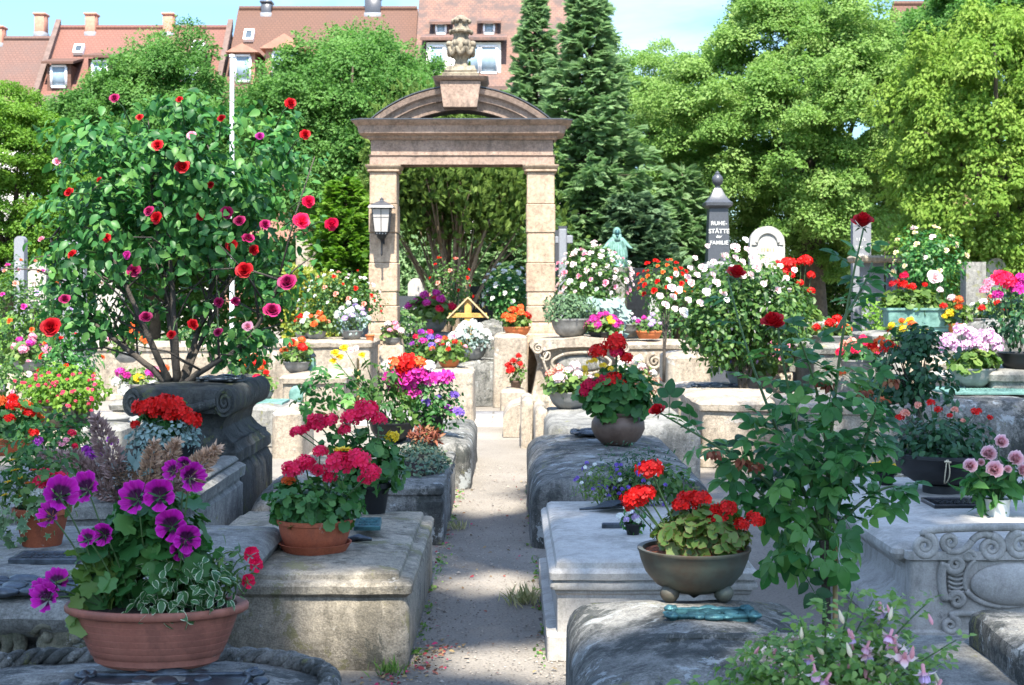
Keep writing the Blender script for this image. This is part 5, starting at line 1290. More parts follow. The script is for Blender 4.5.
mb=MB(); loft(mb,-.50,.50,.0,2.0,[(.862,.03),(.90,0),(1.0,0),(1.035,.03)],.03,8,crown=.02)
for s in (-1,1):
    tube(mb,[(s*.47,-.02,.945),(s*.47,2.02,.945)],.105,16)
    tube(mb,spiral_xz(s*.47,.945,-.03,.085,2,PI/2,s,.1,36),list(np.linspace(.018,.01,36)),6)
tube(mb,bez((-.38,-.02,.95),(0,-.02,.84),(.38,-.02,.95),12),.035,8)
mb.warp(.008,8,5).build('volute_slab',M['black'],Fo,sharp=45).scale=(.70,.75,1)
Gt=tomb('dark low barrel tomb right of the volute tomb, half hidden by geraniums',-1.72,-1.30,9.4,11.6,barrel_prof(.46,.2),'dark',cr=.12,crown=.05,ne=9,warp=.015,seed=12)
epitaph('dark bronze epitaph at the foot of the big red rose bush',(XA(222,11.1),11.1,1.06),.3,.4,'bronze',0,5)
# big rose bush F
Y=11.15; P=Plant('rose_bush','big old dark red rose bush with several trunks on the volute tomb','rose bush',(XA(185,Y),Y,1.05),60,group='rose bushes among the tombs')
k=Y/FPX; st=MB(); g=P.g
tr=[((168,397),(150,365),(92,318)),((170,398),(160,350),(120,250)),((177,398),(180,340),(175,230)),((181,398),(190,350),(215,260)),((186,400),(200,372),(238,352)),((178,398),(172,330),(150,180)),((184,398),(200,330),(250,230)),((238,352),(262,330),(285,280)),((92,318),(75,290),(55,240))]
for i,(a,b,c) in enumerate(tr):
    yy=g.uniform(-.3,.3); a_,b_,c_=[P.L(W(q[0],q[1],Y)) for q in (a,b,c)]; b_.y+=yy*.5; c_.y+=yy; a_.z=max(a_.z,-.02)
    r0=.034 if i<6 else .02; tube(st,bez(a_,b_,c_,11),list(np.linspace(r0,.012,11)),8)
    for q in range(7):
        s0=bez(a_,b_,c_,11)[5+q%6]; e=s0+Vector((g.normal()*.3,g.normal()*.3,abs(g.normal())*.35+.05)); tube(st,[s0,(s0+e)/2+Vector((0,0,.05)),e],[.01,.007,.004],5)
st.warp(.01,8).build('trunk',M['rosebark'],P.o)
fm=MB()
for (px,py),(rx,rz),n in (((175,165),(115,62),2100),((110,215),(78,80),1500),((235,205),(80,75),1500),((170,235),(110,75),1500),((75,280),(42,45),480),((265,295),(42,52),520),((235,345),(48,26),330),((120,310),(60,30),330),((195,110),(60,18),420),((85,140),(42,36),320),((88,325),(44,30),260),((232,320),(42,32),280),((275,150),(34,40),300)):
    blob(fm,OVATE_F,n,P.L(W(px,py,Y)),(rx*k,.62 if n>1000 else .35,rz*k),.082,g,shell=.2,lump=.7,lfreq=2.8,thin=-.06,droop=.45)
fm.build('foliage',M['rose_leaf'],P.o)
bl=[(290,104,10,'darkred'),(158,146,10,'darkred'),(183,168,10,'darkred'),(70,193,9,'darkred'),(301,222,11,'cerise'),(308,202,10,'crimson'),(331,224,9,'crimson'),(288,284,13,'maroonpink'),(272,312,12,'maroonpink'),(245,271,11,'darkred'),(232,246,8,'darkred'),(248,240,9,'maroonpink'),(134,271,9,'maroonpink'),(52,328,15,'darkred'),(65,300,9,'maroonpink'),(146,318,10,'maroonpink'),(73,255,7,'darkred'),(106,238,8,'darkred'),(220,302,9,'maroonpink'),(150,212,8,'maroonpink'),(158,218,9,'darkred'),(228,212,9,'maroonpink'),(240,222,8,'maroonpink'),(265,225,7,'maroonpink'),(235,302,8,'maroonpink'),(219,333,8,'maroonpink'),(192,325,8,'darkred'),(180,100,6,'darkred'),(115,99,7,'maroonpink'),(222,119,7,'darkred'),(200,217,8,'darkred'),(260,137,6,'magenta'),(57,162,7,'pink'),(305,135,7,'darkred'),(140,118,5,'darkred'),(192,136,6,'pink'),(172,335,7,'darkred'),(248,327,8,'pink'),(253,250,9,'darkred'),(42,240,5,'pink'),(100,180,5,'darkred'),(128,255,6,'magenta'),(210,185,6,'darkred')]
for i,(px,py,r,c) in enumerate(bl):
    yy=Y-g.uniform(.35,.62); p=P.L(W(px,py,yy)); tb_=p.lerp(Vector((0,0,1.1)),.16)+Vector((0,.12,.0)); tw=MB(); tube(tw,[p,(p+tb_)/2+Vector((0,0,.03)),tb_],[.004,.005,.007],5); tw.build('twig',M['stem'],P.o); q=Vector((g.normal()*.4+p.x*.3,-.8,.35+g.normal()*.25)).normalized().to_track_quat('Z','Y').to_euler()
    part(rose_mesh(PM[c],i%3,18,1.15,.05),'rose_bloom',P.o,p,q,r*yy/FPX*.84*g.uniform(.8,1.1))
P.done()
# red geranium with dusty miller in front of F
Y=9.75; P=Plant('potted_geranium','dark bowl of scarlet geraniums with silver dusty miller before the volute tomb','potted plant',(XA(166,Y),Y,.56),62,group='potted flowers on the tombs')
P.pot('bowl',.21,'blackpot',zsc=.9); P.leaves(leaf_t(.7,.2,.3),900,(0,-.06,P.zt+.05),(.25,.2,.13),.036,'dusty',zcut=P.zt-.07,lump=.2,shell=.4,name='silver_leaves')
P.leaves(GERLEAF,110,(0,.05,P.zt+.16),(.2,.15,.12),.045,'ger_leaf'); lst=[]
for px,py,r in ((141,409,9),(156,412,8),(165,404,10),(176,407,10),(183,414,9),(193,420,8),(135,425,5),(170,416,7),(152,404,7)): lst.append((P.L(W(px,py,Y-.1)),r*Y/FPX*1.05,head_mesh(PM['red'],len(lst)%3,26,.46)))
P.heads(lst); P.done()

# ================================================================== RIGHT
R1=tomb('dark barrel-topped tomb nearest on the right, carrying the footed bronze bowl',.205,1.10,4.15,5.62,barrel_prof(.565,.13),'dark',cr=.10,crown=.055,ne=14,nc=5,warp=.008,seed=14)
mb=MB(); box(mb,rel(R1,(.50,0,0)).x,rel(R1,(1.06,0,0)).x,.55,.585,.60,.632,0,.01); mb.warp(.004,9).build('raised_rib',M['dark'],R1,sharp=40)
epitaph('turquoise bronze epitaph with scrolled corners on the barrel-topped tomb',(XA(712,5.0),5.03,.612),.32,.17,'copperdark',0,7)
Y=5.36; P=Plant('potted_geranium','footed bronze bowl of scarlet geraniums on the barrel-topped tomb','potted plant',(XA(694,Y),Y,.612),63,group='potted flowers on the tombs')
P.pot([(.20,.12),(.45,.15),(.70,.28),(.87,.48),(.96,.70),(1.0,.86),(1.02,.88),(1.02,.92),(.985,.93)],.205,'bronzepot',soil='granules')
for a in (-.55,PI+.55,PI/2): mb=MB(); ball(mb,(.115*math.cos(a),.115*math.sin(a)-.02,.034),.036,12,8,(1,1,.95)); mb.build('foot',M['bronzepot'],P.o)
P.leaves(GERLEAF,520,(.025,.0,P.zt+.045),(.185,.16,.12),.027,'ger_leaf_zonal',zcut=P.zt-.02,lump=.25,shell=.35)
lst=[]
for px,py,r in ((651,470,13),(638,497,14),(630,500,9),(646,494,10),(632,506,8),(688,501,13),(700,499,10),(719,514,12),(728,508,9),(714,520,8),(755,520,10),(742,525,8),(680,506,9),(727,523,7)): lst.append((P.L(W(px,py,Y-.06+P.g.uniform(-.04,.08))),r*Y/FPX,head_mesh(PM['red'],len(lst)%3,30,.40)))
P.heads(lst); P.done()
# R2 pale grey tomb
R2=tomb('smooth pale grey tomb with a moulded lid, right edge of the path',.185,1.16,6.86,8.85,[(0,-.02),(.11,-.02),(.115,-.005),(.12,.03),(.30,.03),(.31,.02),(.325,.02),(.33,.0),(.345,-.006),(.36,-.002),(.365,.01),(.372,.01),(.378,-.008),(.41,-.01),(.425,.004),(.43,.02),(.455,.028),(.468,.05)],'white',cr=.02,crown=.01,ne=14,warp=.003,seed=15)
p=W(614,512,DZ(512,.475)); o=thing('bronze_leaf','dark bronze leaf casting lying on the pale grey tomb','ornament',(p.x,p.y,.478)); mb=MB()
mb.scatter(leaf_t(.9,.2,-.1,((.15,.5),(.35,1),(.6,.9),(.8,.5))),[(-.12,0,.02),(-.02,.02,.03),(.05,-.02,.025)],frames([(1,.1,.0),(1,-.3,.1),(.8,.5,0)],[(0,0,1)]*3),[.26,.2,.16]); tube(mb,[(-.2,0,.01),(-.1,0,.02),(.1,0,.03)],[.008,.012,.006],6); mb.warp(.01,14).build('casting',M['bronze'],o)
p=W(613,528,DZ(528,.475)); o=thing('bronze_bar','short bronze bar on the pale grey tomb beside the little vase','ornament',(p.x,p.y,.477)); mb=MB(); loft(mb,-.06,.06,-.02,.02,[(0,0),(.02,0),(.026,.006)],.004,3); mb.build('casting',M['bronze'],o,sharp=40)
Y=7.55; P=Plant('vase_of_flowers','little dark vase of white and violet flowers on the pale grey tomb','vase of flowers',(XA(633,Y),Y,.476),64); P.pot('pot',.045,'blackpot',soil=None); P.leaves(OVATE,110,(0,0,.09),(.075,.07,.075),.035,'rose_leaf',shell=.2)
P.heads([((P.g.normal()*.04,P.g.normal()*.03-.03,.11+P.g.normal()*.025),.016,head_mesh(PM['white' if i%2 else 'lilac'],i%3,10,.6)) for i in range(12)]); P.done()
Y=8.62; P=Plant('potted_lobelia','black pot of trailing blue lobelia at the back of the pale grey tomb','potted plant',(XA(622,Y),Y,.477),65,group='potted flowers on the tombs'); P.pot('pot',.085,'blackpot'); 
P.leaves(NARROW,650,(-.06,-.03,P.zt+.0),(.24,.17,.13),.035,'ger_leaf_light',shell=.3,lump=.3,droop=.5,name='trailing_leaves'); P.leaves(OVATE,350,(.2,0,P.zt+.02),(.25,.18,.12),.05,'rose_leaf_light',shell=.3,lump=.3); P.leaves(NARROW,420,(.08,.03,P.zt+.12),(.25,.15,.14),.03,'rose_leaf_dark',shell=.2,lump=.3,droop=-.6,name='fine_leaves')
P.heads([((P.g.uniform(-.3,.25),-.14+P.g.normal()*.04,P.zt+P.g.uniform(-.12,.14)),.011,head_mesh(PM['blue' if i%4 else 'white'],i%2,8,.7)) for i in range(44)]); P.done()
# R3
R3=tomb('dark mossy barrel tomb in the shade, right edge of the path',.13,1.36,9.75,12.95,barrel_prof(.47,.17),'dark',cr=.14,crown=.045,ne=12,nc=5,warp=.014,seed=16)
epitaph('dark bronze epitaph on the mossy barrel tomb left of the brown pot',W(590,434,DZ(434,.53)),.3,.42,'bronze',0,8)
Y=DZ(444,.52); P=Plant('potted_geranium','round brown glazed pot of red and crimson geraniums on the mossy tomb','potted plant',(XA(618,Y),Y,.52),66,group='potted flowers on the tombs'); P.pot('round',.215,'brownpot',zsc=1.05)
P.leaves(GERLEAF,420,(0,-.02,P.zt+.13),(.31,.27,.24),.052,'ger_leaf',zcut=P.zt-.12,lump=.3,shell=.35); lst=[]
for px,py,r,c in ((616,344,10,'red'),(598,352,9,'red'),(617,352,7,'crimson'),(626,358,7,'red'),(613,380,10,'red'),(590,386,9,'crimson'),(602,383,8,'crimson'),(621,385,7,'red'),(585,392,6,'crimson')): lst.append((P.L(W(px,py,Y-.15)),r*Y/FPX,head_mesh(PM[c],len(lst)%3,26,.45)))
for i in range(10): lst.append((P.L(W(588+P.g.uniform(-4,24),368+P.g.uniform(-8,10),Y-.2)),.02,head_mesh(PM['yellow'],0,8,.7)))
P.heads(lst); P.done()
R4=tomb('low grey block behind the mossy barrel tomb, with the pale pink pot',.33,1.75,13.4,15.7,[(0,0),(.42,0),(.46,.02),(.49,.06)],'grey',cr=.05,crown=.02,ne=9,warp=.012,seed=17)
pot_flowers('potted_geranium','stone bowl of pale pink geraniums with light green leaves','potted plant',(XA(569,15.3),15.3,.50),67,'bowl',.215,'greypot',['palepink','salmon','palepink'],9,.30,.26,.06,'ger_leaf_light',zsc=1.0,nleaf=230)
Y=14.8; P=Plant('potted_flowers','small clump of dry purplish flowers beside the brown pot','potted plant',(XA(645,Y),Y,.5),68,group='potted flowers on the tombs'); P.pot('bowl',.12,'greypot'); P.leaves(NARROW,260,(0,0,P.zt+.16),(.17,.13,.2),.05,'dryleaf',lump=.3); P.done()
# carved border stones
for i,(xa,xb,yt,Yf,d_,lab,shape) in enumerate(((503,526,402,17.2,1.2,'pale scroll-cut border stone standing nearest the gate on the path edge',1),(521,534,399,16.0,1.0,'narrow upright pale border stone on the path edge',0),(535,548,409,15.0,1.2,'squat pale border stone beside the low grey block',0))):
    x0,x1=XA(xa,Yf),XA(xb,Yf); z1=HC-(yt-HZ)*Yf/FPX; c=(x0+x1)/2; o=thing('border_stone',lab,'stone',(c,Yf,0),0,'carved border stones by the path'); mb=MB()
    if shape:
        w_=x1-x0; poly=[(-w_/2,0),(w_/2,0),(w_/2,z1)]+[(w_/2-w_*t_,z1-(z1*.45)*(t_**2)-.02*math.sin(6*t_)) for t_ in (.2,.4,.6,.8,1.)]
        extrude(mb,poly,0,d_)
    else: loft(mb,x0-c,x1-c,0,d_,[(0,0),(z1-.06,0),(z1-.02,.01),(z1,.04)],.03,4,crown=.01)
    mb.warp(.012,7,i).build('stone_block',M['cream'],o,sharp=40)
# --- R5 white carved tomb at the right
x5a,x5b,y5a,y5b=1.90,3.75,7.25,9.9
prof=[(0,.02),(.10,.02),(.12,.03),(.135,.05),(.15,.09),(.20,.15),(.28,.16),(.35,.11),(.385,.05),(.395,.04),(.40,.015),(.43,.0),(.455,.005),(.47,.03),(.48,.05)]
R5=tomb('white sandstone tomb with carved scrolls, right side of the picture',x5a,x5b,y5a,y5b,prof,'white',cr=.03,crown=.01,ne=16,warp=.003,seed=18)
mb=MB(); loft(mb,rel(R5,(1.96,0,0)).x,rel(R5,(3.72,0,0)).x,-.055,.18,[(.0,.0),(.05,.0),(.06,.02),(.40,.02),(.41,.0),(.452,.0)],.03,6); mb.build('front_panel',M['white'],R5,sharp=40)
mb=MB(); yf=y5a-.045
def sp(cx,cz,r,t,s,cc,w0=.022,w1=.010,flat=True): tube(mb,[rel(R5,p) for p in spiral_xz(cx,cz,yf,r,t,s,cc,.14)],list(np.linspace(w0,w1,44)),8)
def cv(a,b,c,w0=.02,w1=.02): tube(mb,[rel(R5,p) for p in bez((a[0],yf,a[1]),(b[0],yf,b[1]),(c[0],yf,c[1]),14)],list(np.linspace(w0,w1,14)),8)
def q5(px,py): p=W(px,py,yf); return (p.x,p.z)
k5=yf/FPX
sp(*q5(924,546),12*k5,2.0,PI/2,-1,.024,.010); cv(q5(924,534),q5(916,527),q5(1024,527),.022,.022); cv(q5(1024,527),q5(1060,527),q5(1110,530),.022,.022)
sp(*q5(950,542),8.5*k5,1.6,-PI/2,-1,.018,.009); cv(q5(946,551),q5(962,556),q5(972,541),.016,.018); cv(q5(972,541),q5(980,531),q5(992,536),.018,.02)
sp(*q5(991,548),12*k5,2.0,PI/2,-1,.024,.010); sp(*q5(968,556),6*k5,1.4,0,1,.016,.009)
sp(*q5(1020,545),13*k5,2.0,PI/2,1,.024,.010)
sp(*q5(955,564),9*k5,1.8,PI,1,.02,.009); cv(q5(944,562),q5(938,582),q5(946,600),.022,.022); sp(*q5(957,600),8*k5,1.8,PI,-1,.02,.009)
sp(*q5(950,625),9*k5,1.7,PI/2,-1,.02,.009); cv(q5(950,616),q5(962,610),q5(980,616),.02,.015)
for j in range(5): cv(q5(948,572+j*4.5),q5(956,578+j*4.5),q5(964,573+j*4.5),.008,.006)
cv(q5(966,590),q5(975,603),q5(1000,606),.016,.014); cv(q5(1000,606),q5(1030,606),q5(1060,590),.014,.016)
cv(q5(966,590),q5(960,572),q5(975,560),.012,.010)
mb.build('scroll_carving',M['white'],R5)
mb=MB(); c=q5(1012,584); ball(mb,rel(R5,(c[0],y5a-.05,c[1])),.19,24,14,(1.1,.28,.56)); mb.build('oval_boss',M['white'],R5)
# things on R5
Y=9.05; P=Plant('potted_begonia','wide black footed bowl tied with string, red begonias, beside the peonies','potted plant',(XA(943,Y),Y,.485),69,group='potted flowers on the tombs')
P.pot([(.42,0),(.42,.18),(.38,.2),(.62,.25),(.86,.40),(.97,.58),(1.0,.76),(1.03,.78),(1.03,.84),(.97,.85)],.295,'blackpot')
P.leaves(OVATE,900,(0,0,P.zt+.06),(.34,.28,.17),.055,'rose_leaf_dark',zcut=P.zt-.05,lump=.25,shell=.35)
P.heads([(P.L(W(px,py,Y-.1+P.g.uniform(-.05,.1))),r*Y/FPX,head_mesh(PM['red' if i%3 else 'salmon'],i%3,10,.6)) for i,(px,py,r) in enumerate(((905,414,5),(931,403,4),(938,410,4),(955,410,4),(975,412,4),(979,411,3),(918,405,4),(900,418,4),(950,416,3),(963,421,3),(990,418,3)))])
mb=MB(); x_=P.L(W(947,0,Y-.29)).x
for s in (-.012,.012): tube(mb,bez((x_+s*.3,-.302,P.zt-.01),(x_+s*2,-.32,P.zt-.12),(x_+s*.2,-.245,.09),8),.004,5)
tube(mb,[(x_-.02,-.306,P.zt-.02),(x_+.02,-.306,P.zt-.025)],.006,5); mb.build('string',M['string'],P.o); P.done()
Y=9.55; P=Plant('rose_standard','dark leafed standard rose with few blooms behind the black begonia bowl','rose bush',(XA(916,Y+.65),Y+.65,0),70,group='rose bushes among the tombs'); Y=Y+.65
st=MB(); tube(st,bez((0,0,0),(.02,0,.5),(.03,0,1.2),8),.014,7)
for i in range(10): q=P.L(W(912+P.g.uniform(-25,25),365+P.g.uniform(-25,25),Y)); tube(st,bez((.02,0,.9),(q.x*.5,0,1.1),q,6),[.008,.007,.006,.005,.004,.003],5)
st.build('stem',M['rosebark'],P.o); k=Y/FPX
for (px,py),(rx,rz),n in (((914,362),(40,34),900),((900,392),(38,24),460),((932,388),(26,28),360),((920,338),(26,18),260)): P.leaves(OVATE_F,n,P.L(W(px,py,Y)),(rx*k,.26,rz*k),.058,'rose_leaf_dark',shell=.1,lump=.6,thin=-.12,lfreq=6)
for px,py,r,c in ((938,278,8,'palepink'),(942,387,7,'dryleaf')): 
    if c!='dryleaf': pass
P.done()
plate('black polished plaque lying on the white scroll tomb before the peonies',W(958,505,DZ(505,.487)),.36,.30,'blacksl',.0)
Y=DZ(516,.487); P=Plant('vase_of_peonies','white vase of pale pink peonies on the white scroll tomb','vase of flowers',(XA(998,Y),Y,.487),71)
P.pot([(.8,0),(.85,.03),(.9,.8),(1.0,1.25),(1.02,1.3),(.96,1.3)],.075,'whitepot',soil=None,seg=8)
P.leaves(leaf_t(.34,.2,.3),110,(0,.03,.20),(.20,.13,.12),.13,'rose_leaf',shell=.3,up=.3,droop=.1); P.leaves(leaf_t(.34,.2,.3),22,(-.09,.0,.14),(.15,.1,.05),.12,'ger_leaf',shell=.3,up=.2,droop=.2,name='lower_leaves')
lst=[]
for px,py,r in ((970,467,9),(987,455,10),(999,443,9),(993,471,11),(1014,460,10),(1020,472,9),(981,463,5),(1007,470,5)): 
    p=P.L(W(px,py,Y-.05+P.g.uniform(-.05,.05))); tube(P.stm,bez((0,0,.06),(p.x*.4,p.y*.4,.18),p,6),.004,5); P.nst+=1
    q=Vector((p.x*.5+P.g.normal()*.05,-.26,.12)).normalized().to_track_quat('Z','Y').to_euler(); part(rose_mesh(PM['peony'],len(lst)%3,40,.62,.07),'peony_bloom',P.o,p,q,r*Y/FPX*1.45); lst.append(1)
P.done()
Y=9.4; P=Plant('potted_daisies','small black pot of yellow daisies beside the black bowl','potted plant',(XA(886,Y),Y,.485),72,group='potted flowers on the tombs'); P.pot('pot',.06,'blackpot'); P.leaves(OVATE,60,(0,0,P.zt+.03),(.1,.09,.05),.045,'rose_leaf',shell=.2)
P.heads([(P.L(W(px,py,Y-.05)),.045,daisy_mesh(PM['yellow'],PM['eye'],1,14)) for px,py in ((868,467),(884,463),(893,466),(876,464))],lean=.2); P.done()
# --- weathered stone at the bottom right corner
o=thing('tomb','low weathered kerb-like tomb stone in the bottom right corner','tomb',(2.2,4.3,0),0,'tombs along the path'); mb=MB()
loft(mb,-.75,.7,0,1.55,[(0,0),(.33,0),(.36,.02)],.03,8,crown=.01); mb.warp(.01,6,2).build('base_slab',M['grey'],o,sharp=40)
mb=MB(); loft(mb,-.42,.9,0,1.38,[(.365,.0),(.45,.0),(.485,.01),(.50,.04)],.04,8,crown=.015); mb.warp(.018,6,3).build('kerb_block',M['dark'],o,sharp=40)
mb=MB(); loft(mb,-.18,.9,.2,1.15,[(.512,.0),(.64,.01),(.66,.03)],.02,6,crown=.01); mb.warp(.015,6,5).build('upper_block',M['dark'],o,sharp=40)
# --- standard rose R
Yr=5.72; bx=XA(826,Yr); P=Plant('rose_standard','tall standard rose with long stems and sparse dark red blooms beside a cane','rose bush',(bx,Yr,0),73,group='rose bushes among the tombs'); g=P.g; k=Yr/FPX
st=MB(); top=P.L(W(824,540,Yr)); tk=MB(); tube(tk,bez((0,0,-.02),(.01,0,.4),top,8),[.022,.02,.019,.018,.018,.017,0.018,.022],8); tk.build('trunk',M['rosebark'],P.o)
ends=[((824,540),(830,420),(838,330),(862,228)),((824,540),(800,440),(782,380),(774,324)),((824,540),(800,470),(760,400),(735,278)),((824,540),(770,470),(705,440),(660,413)),((824,540),(850,470),(880,420),(893,355)),((824,540),(835,460),(815,380),(790,330)),((824,540),(860,500),(890,480),(905,490)),((824,540),(790,520),(745,480),(712,450)),((838,330),(850,310),(870,290),(880,262)),((824,540),(845,480),(865,440),(872,400))]
lm=MB()
for i,e in enumerate(ends):
    yy=g.uniform(-.25,.2); pts=[P.L(W(a,b,Yr)) for a,b in e]
    for j,p in enumerate(pts): p.y+=yy*j/3
    cu=[]
    for t_ in np.linspace(0,1,16): a,b,c,d_=pts; cu.append(a*(1-t_)**3+b*3*t_*(1-t_)**2+c*3*t_*t_*(1-t_)+d_*t_**3)
    tube(st,cu,list(np.linspace(.009,.0035,16)),6)
    for j in range(4,15,1):
        if i==0 and 9<j<13 and j%2: continue
        d0=(cu[min(j+1,15)]-cu[j-1]).normalized(); sd=Vector((g.normal(),g.normal(),g.normal()*.3+.1)); sd=(sd-d0*sd.dot(d0)).normalized()*.9+d0*.45
        lm.scatter(ROSELEAF,[tuple(cu[j])],frames([tuple(sd+Vector((0,0,-.1)))],[(g.normal()*.3,-.45,1)]),g.uniform(.12,.18),[g.uniform()])
st.build('stem',M['stem'],P.o)
for (px,py),(rx,rz),n in (((805,465),(70,58),44),((808,520),(48,38),40),((840,435),(52,44),20),((770,450),(50,45),15),((790,555),(22,20),7),((825,385),(50,36),12)):
    c=P.L(W(px,py,Yr)); e=g.normal(size=(n,3)); e/=np.linalg.norm(e,axis=1,keepdims=True); Pp=np.array(c)+e*np.array([rx*k,.2,rz*k])*g.uniform(.2,1,(n,1))
    D=e*.8+g.normal(size=(n,3))*.4; D[:,2]-=.45; lm.scatter(ROSELEAF,Pp,frames(D,np.array([0,-.55,1])+g.normal(size=(n,3))*.3),g.uniform(.13,.185,n),g.uniform(0,1,n))
lm.build('foliage',M['rose_leaf'],P.o)
mb=MB(); tube(mb,[(.035,-.01,-.02),(.034,-.01,.75)],.011,7); mb.build('cane',M['cane'],P.o)
for i,(px,py,r,dx) in enumerate(((862,224,12,0),(735,275,11,.2),(774,323,12,-.3),(659,411,9,-.4),(776,325,9,.1))):
    p=P.L(W(px,py,Yr-.12)); q=Vector((dx,-.45,.85)).normalized().to_track_quat('Z','Y').to_euler(); part(rose_mesh(PM['darkred'],i%3,18,.8),'rose_bloom',P.o,p-Vector((0,0,.012)),q,r*k*1.45)
for px,py in ((712,450),(755,462),(742,458),(830,383),(863,390),(893,378)):
    wm=MB(); c=P.L(W(px,py,Yr-.15)); n=16; e=g.normal(size=(n,3)); e[:,2]=-np.abs(e[:,2])
    wm.scatter(OVATE,np.array(c)+e*.010,frames(e*.6+np.array([0,0,-.7]),g.normal(size=(n,3))),g.uniform(.02,.036,n),g.uniform(0,1,n)); wm.build('withered_bloom',M['dryleaf'],P.o)
P.done()
# --- front fuchsia, its pot standing on a low stone below the frame
o=tomb('low stone just below the lower edge carrying the pale fuchsia',.30,1.42,3.0,4.0,[(0,0),(.38,0),(.41,.03)],'grey',cr=.05,crown=.01,seed=19)
Y=3.62; P=Plant('potted_fuchsia','bushy fuchsia with white and lilac hanging flowers in the bottom right','potted plant',(XA(822,Y),Y,.42),74,group='potted flowers on the tombs'); g=P.g; P.pot('pot',.15,'terracotta')
st=MB(); fl=MB(); k=Y/FPX; fs=[]
tips=[(850,592),(930,600),(890,612),(800,620),(765,640),(735,668),(700,690),(870,640),(910,640),(945,662),(835,640),(790,660),(870,600),(825,605),(855,668),(900,670),(780,690),(815,690),(930,690),(690,683),(750,655),(960,640),(905,596)]
for i,(px,py) in enumerate(tips):
    tp=P.L(W(px+g.uniform(-5,5),py,Y+g.uniform(-.16,.16))); mid=Vector((tp.x*.4,tp.y*.5,max(P.zt+.1,tp.z*.75))); cu=bez((g.uniform(-.06,.06),g.uniform(-.06,.06),P.zt-.03),mid,tp,14)
    tube(st,cu,list(np.linspace(.005,.0016,14)),5)
    for j in range(3,14):
        for s in range(8):
            d_=Vector((g.normal(),g.normal(),g.normal()*.4+.2)); fl.scatter(OVATE,[tuple(cu[j]+d_*.012)],frames([tuple(d_)],[(g.normal()*.4,-.4,1)]),g.uniform(.017,.031),[min(1,g.uniform()*.6+.4*(j/13))])
    for s in range(5):
        fs.append(cu[g.integers(7,14)])
blob(fl,OVATE,2400,(0,0,P.zt+.13),(.28,.25,.16),.026,g,shell=.2,lump=.3)
st.build('stem',M['stem'],P.o); fl.build('foliage',M['fuchsia_leaf'],P.o)
for i,p in enumerate(fs[:100]):
    bud=i%5<3; q=p+Vector((g.normal()*.03,-.075+g.normal()*.03,-.0)); 
    me=fuchsia_mesh(PM['fubud'] if bud and i%2 else PM['fuwhite'],PM['lilac'] if i%3 else PM['mauvepink'],i%2,bud)
    part(me,'fuchsia_bud' if bud else 'fuchsia_flower',P.o,q,(g.normal()*.35,g.normal()*.35,g.uniform(0,6)),g.uniform(.028,.042) if bud else g.uniform(.045,.06))
P.done()
# ================================================================== MIDDLE DISTANCE
def pxtomb(label,xa,xb,ytop,Y,depth,kind='box',mat='cream',seed=0,z=None,r=.15,cr=.05,**k):
    """tomb whose front face spans pixel columns xa..xb at distance Y with its front top edge on row ytop"""
    zt=HC-(ytop-HZ)*Y/FPX if z is None else z
    if kind=='box': prof=[(0,0),(.08,0),(.1,.03),(zt-.1,.03),(zt-.09,.0),(zt-.03,-.01),(zt,.02)]
    elif kind=='plain': prof=[(0,0),(zt-.03,.01),(zt,.04)]
    else: prof=barrel_prof(zt,r)
    return tomb(label,XA(xa,Y),XA(xb,Y),Y,Y+depth,prof,mat,cr=cr,crown=.03,ne=7,warp=.012,wf=5,seed=seed,**k)
def inscription(o,rows,x0,x1,y,z0,dz,h,mat,g,th=.004):
    """rows of carved lettering too small to read: strokes grouped into words"""
    mb=MB()
    for i in range(rows):
        z=z0-i*dz; L=(x1-x0)*g.uniform(.6,1.0); x=(x0+x1)/2-L/2; e=(x0+x1)/2+L/2
        while x<e:
            for q in range(int(g.integers(3,8))):
                w=h*g.uniform(.35,.7)
                if x+w>e: break
                box(mb,x,x+h*.16,y-th,y,z,z+h); 
                if g.uniform()<.7: box(mb,x+h*.17,x+w,y-th,y,z+(h*.82 if g.uniform()<.5 else 0),z+(h if g.uniform()<.5 else h*.18) if False else z+h*.18+(0))if g.uniform()<.5 else box(mb,x+h*.17,x+w,y-th,y,z+h*.82,z+h)
                x+=w+h*.22
            x+=h*.5
    mb.build('inscription',M[mat],o,smooth=False)
def gravestone(label,xa,xb,ytop,Y,mat,shape='flat',rows=0,tmat='whitepaint',seed=0,zbase=0,th=.2,name='gravestone',lx=.8,tz=None,dz=.16,lh=.07):
    g=rng(seed+700); x0,x1=XA(xa,Y),XA(xb,Y); c=(x0+x1)/2; hw=(x1-x0)/2; zt=HC-(ytop-HZ)*Y/FPX
    o=thing(name,label,'gravestone',(c,Y,zbase),0,'upright gravestones'); zt-=zbase
    mb=MB(); loft(mb,-hw*1.2,hw*1.2,-.06,th+.06,[(0,0),(.25,0),(.3,.03)],.02,4)
    if shape=='flat': poly=[(-hw,.302),(hw,.302),(hw,zt),(-hw,zt)]
    elif shape=='gable': poly=[(-hw,.302),(hw,.302),(hw,zt-hw*.5),(0,zt),(-hw,zt-hw*.5)]
    else:
        poly=[(-hw,.302),(hw,.302)]+[(hw*math.cos(PI*i/14),zt-hw+hw*math.sin(PI*i/14)) for i in range(15)]
    extrude(mb,poly,0,th); mb.warp(.004,5,seed).build('slab',M[mat],o,sharp=35)
    if rows: inscription(o,rows,-hw*lx,hw*lx,-.006,(tz if tz else zt*.8),dz,lh,tmat,g)
    return o
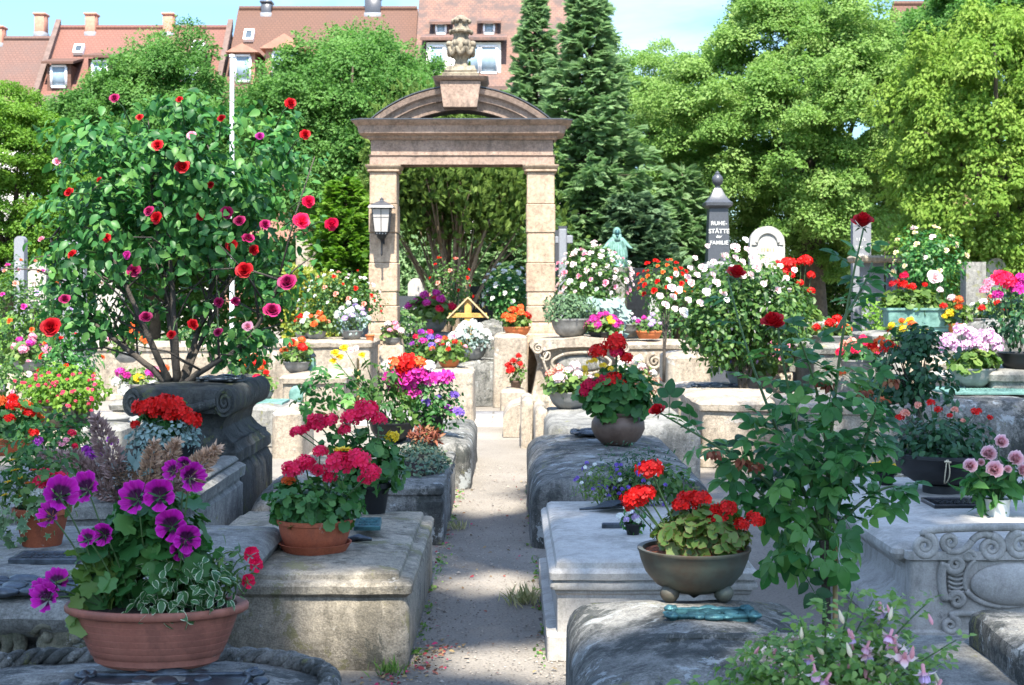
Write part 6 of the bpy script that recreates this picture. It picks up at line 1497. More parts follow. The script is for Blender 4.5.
# --- left of the gate, sunlit
pxtomb('pinkish cream tomb with a small green bronze oval on its sunlit front',280,346,376,18.0,1.6,'box','cream',31)
o=thing('bronze_medallion','small green bronze oval on the front of the pinkish cream tomb','grave plate',(XA(296,17.95),17.95,.44),0,'bronze epitaph plates on the tombs'); mb=MB(); ball(mb,(0,0,0),.09,14,8,(1,.3,1.4)); mb.warp(.01,20).build('casting',M['copper'],o)
pot_flowers('potted_geranium','grey bowl of orange geraniums with bright leaves on the pinkish cream tomb','potted plant',(XA(297,18.6),18.6,.69),81,'bowl',.17,'greypot',['orange','red'],6,.24,.3,.06,'ger_leaf_light',nleaf=200)
o=thing('grave_light','small turquoise and brown grave light beside the orange geraniums','grave light',(XA(311,18.7),18.7,.69)); mb=MB(); lathe(mb,[(.001,0),(.06,0),(.065,.02),(.065,.16),(.05,.19),(.001,.19)],12); mb.build('glass_body',M['copper'],o); mb=MB(); lathe(mb,[(.06,.192),(.07,.21),(.03,.27),(.001,.28)],12); mb.build('lid',M['bronze'],o)
o=pxtomb('low tomb with pale blue-green slabs beside the volute tomb',245,284,408,16.2,1.2,'plain','grey',32)
pxtomb('sunlit wedge-cut cream kerb stone in front of the pale blue-green slabs',270,302,412,15.0,1.0,'plain','cream',33,cr=.1)
plate('pale verdigris plate on the low tomb beside the volute tomb',(XA(268,16.8),16.8,HC-(408-HZ)*16.2/FPX+.012),.42,.6,'copper')
pot_flowers('potted_flowers','small red flowers in a bowl behind the dark volute tomb','potted plant',(XA(262,17.2),17.2,.45),82,'bowl',.14,'greypot',['red','crimson'],5,.2,.22,.04,'ger_leaf_light',nleaf=120)
pxtomb('cream slab tomb behind the orange geraniums, left of the gate',250,345,352,22.0,1.6,'box','cream',34)
pxtomb('long cream tomb at the far left under the pale bronze fuchsia pot',-20,75,432,13.6,2.2,'plain','cream',35)
pxtomb('sunlit flat tomb left of the volute tomb with the stone bowl',75,122,428,13.2,1.8,'plain','grey',36)
pxtomb('cream block at the far left edge behind the fuchsia',-40,28,388,18,1.8,'box','cream',37)
pxtomb('grey slab tomb with mixed bright flowers, left of the dark volute tomb',108,178,402,16.5,1.6,'box','grey',38)
pxtomb('pale tomb behind the trunks of the big red rose bush',92,230,345,23,1.6,'box','cream',39)
Y=13.9; P=Plant('potted_fuchsia','wide pale bronze pot overflowing with a light green red-flowered fuchsia','potted plant',(XA(62,Y),Y,.44),83,group='potted flowers on the tombs')
P.pot([(.7,0),(.75,.03),(.86,.1),(.95,.3),(1.0,.5),(.97,.7),(1.03,.76),(1.0,.82),(.95,.82)],.225,'bronzepot',zsc=1.15); P.leaves(OVATE,1900,(.03,0,P.zt+.13),(.44,.36,.26),.05,'lightgreen',lump=.25,shell=.35,droop=.5)
P.heads([((P.g.uniform(-.4,.42),-.30+P.g.normal()*.05,P.zt+P.g.uniform(-.05,.33)),.015,head_mesh(PM['fured'],i%3,7,.8)) for i in range(48)],stem=False); P.done()
Y=13.7; o=thing('stone_bowl','shallow empty grey stone bowl right of the fuchsia pot','bowl',(XA(111,Y),Y,.44)); mb,_=pot_mb('bowl',.17,zsc=.75); mb.build('bowl',M['greypot'],o,sharp=50); mb=MB(); lathe(mb,[(.001,.08),(.14,.085)],20); mb.build('soil',M['soil'],o)
o=thing('stone_post','short cream stone post between the fuchsia pot and the stone bowl','stone',(XA(88,14.2),14.2,.43)); mb=MB(); loft(mb,-.05,.05,-.05,.05,[(0,0),(.22,.0),(.25,.02)],.02,2); mb.build('stone_block',M['cream'],o,sharp=40)
P_=std_rose('rose_bush','rose bush with single scarlet blooms behind the pale bronze fuchsia pot','rose bush',(XA(68,15.5),15.5,.2),84,.75,(.34,.3,.38),'rose_leaf',1300,.06,['red','red','orange'],9,.05)
std_rose('rose_bush','tall pale rose bush with pink and orange blooms at the far left edge','rose bush',(XA(18,17.5),17.5,0),85,1.35,(.75,.5,.75),'rose_leaf_light',3600,.06,['pink','magenta','salmon','lilac','orange'],46,.055)
std_rose('rose_bush','low pink rose shrub with grey-green leaves left of the scarlet rose','rose bush',(XA(5,14.8),14.8,0),86,.75,(.42,.3,.35),'shrub',900,.055,['palepink','pink'],9,.05)
pot_flowers('potted_flowers','bowl of orange, red and lavender flowers at the far left edge','potted plant',(XA(8,11.5),11.5,.42),87,'bowl',.2,'terracotta',['red','orange','lilac','red'],16,.28,.32,.055,'ger_leaf',n_fl=20)
pxtomb('cream flat tomb at the far left under the orange and lavender flowers',-60,52,466,10.9,1.6,'plain','cream',40)
P_=Plant('potted_rose','small dark red rose bush with violet flowers behind the mixed flower pot','potted plant',(XA(58,10.6),10.6,.3),88,group='potted flowers on the tombs'); P_.pot('pot',.13,'terracotta'); P_.leaves(OVATE,700,(0,0,P_.zt+.16),(.30,.22,.22),.05,'rose_leaf',lump=.35,shell=.3)
P_.heads([(P_.L(W(px,py,10.4)),r*10.4/FPX,head_mesh(PM[c],i%3,14,.55)) for i,(px,py,r,c) in enumerate(((34,433,5,'red'),(38,441,5,'purple'),(72,433,4,'crimson'),(62,444,4,'pink'),(75,446,3,'crimson'),(90,455,6,'purple'),(98,453,6,'purple'),(86,450,5,'purple'),(66,440,3,'pink'),(113,441,6,'purple')))]); P_.done()
pxtomb('pale worn block left of the carved tomb, under the small dark rose',30,120,505,9.2,1.4,'plain','cream',41)
Y=17.0; P=Plant('potted_flowers','bowl of magenta, white and yellow flowers left of the volute tomb','potted plant',(XA(140,Y),Y,.47),89,group='potted flowers on the tombs'); P.pot('bowl',.22,'greypot'); P.leaves(OVATE,420,(0,0,P.zt+.06),(.34,.26,.15),.055,'ger_leaf_light',lump=.3,shell=.3)
P.heads([(P.L(W(px,py,Y-.2)),r*Y/FPX,head_mesh(PM[c],i%3,16,.55)) for i,(px,py,r,c) in enumerate(((121,372,5,'magenta'),(127,375,4,'magenta'),(138,378,5,'yellow'),(150,373,5,'magenta'),(155,370,4,'pink'),(117,381,5,'white'),(125,390,6,'white'),(133,395,5,'magenta'),(143,394,5,'magenta'),(160,374,4,'orange'),(166,368,4,'orange'),(152,384,5,'white'),(140,389,4,'pink')))]); P.done()
pot_flowers('potted_geranium','orange geraniums in a grey pot glimpsed under the big red rose bush','potted plant',(XA(127,20),20,.75),90,'bowl',.18,'greypot',['orange','pink','orange'],6,.28,.35,.06,'ger_leaf_light',nleaf=160)
# shrubs left of the pier
std_rose('rose_bush','white and pink shrub rose just left of the left gate pier','rose bush',(XA(340,22.0),22.0,.3),91,1.25,(.62,.4,.5),'rose_leaf_light',2600,.06,['white','palepink','salmon','white','red'],40,.055)
hedge('golden yellow shrub left of the white and pink rose',288,336,25.5,255,'yellowshrub',92,1700,.16,dep=.35,name='golden_shrub')
pot_flowers('potted_flowers','dark grey bowl of white flowers beside the left gate pier','potted plant',(XA(352,21.3),21.3,1.02),93,'bowl',.16,'greypot',['white','white','lilac'],16,.30,.42,.045,'dusty',nleaf=260,tm=OVATE,lsize=.05)
pxtomb('long pale grey tomb left of the gate carrying bowls of white flowers',268,372,341,21.0,1.3,'box','cream',94)
pot_flowers('potted_geranium','orange-red geraniums in a pale bowl farther left on the long pale tomb','potted plant',(XA(316,21.3),21.3,1.02),95,'bowl',.15,'greypot',['orange','orange','salmon'],8,.24,.26,.05,'ger_leaf_light',nleaf=180)
pot_flowers('potted_flowers','white and red flowers in a bowl at the left end of the long pale tomb','potted plant',(XA(304,21.4),21.4,1.02),96,'bowl',.13,'greypot',['white','red','white'],9,.2,.28,.045,'shrub',nleaf=140,tm=OVATE,lsize=.06)
o=thing('flower_basket','small orange terracotta pot against the foot of the left gate pier','pot',(XA(370,21.2),21.2,1.0)); mb,_=pot_mb('pot',.07); mb.build('pot',M['orangepot'],o,sharp=40)
gravestone('grey gabled gravestone with three white inscription panels left of the gate pier',354,371,243,27.5,'ltgranite','gable',0,seed=2)
o=[q for q in bpy.data.objects if q.get('label','').startswith('grey gabled')][0]
for py in (262,270): mb=MB(); box(mb,-.13,.13,-.012,-.001,HC-(py+1.5-HZ)*27.5/FPX,HC-(py-2-HZ)*27.5/FPX); mb.build('inscription_panel',M['whitepaint'],o)
mb=MB(); box(mb,-.12,.13,-.012,-.001,HC-(284-HZ)*27.5/FPX,HC-(276-HZ)*27.5/FPX); mb.build('inscription_panel',M['whitepaint'],o)
gravestone('tall grey gravestone with a pale cross at the edge of the big red rose bush',318,330,246,30,'ltgranite','round',0,seed=3)
o=[q for q in bpy.data.objects if q.get('label','').startswith('tall grey gravestone with a pale')][0]
mb=MB(); z=HC-(252-HZ)*30/FPX; box(mb,-.025,.025,-.012,-.001,z-.16,z+.10); box(mb,-.08,-.0255,-.012,-.001,z,z+.05); box(mb,.0255,.08,-.012,-.001,z,z+.05); mb.build('cross',M['cream'],o)
gravestone('broad cream stone wall tomb behind the grey cross stone',296,352,238,36,'cream','flat',0,seed=4,th=.3)
for i,(xa,xb,yt,m_,s_,lab) in enumerate(((14,24,236,'ltgranite','round','slim grey gravestone at the far left beside the pink rose bush'),(28,46,262,'white','gable','pale gabled gravestone at the far left behind the pink rose bush'),(60,84,240,'ltgranite','flat','grey gravestone half hidden by the left side of the rose bush'),(96,122,262,'white','round','round-topped pale gravestone seen through the rose bush'))): gravestone(lab,xa,xb,yt,27+i,m_,s_,2,'whitepaint' if m_=='ltgranite' else 'darkpaint',seed=5+i)
# --- in the gate opening
pxtomb('cream stone block just inside the gate view with the terracotta begonia bowl',430,474,371,19.4-.9,1.0,'plain','cream',42,cr=.04)
Y=18.9; pot_flowers('potted_begonia','terracotta bowl of pink and orange begonias on the cream stone block','potted plant',(XA(449,Y),Y,.73),97,'bowl',.14,'orangepot',['pink','orange','palepink','red'],13,.28,.30,.04,'ger_leaf_light',n_fl=12,nleaf=220)
Y=19.3; pot_flowers('potted_petunia','dark bowl of crimson and violet petunias behind the begonia bowl','potted plant',(XA(427,Y),Y,.72),98,'bowl',.15,'blackpot',['crimson','purple','magenta','blue'],14,.28,.36,.05,'shrub',n_fl=14,nleaf=200)
pxtomb('dark stone tomb in the gate opening carrying the white daisy pot',455,509,363,21.8,1.6,'barrel','dark',43)
Y=22.2; pot_flowers('potted_daisies','dark grey bowl of small white daisies on the dark tomb in the gate opening','potted plant',(XA(471,Y),Y,.68),99,'bowl',.24,'greypot',['white'],46,.36,.36,.05,'dusty',n_fl=12,nleaf=420,tm=OVATE,lsize=.05)
pxtomb('grey block at the foot of the right gate pier, left side',493,528,336,21.6,1.4,'plain','cream',44)
Y=22.0; pot_flowers('potted_geranium','flat orange bowl of orange geraniums left of the right gate pier','potted plant',(XA(517,Y),Y,1.07),100,'low',.20,'orangepot',['orange','orange','red'],8,.24,.28,.07,'ger_leaf_light',nleaf=200)
pxtomb('dark curved tomb behind the wooden cross in the gate opening',470,512,322,27,1.8,'barrel','dark',45,r=.35)
Y=27; pot_flowers('potted_geranium','dark bowl of magenta geraniums left of the wooden cross','potted plant',(XA(431,25.5),25.5,1.0),101,'bowl',.28,'greypot',['magenta','magenta','crimson'],12,.48,.45,.08,'ger_leaf_light',nleaf=300)
pxtomb('low grey tomb under the magenta geraniums in the gate opening',408,462,335,25,1.4,'box','grey',46)
gravestone('black gravestone with white lettering right behind the left gate pier',398,421,296,28,'dkgranite','flat',5,'whitepaint',seed=12,dz=.15,lh=.07,tz=1.35)
gravestone('black polished gravestone with gilt lettering behind the wooden cross',470,493,286,31,'blacksl','flat',3,'gold',seed=13,dz=.2,lh=.10,tz=1.55)
gravestone('pale rough gravestone beyond the left gate pier with a dark slab before it',408,424,278,33,'white','round',0,seed=14)
std_rose('rose_bush','slender rose bush with a few scarlet blooms in the gate opening','rose bush',(XA(449,26.3),26.3,.2),102,1.55,(.42,.35,.62),'rose_leaf_light',1500,.065,['red','red','salmon'],13,.07,thin=-.15)
std_rose('rose_bush','white flowering rose bush against the right gate pier, inside the opening','rose bush',(XA(507,24.6),24.6,.3),103,1.40,(.42,.35,.52),'rose_leaf',1900,.065,['white'],24,.085)
# wooden grave cross with its little roof
Y=24.0; o=thing('wooden_cross','yellow pine grave cross under a little pitched roof','cross',(XA(468,Y),Y,.55)); k=Y/FPX
def cz(py): return HC-(py-HZ)*k-.55
mb=MB(); box(mb,-.056,.056,-.02,.02,-.3,cz(299),0,.004); mb.build('upright',M['wood'],o,sharp=40)
mb=MB(); box(mb,-19*k,19*k,-.036,-.021,cz(317.6),cz(313),0,.004); mb.build('crossbar',M['wood'],o,sharp=40)
for s in (-1,1):
    mb=MB(); a=Vector((0,0,cz(297.5))); b=Vector((s*20.5*k,0,cz(318))); dv=(b-a).normalized(); n_=Vector((-dv.z*s,0,dv.x*s)).normalized()*.011
    V=[tuple(p+q+Vector((0,y,0))) for y in (-.07,.05) for p,q in ((a,-n_),(b,-n_),(b,n_),(a,n_))]
    if s<0: V=[(x+.0,y+.002,z) for x,y,z in V]
    mb.add(V,[(0,1,2,3),(7,6,5,4),(0,4,5,1),(1,5,6,2),(2,6,7,3),(3,7,4,0)]); mb.build('roof_board',M['palewood'],o,smooth=False)
inscription(o,1,-.27,-.10,-.0365,cz(316.4),.1,.035,'darkpaint',rng(5),.002); inscription(o,1,.06,.28,-.0365,cz(316.4),.1,.035,'darkpaint',rng(6),.002)
# small red pot below the pier
o=pxtomb('small pale step stone at the foot of the right gate pier',500,527,391,20.9,.9,'plain','cream',47)
pot_flowers('potted_geranium','small brown pot of scarlet flowers on the step stone by the right pier','potted plant',(XA(516,21.2),21.2,.3),104,'pot',.09,'brownpot',['red','red','salmon'],8,.16,.36,.055,'ger_leaf_light',nleaf=150)
# --- right of the gate: the scroll tomb
Yt=21.3; o=thing('tomb','pale sandstone tomb with a framed oval panel and rolled scroll ends beside the gate','tomb',(XA(583,Yt),Yt,0),0,'tombs along the path'); k=Yt/FPX
def tz_(py): return HC-(py-HZ)*k
def tx_(px): return (px-583)*k
mb=MB(); loft(mb,tx_(531),tx_(632),0,1.7,[(0,-.03),(.12,-.03),(.15,.0),(.35,.04),(tz_(364),.10),(tz_(352),.05),(tz_(346),.02)],.05,8,nc=3); mb.warp(.012,6).build('body',M['cream'],o,sharp=45)
mb=MB(); poly=[(tx_(533),tz_(352))]
top=[(533,352),(530,346),(534,341),(545,339.5),(565,339),(583,337),(600,338),(614,339),(622,341),(630,346),(627,352)]
poly=[(tx_(a),tz_(b)) for a,b in top]; bot=[(622,350),(600,347.6),(583,346.5),(560,347.6),(541,351)]
extrude(mb,poly[::-1]+[],-.06,1.8) if False else extrude(mb,[(tx_(a),tz_(b)) for a,b in (top+bot)],-.06,1.8)
for s,px in ((1,538),(-1,623)): tube(mb,spiral_xz(tx_(px),tz_(348),-.075,.085,2,PI/2,s,.1,36),list(np.linspace(.022,.01,36)),6)
mb.warp(.008,7).build('cover_slab',M['cream'],o,sharp=40)
mb=MB(); ov=[(tx_(581)+.43*math.cos(a),-.035,tz_(363)+.155*math.sin(a)) for a in np.linspace(0,2*PI,40)]; tube(mb,ov,.022,8,cap=False)
tube(mb,[(tx_(px),-.03,tz_(py)) for px,py in ((548,352),(543,360),(546,370),(556,378),(580,381),(606,378),(617,370),(620,360),(616,352))],.02,7); 
for px,s in ((546,1),(618,-1)): tube(mb,spiral_xz(tx_(px),tz_(355),-.03,.10,1.6,PI/2,s,.15,30),list(np.linspace(.02,.01,30)),7)
mb.warp(.01,8).build('frame_carving',M['cream'],o)
mb=MB(); ball(mb,(tx_(581),.02,tz_(363)),.38,20,10,(1,.12,.33)); mb.build('oval_panel',M['grey'],o)
Y=21.9; P=Plant('potted_shrub','big dark grey stone bowl with a grey-green shrub on the scroll tomb','potted plant',(XA(571,Y),Y,1.04),105,group='potted flowers on the tombs'); P.pot('bowl',.30,'greypot',zsc=1.1)
P.leaves(OVATE,1500,(-.02,0,P.zt+.14),(.44,.34,.24),.055,'juniper',lump=.3,shell=.4,droop=.5); P.done()
std_rose('rose_bush','tall loose shrub rose with pale pink blooms right of the right gate pier','rose bush',(XA(592,23.6),23.6,.3),106,1.55,(.66,.5,.62),'rose_leaf_light',3200,.065,['palepink','palepink','white','palepink','pink'],70,.075)
hedge('grey lavender-like clump between the stone bowl and the pink shrub rose',585,622,22.9,288,'dusty',107,600,.16,OVATE,.3,'lavender_shrub',bot=.6)
pot_flowers('potted_petunia','bright magenta petunias with yellow flowers on the scroll tomb\'s right end','potted plant',(XA(603,21.7),21.7,1.0),108,'low',.2,'blackpot',['magenta','magenta','magenta','yellow'],18,.32,.26,.06,'ger_leaf_light',n_fl=16,nleaf=160)
o=pxtomb('second pale scroll-cut tomb between the gate and the big pink rose',622,700,343,22.6,1.5,'box','cream',48)
mb=MB()
for px,s in ((655,1),): tube(mb,[rel(o,p) for p in spiral_xz(XA(px,22.5),HC-(362-HZ)*22.5/FPX,22.57,.13,1.8,PI/2,s,.12,30)],list(np.linspace(.035,.015,30)),7)
mb.build('scroll_carving',M['cream'],o)
pot_flowers('potted_flowers','pale round bowl of green foliage on the second scroll-cut tomb','potted plant',(XA(627,23.2),23.2,1.0),109,'bowl',.25,'greypot',['white','lilac'],5,.25,.16,.035,'dusty',nleaf=160,tm=OVATE,lsize=.05)
pot_flowers('potted_flowers','orange terracotta dish in a grey bowl with a few lilac flowers','potted plant',(XA(649,22.9),22.9,.98),110,'low',.2,'orangepot',['lilac','magenta','lilac'],7,.24,.25,.04,'shrub',nleaf=110,tm=OVATE,lsize=.06)
pxtomb('rough cream boulder-like block left of the grey block with the bronze cross',668,712,356,19.2,1.3,'plain','cream',49,cr=.12)
# reds and stones behind
P_=std_rose('rose_bush','scarlet flowering bush left of the big pale pink rose','rose bush',(XA(664,19.6),19.6,.5),111,1.30,(.36,.3,.36),'rose_leaf_light',1000,.06,['red','red','orange'],34,.06)
gravestone('black polished block tomb below the green statue',627,660,268,27,'blacksl','flat',0,seed=15,th=.5)
gravestone('narrow white gravestone right below the black block tomb',650,660,292,25,'whitestone','flat',0,seed=16)
gravestone('dark gravestone with a pale stone cross in front, just right of the gate',555,567,226,29,'dkgranite','flat',0,seed=17)
o=thing('stone_cross','pale stone cross standing just right of the right gate pier','cross',(XA(562.5,28.5),28.5,0),0); k=28.5/FPX
mb=MB(); xx=.075; box(mb,-xx,xx,-.08,.08,0,HC-(229-HZ)*k,0,.015); mb.build('upright',M['ltgranite'],o,sharp=40)
mb=MB(); z=HC-(240-HZ)*k; box(mb,-.15,-xx-.002,-.07,.07,z-.07,z+.07,0,.015); mb.build('arm',M['ltgranite'],o,sharp=40); mb=MB(); box(mb,xx+.002,.2,-.07,.07,z-.07,z+.09,0,.015); mb.build('arm',M['ltgranite'],o,sharp=40)
mb=MB(); extrude(mb,[(-.09,.0),(.42,0),(.40,.35),(.18,.8),(.12,1.35),(-.09,1.35)],-.03,.06) ; mb.build('base_slope',M['ltgranite'],o,smooth=False)
# --- the obelisk
Yo=27.0; k=Yo/FPX; o=thing('obelisk','tall dark granite obelisk with a ball finial and white lettering','gravestone',(XA(717.5,Yo),Yo,0),0,'upright gravestones'); 
def oz(py): return HC-(py-HZ)*k
mb=MB(); a=9.3*k; b_=11*k
V=[(-b_,-b_,oz(262)),(b_,-b_,oz(262)),(b_,b_,oz(262)),(-b_,b_,oz(262)),(-a,-a,oz(209)),(a,-a,oz(209)),(a,a,oz(209)),(-a,a,oz(209))]
mb.add(V,[(i,(i+1)%4,(i+1)%4+4,i+4) for i in range(4)]+[(4,5,6,7)]); mb.build('shaft',M['dkgranite'],o,smooth=False)
mb=MB(); loft(mb,-15*k,15*k,-15*k,15*k,[(0,-.12),(.5,-.12),(.55,.0),(oz(262)-.12,0),(oz(262),.06)],.02,3); mb.build('base',M['dkgranite'],o,sharp=40)
mb=MB(); loft(mb,-a,a,-a,a,[(oz(209)+.002,0),(oz(207),-.05),(oz(206),-.08),(oz(203),-.085),(oz(201.5),-.04),(oz(199),.0),(oz(195),.05),(oz(188.5),.105)],.006,2); mb.build('cap',M['dkgranite'],o,sharp=40)
mb=MB(); lathe(mb,[(.06,oz(188.5)+.002),(.045,oz(186)),(.06,oz(185)),(.095,oz(183)),(.105,oz(180)),(.095,oz(177)),(.06,oz(175)),(.04,oz(174)),(.05,oz(173.5)),(.025,oz(172)),(.001,oz(170.5))],16); mb.build('ball_finial',M['dkgranite'],o,sharp=60)
def letters(o,txt,x,y,z,size,mat,name='inscription',tilt=0):
    cu=bpy.data.curves.new('inscription','FONT'); cu.body=txt; cu.size=size; cu.align_x='CENTER'; cu.extrude=.004; cu.offset=.0012
    t=bpy.data.objects.new('inscription_text',cu); COL.objects.link(t); bpy.context.view_layer.update()
    me=bpy.data.meshes.new_from_object(t.evaluated_get(bpy.context.evaluated_depsgraph_get())); bpy.data.objects.remove(t)
    me.materials.clear(); me.materials.append(M[mat]); q=part(me,name,o,(x,y,z),(R(90)-tilt,0,0)); return q
def oy(py): return -(a+(b_-a)*(py-209)/53)-.006
for txt,py,s in (('RUHE-',225.6,.105),('STÄTTE',233.6,.112),('der',238.2,.08),('FAMILIE',244.8,.100),('BAUER' if False else '',253,.15)):
    if txt: letters(o,txt,0,oy(py),oz(py),s,'whitepaint',tilt=-math.atan((b_-a)/(53*k)))
# rounded white headstone
gravestone('round-topped white headstone with an arched recess right of the obelisk',750,785,226,28,'whitestone','round',0,seed=18)
o=[q for q in bpy.data.objects if q.get('label','').startswith('round-topped white headstone with')][0]
hw=XA(785,28)-XA(767.5,28); zt=HC-(226-HZ)*28/FPX
mb=MB(); tube(mb,[(hw*.62*math.cos(a_),-.01,zt-hw+hw*.62*math.sin(a_)) for a_ in np.linspace(0,PI,20)],.03,6); tube(mb,[(-hw*.9,-.01,zt-hw-.02),(-hw*.62,-.01,zt-hw-.02)],.02,6); tube(mb,[(hw*.62,-.01,zt-hw-.02),(hw*.9,-.01,zt-hw-.02)],.02,6); mb.build('arch_moulding',M['whitestone'],o)
inscription(o,3,-hw*.5,hw*.5,-.006,zt-hw-.15,.16,.06,'gold',rng(9))
# green statue on a stone stele
Ys=30.0; k=Ys/FPX; o=thing('statue','verdigris statue of a robed figure with lowered outspread arms','statue',(XA(617,Ys),Ys,HC-(266-HZ)*k),0)
S=.80
bm_v=[(0,0,.10),(0,0,.28),(0,0,.42),(0,-.005,.51),(0,-.01,.57),(0,-.015,.62),(-.075,0,.53),(-.13,-.02,.44),(-.18,-.07,.36),(-.22,-.10,.34),(.075,0,.53),(.13,-.02,.44),(.18,-.07,.36),(.22,-.10,.34)]
bm_e=[(0,1),(1,2),(2,3),(3,4),(4,5),(3,6),(6,7),(7,8),(8,9),(3,10),(10,11),(11,12),(12,13)]
bm_r=[.14,.115,.095,.085,.036,.05,.05,.045,.035,.016,.05,.045,.035,.016]
me=bpy.data.meshes.new('figure'); me.from_pydata([tuple(Vector(v)*1.05) for v in bm_v],bm_e,[]); fo=bpy.data.objects.new('figure',me); COL.objects.link(fo); fo.parent=o; fo.scale=(1.35,1.2,1)
sm=fo.modifiers.new('skin','SKIN'); ss=fo.modifiers.new('sub','SUBSURF'); ss.levels=2; ss.render_levels=2
for i,v in enumerate(me.skin_vertices[0].data): v.radius=(bm_r[i]*1.05,bm_r[i]*.85); v.use_root=(i==0)
bpy.context.view_layer.update(); m2=bpy.data.meshes.new_from_object(fo.evaluated_get(bpy.context.evaluated_depsgraph_get())); fo.modifiers.clear(); fo.data=m2; m2.materials.append(M['copper'])
for p_ in m2.polygons: p_.use_smooth=True
mb=MB(); ball(mb,(0,.012,.70),.092,14,10,(.95,.95,1.15)); tube(mb,[(0,.02,.66),(0,.03,.52)],[.09,.13],10); mb.build('hood',M['copper'],o); mb=MB(); ball(mb,(0,-.035,.685),.066,14,10,(.85,1,1.2)); ball(mb,(0,-.105,.68),.014,6,5); tube(mb,[(0,-.08,.63),(0,-.09,.59)],[.034,.012],6); mb.build('face',M['copperdark'],o)
mb=MB()
for i in range(16):
    a_=2*PI*i/16; tube(mb,[(.155*math.cos(a_),.12*math.sin(a_),-.02),(.14*math.cos(a_+.1),.105*math.sin(a_+.1),.2),(.10*math.cos(a_+.2),.075*math.sin(a_+.2),.40),(.075*math.cos(a_),.055*math.sin(a_),.52)],[.035,.026,.018,.012],6)
for s in (-1,1):
    for j in range(4): tube(mb,bez((s*.08,-.04,.53-.03*j),(s*.15,-.07,.42-.04*j),(s*(.15-.02*j),-.05,.14),9),[.022]*5+[.02]*4,5)
lathe(mb,[(.001,-.03),(.17,-.03),(.16,.0),(.13,.12),(.001,.14)],18); mb.build('robe',M['copper'],o).scale=(1.3,1.15,1)
zz=o.location.z-.032; st=thing('statue_pedestal','grey stone pedestal under the verdigris statue','pedestal',(o.location.x,Ys,0),0); mb=MB(); loft(mb,-.30,.30,-.25,.25,[(0,-.08),(.3,-.08),(.36,.0),(zz-.14,0),(zz-.10,-.05),(zz,-.05)],.02,4); mb.build('stone_block',M['grey'],st,sharp=40)
# --- big pale pink rose and the stones in front of it
P_=Plant('rose_bush','large pale pink rose bush overhanging the sunlit tombs right of centre','rose bush',(XA(742,16.8),16.8,.4),112,group='rose bushes among the tombs'); Y=16.8; k=Y/FPX; g=P_.g
P_.pot('bowl',.24,'greypot'); st=MB()
for i in range(7): q=P_.L(W(740+g.uniform(-50,50),290+g.uniform(-30,30),Y)); tube(st,bez((g.uniform(-.05,.05),0,.1),(q.x*.2,0,q.z*.6),q,8),list(np.linspace(.02,.006,8)),6)
st.build('stem',M['rosebark'],P_.o)
for (px,py),(rx,rz),n in (((742,312),(66,52),2600),((712,320),(42,40),900),((775,318),(42,44),900),((740,280),(50,28),700),((728,352),(36,20),300)): P_.leaves(OVATE,n,P_.L(W(px,py,Y)),(rx*k,.5,rz*k),.075,'shrub',shell=.35,lump=.35,thin=-.4,lfreq=4)
fl=[(683,312,7),(692,283,6),(697,275,6),(703,268,7),(672,288,7),(680,290,8),(688,300,6),(665,305,6),(714,262,7),(722,256,6),(733,268,6),(742,262,7),(735,248,7),(747,250,6),(716,283,9),(707,292,8),(723,293,8),(726,255,6),(750,275,6),(757,268,7),(745,240,6),(700,303,6),(684,315,6),(675,309,5),(765,262,7),(772,256,7),(780,266,6),(786,278,6),(690,268,5),(777,290,6),(768,300,5),(712,275,6),(735,258,6),(758,250,5),(677,274,6),(668,280,5),(790,290,5),(795,270,5),(660,296,5),(742,275,6),(727,300,5),(764,284,6),(708,246,5),(752,258,6),(695,258,5),(780,250,5),(673,297,6),(687,278,6)]
for i,(px,py,r) in enumerate(fl):
    c=P_.L(W(px,py,Y-.42-g.uniform(-.05,.12))); part(rose_mesh(PM['palepink' if i%5 else 'white'],i%3,11,1.2,nu=3,nv=3),'rose_bloom',P_.o,c,Vector((g.normal()*.4,-.8,.45)).normalized().to_track_quat('Z','Y').to_euler(),r*k*.70*g.uniform(.75,1.2))
P_.done()
R6=pxtomb('grey sandstone block with a twisted bronze ornament, under the pink rose',678,762,391,16.6,1.6,'plain','cream',50,cr=.03)
epitaph('twisted dark bronze ornament lying on the grey sandstone block',(XA(716,17.0),17.0,HC-(391-HZ)*16.6/FPX+.02),.55,.4,'bronze',0,11)
R7=pxtomb('cream sunlit tomb with a moulded top edge behind the standard rose',700,800,402,14.3,1.9,'box','cream',51,cr=.05)
Y=17.6; pot_flowers('potted_pansies','grey bowl of lilac pansies and pink flowers beneath the big pink rose','potted plant',(XA(748,Y),Y,.55),113,'bowl',.26,'greypot',['lilac','pink','blue','pink','lilac'],24,.42,.34,.05,'ger_leaf_light',n_fl=14,nleaf=260)
Y=18.2; P=Plant('potted_geranium','tall scarlet geranium standing behind the right side of the pink rose','potted plant',(XA(795,Y),Y,.8),114,group='potted flowers on the tombs'); P.pot('bowl',.2,'greypot'); P.leaves(GERLEAF,420,(0,0,.55),(.34,.3,.45),.06,'ger_leaf_light',lump=.3,shell=.3)
P.heads([(P.L(W(px,py,Y-.2)),r*Y/FPX,head_mesh(PM['red'],i%3,22,.48)) for i,(px,py,r) in enumerate(((788,264,7),(786,270,5),(806,261,6),(801,262,5),(789,275,5),(811,275,4),(811,291,4),(778,264,4),(800,283,4)))]); P.done()
pxtomb('grey tomb behind the pink rose under the tall scarlet geranium',770,840,322,18.0,1.3,'box','grey',52)
Y=17.0; pot_flowers('potted_geranium','grey-brown bowl of scarlet geraniums left of the grey gravestone','potted plant',(XA(832,Y),Y,1.03),115,'bowl',.22,'greypot',['red','red','orange'],6,.24,.18,.06,'ger_leaf_light',nleaf=150)
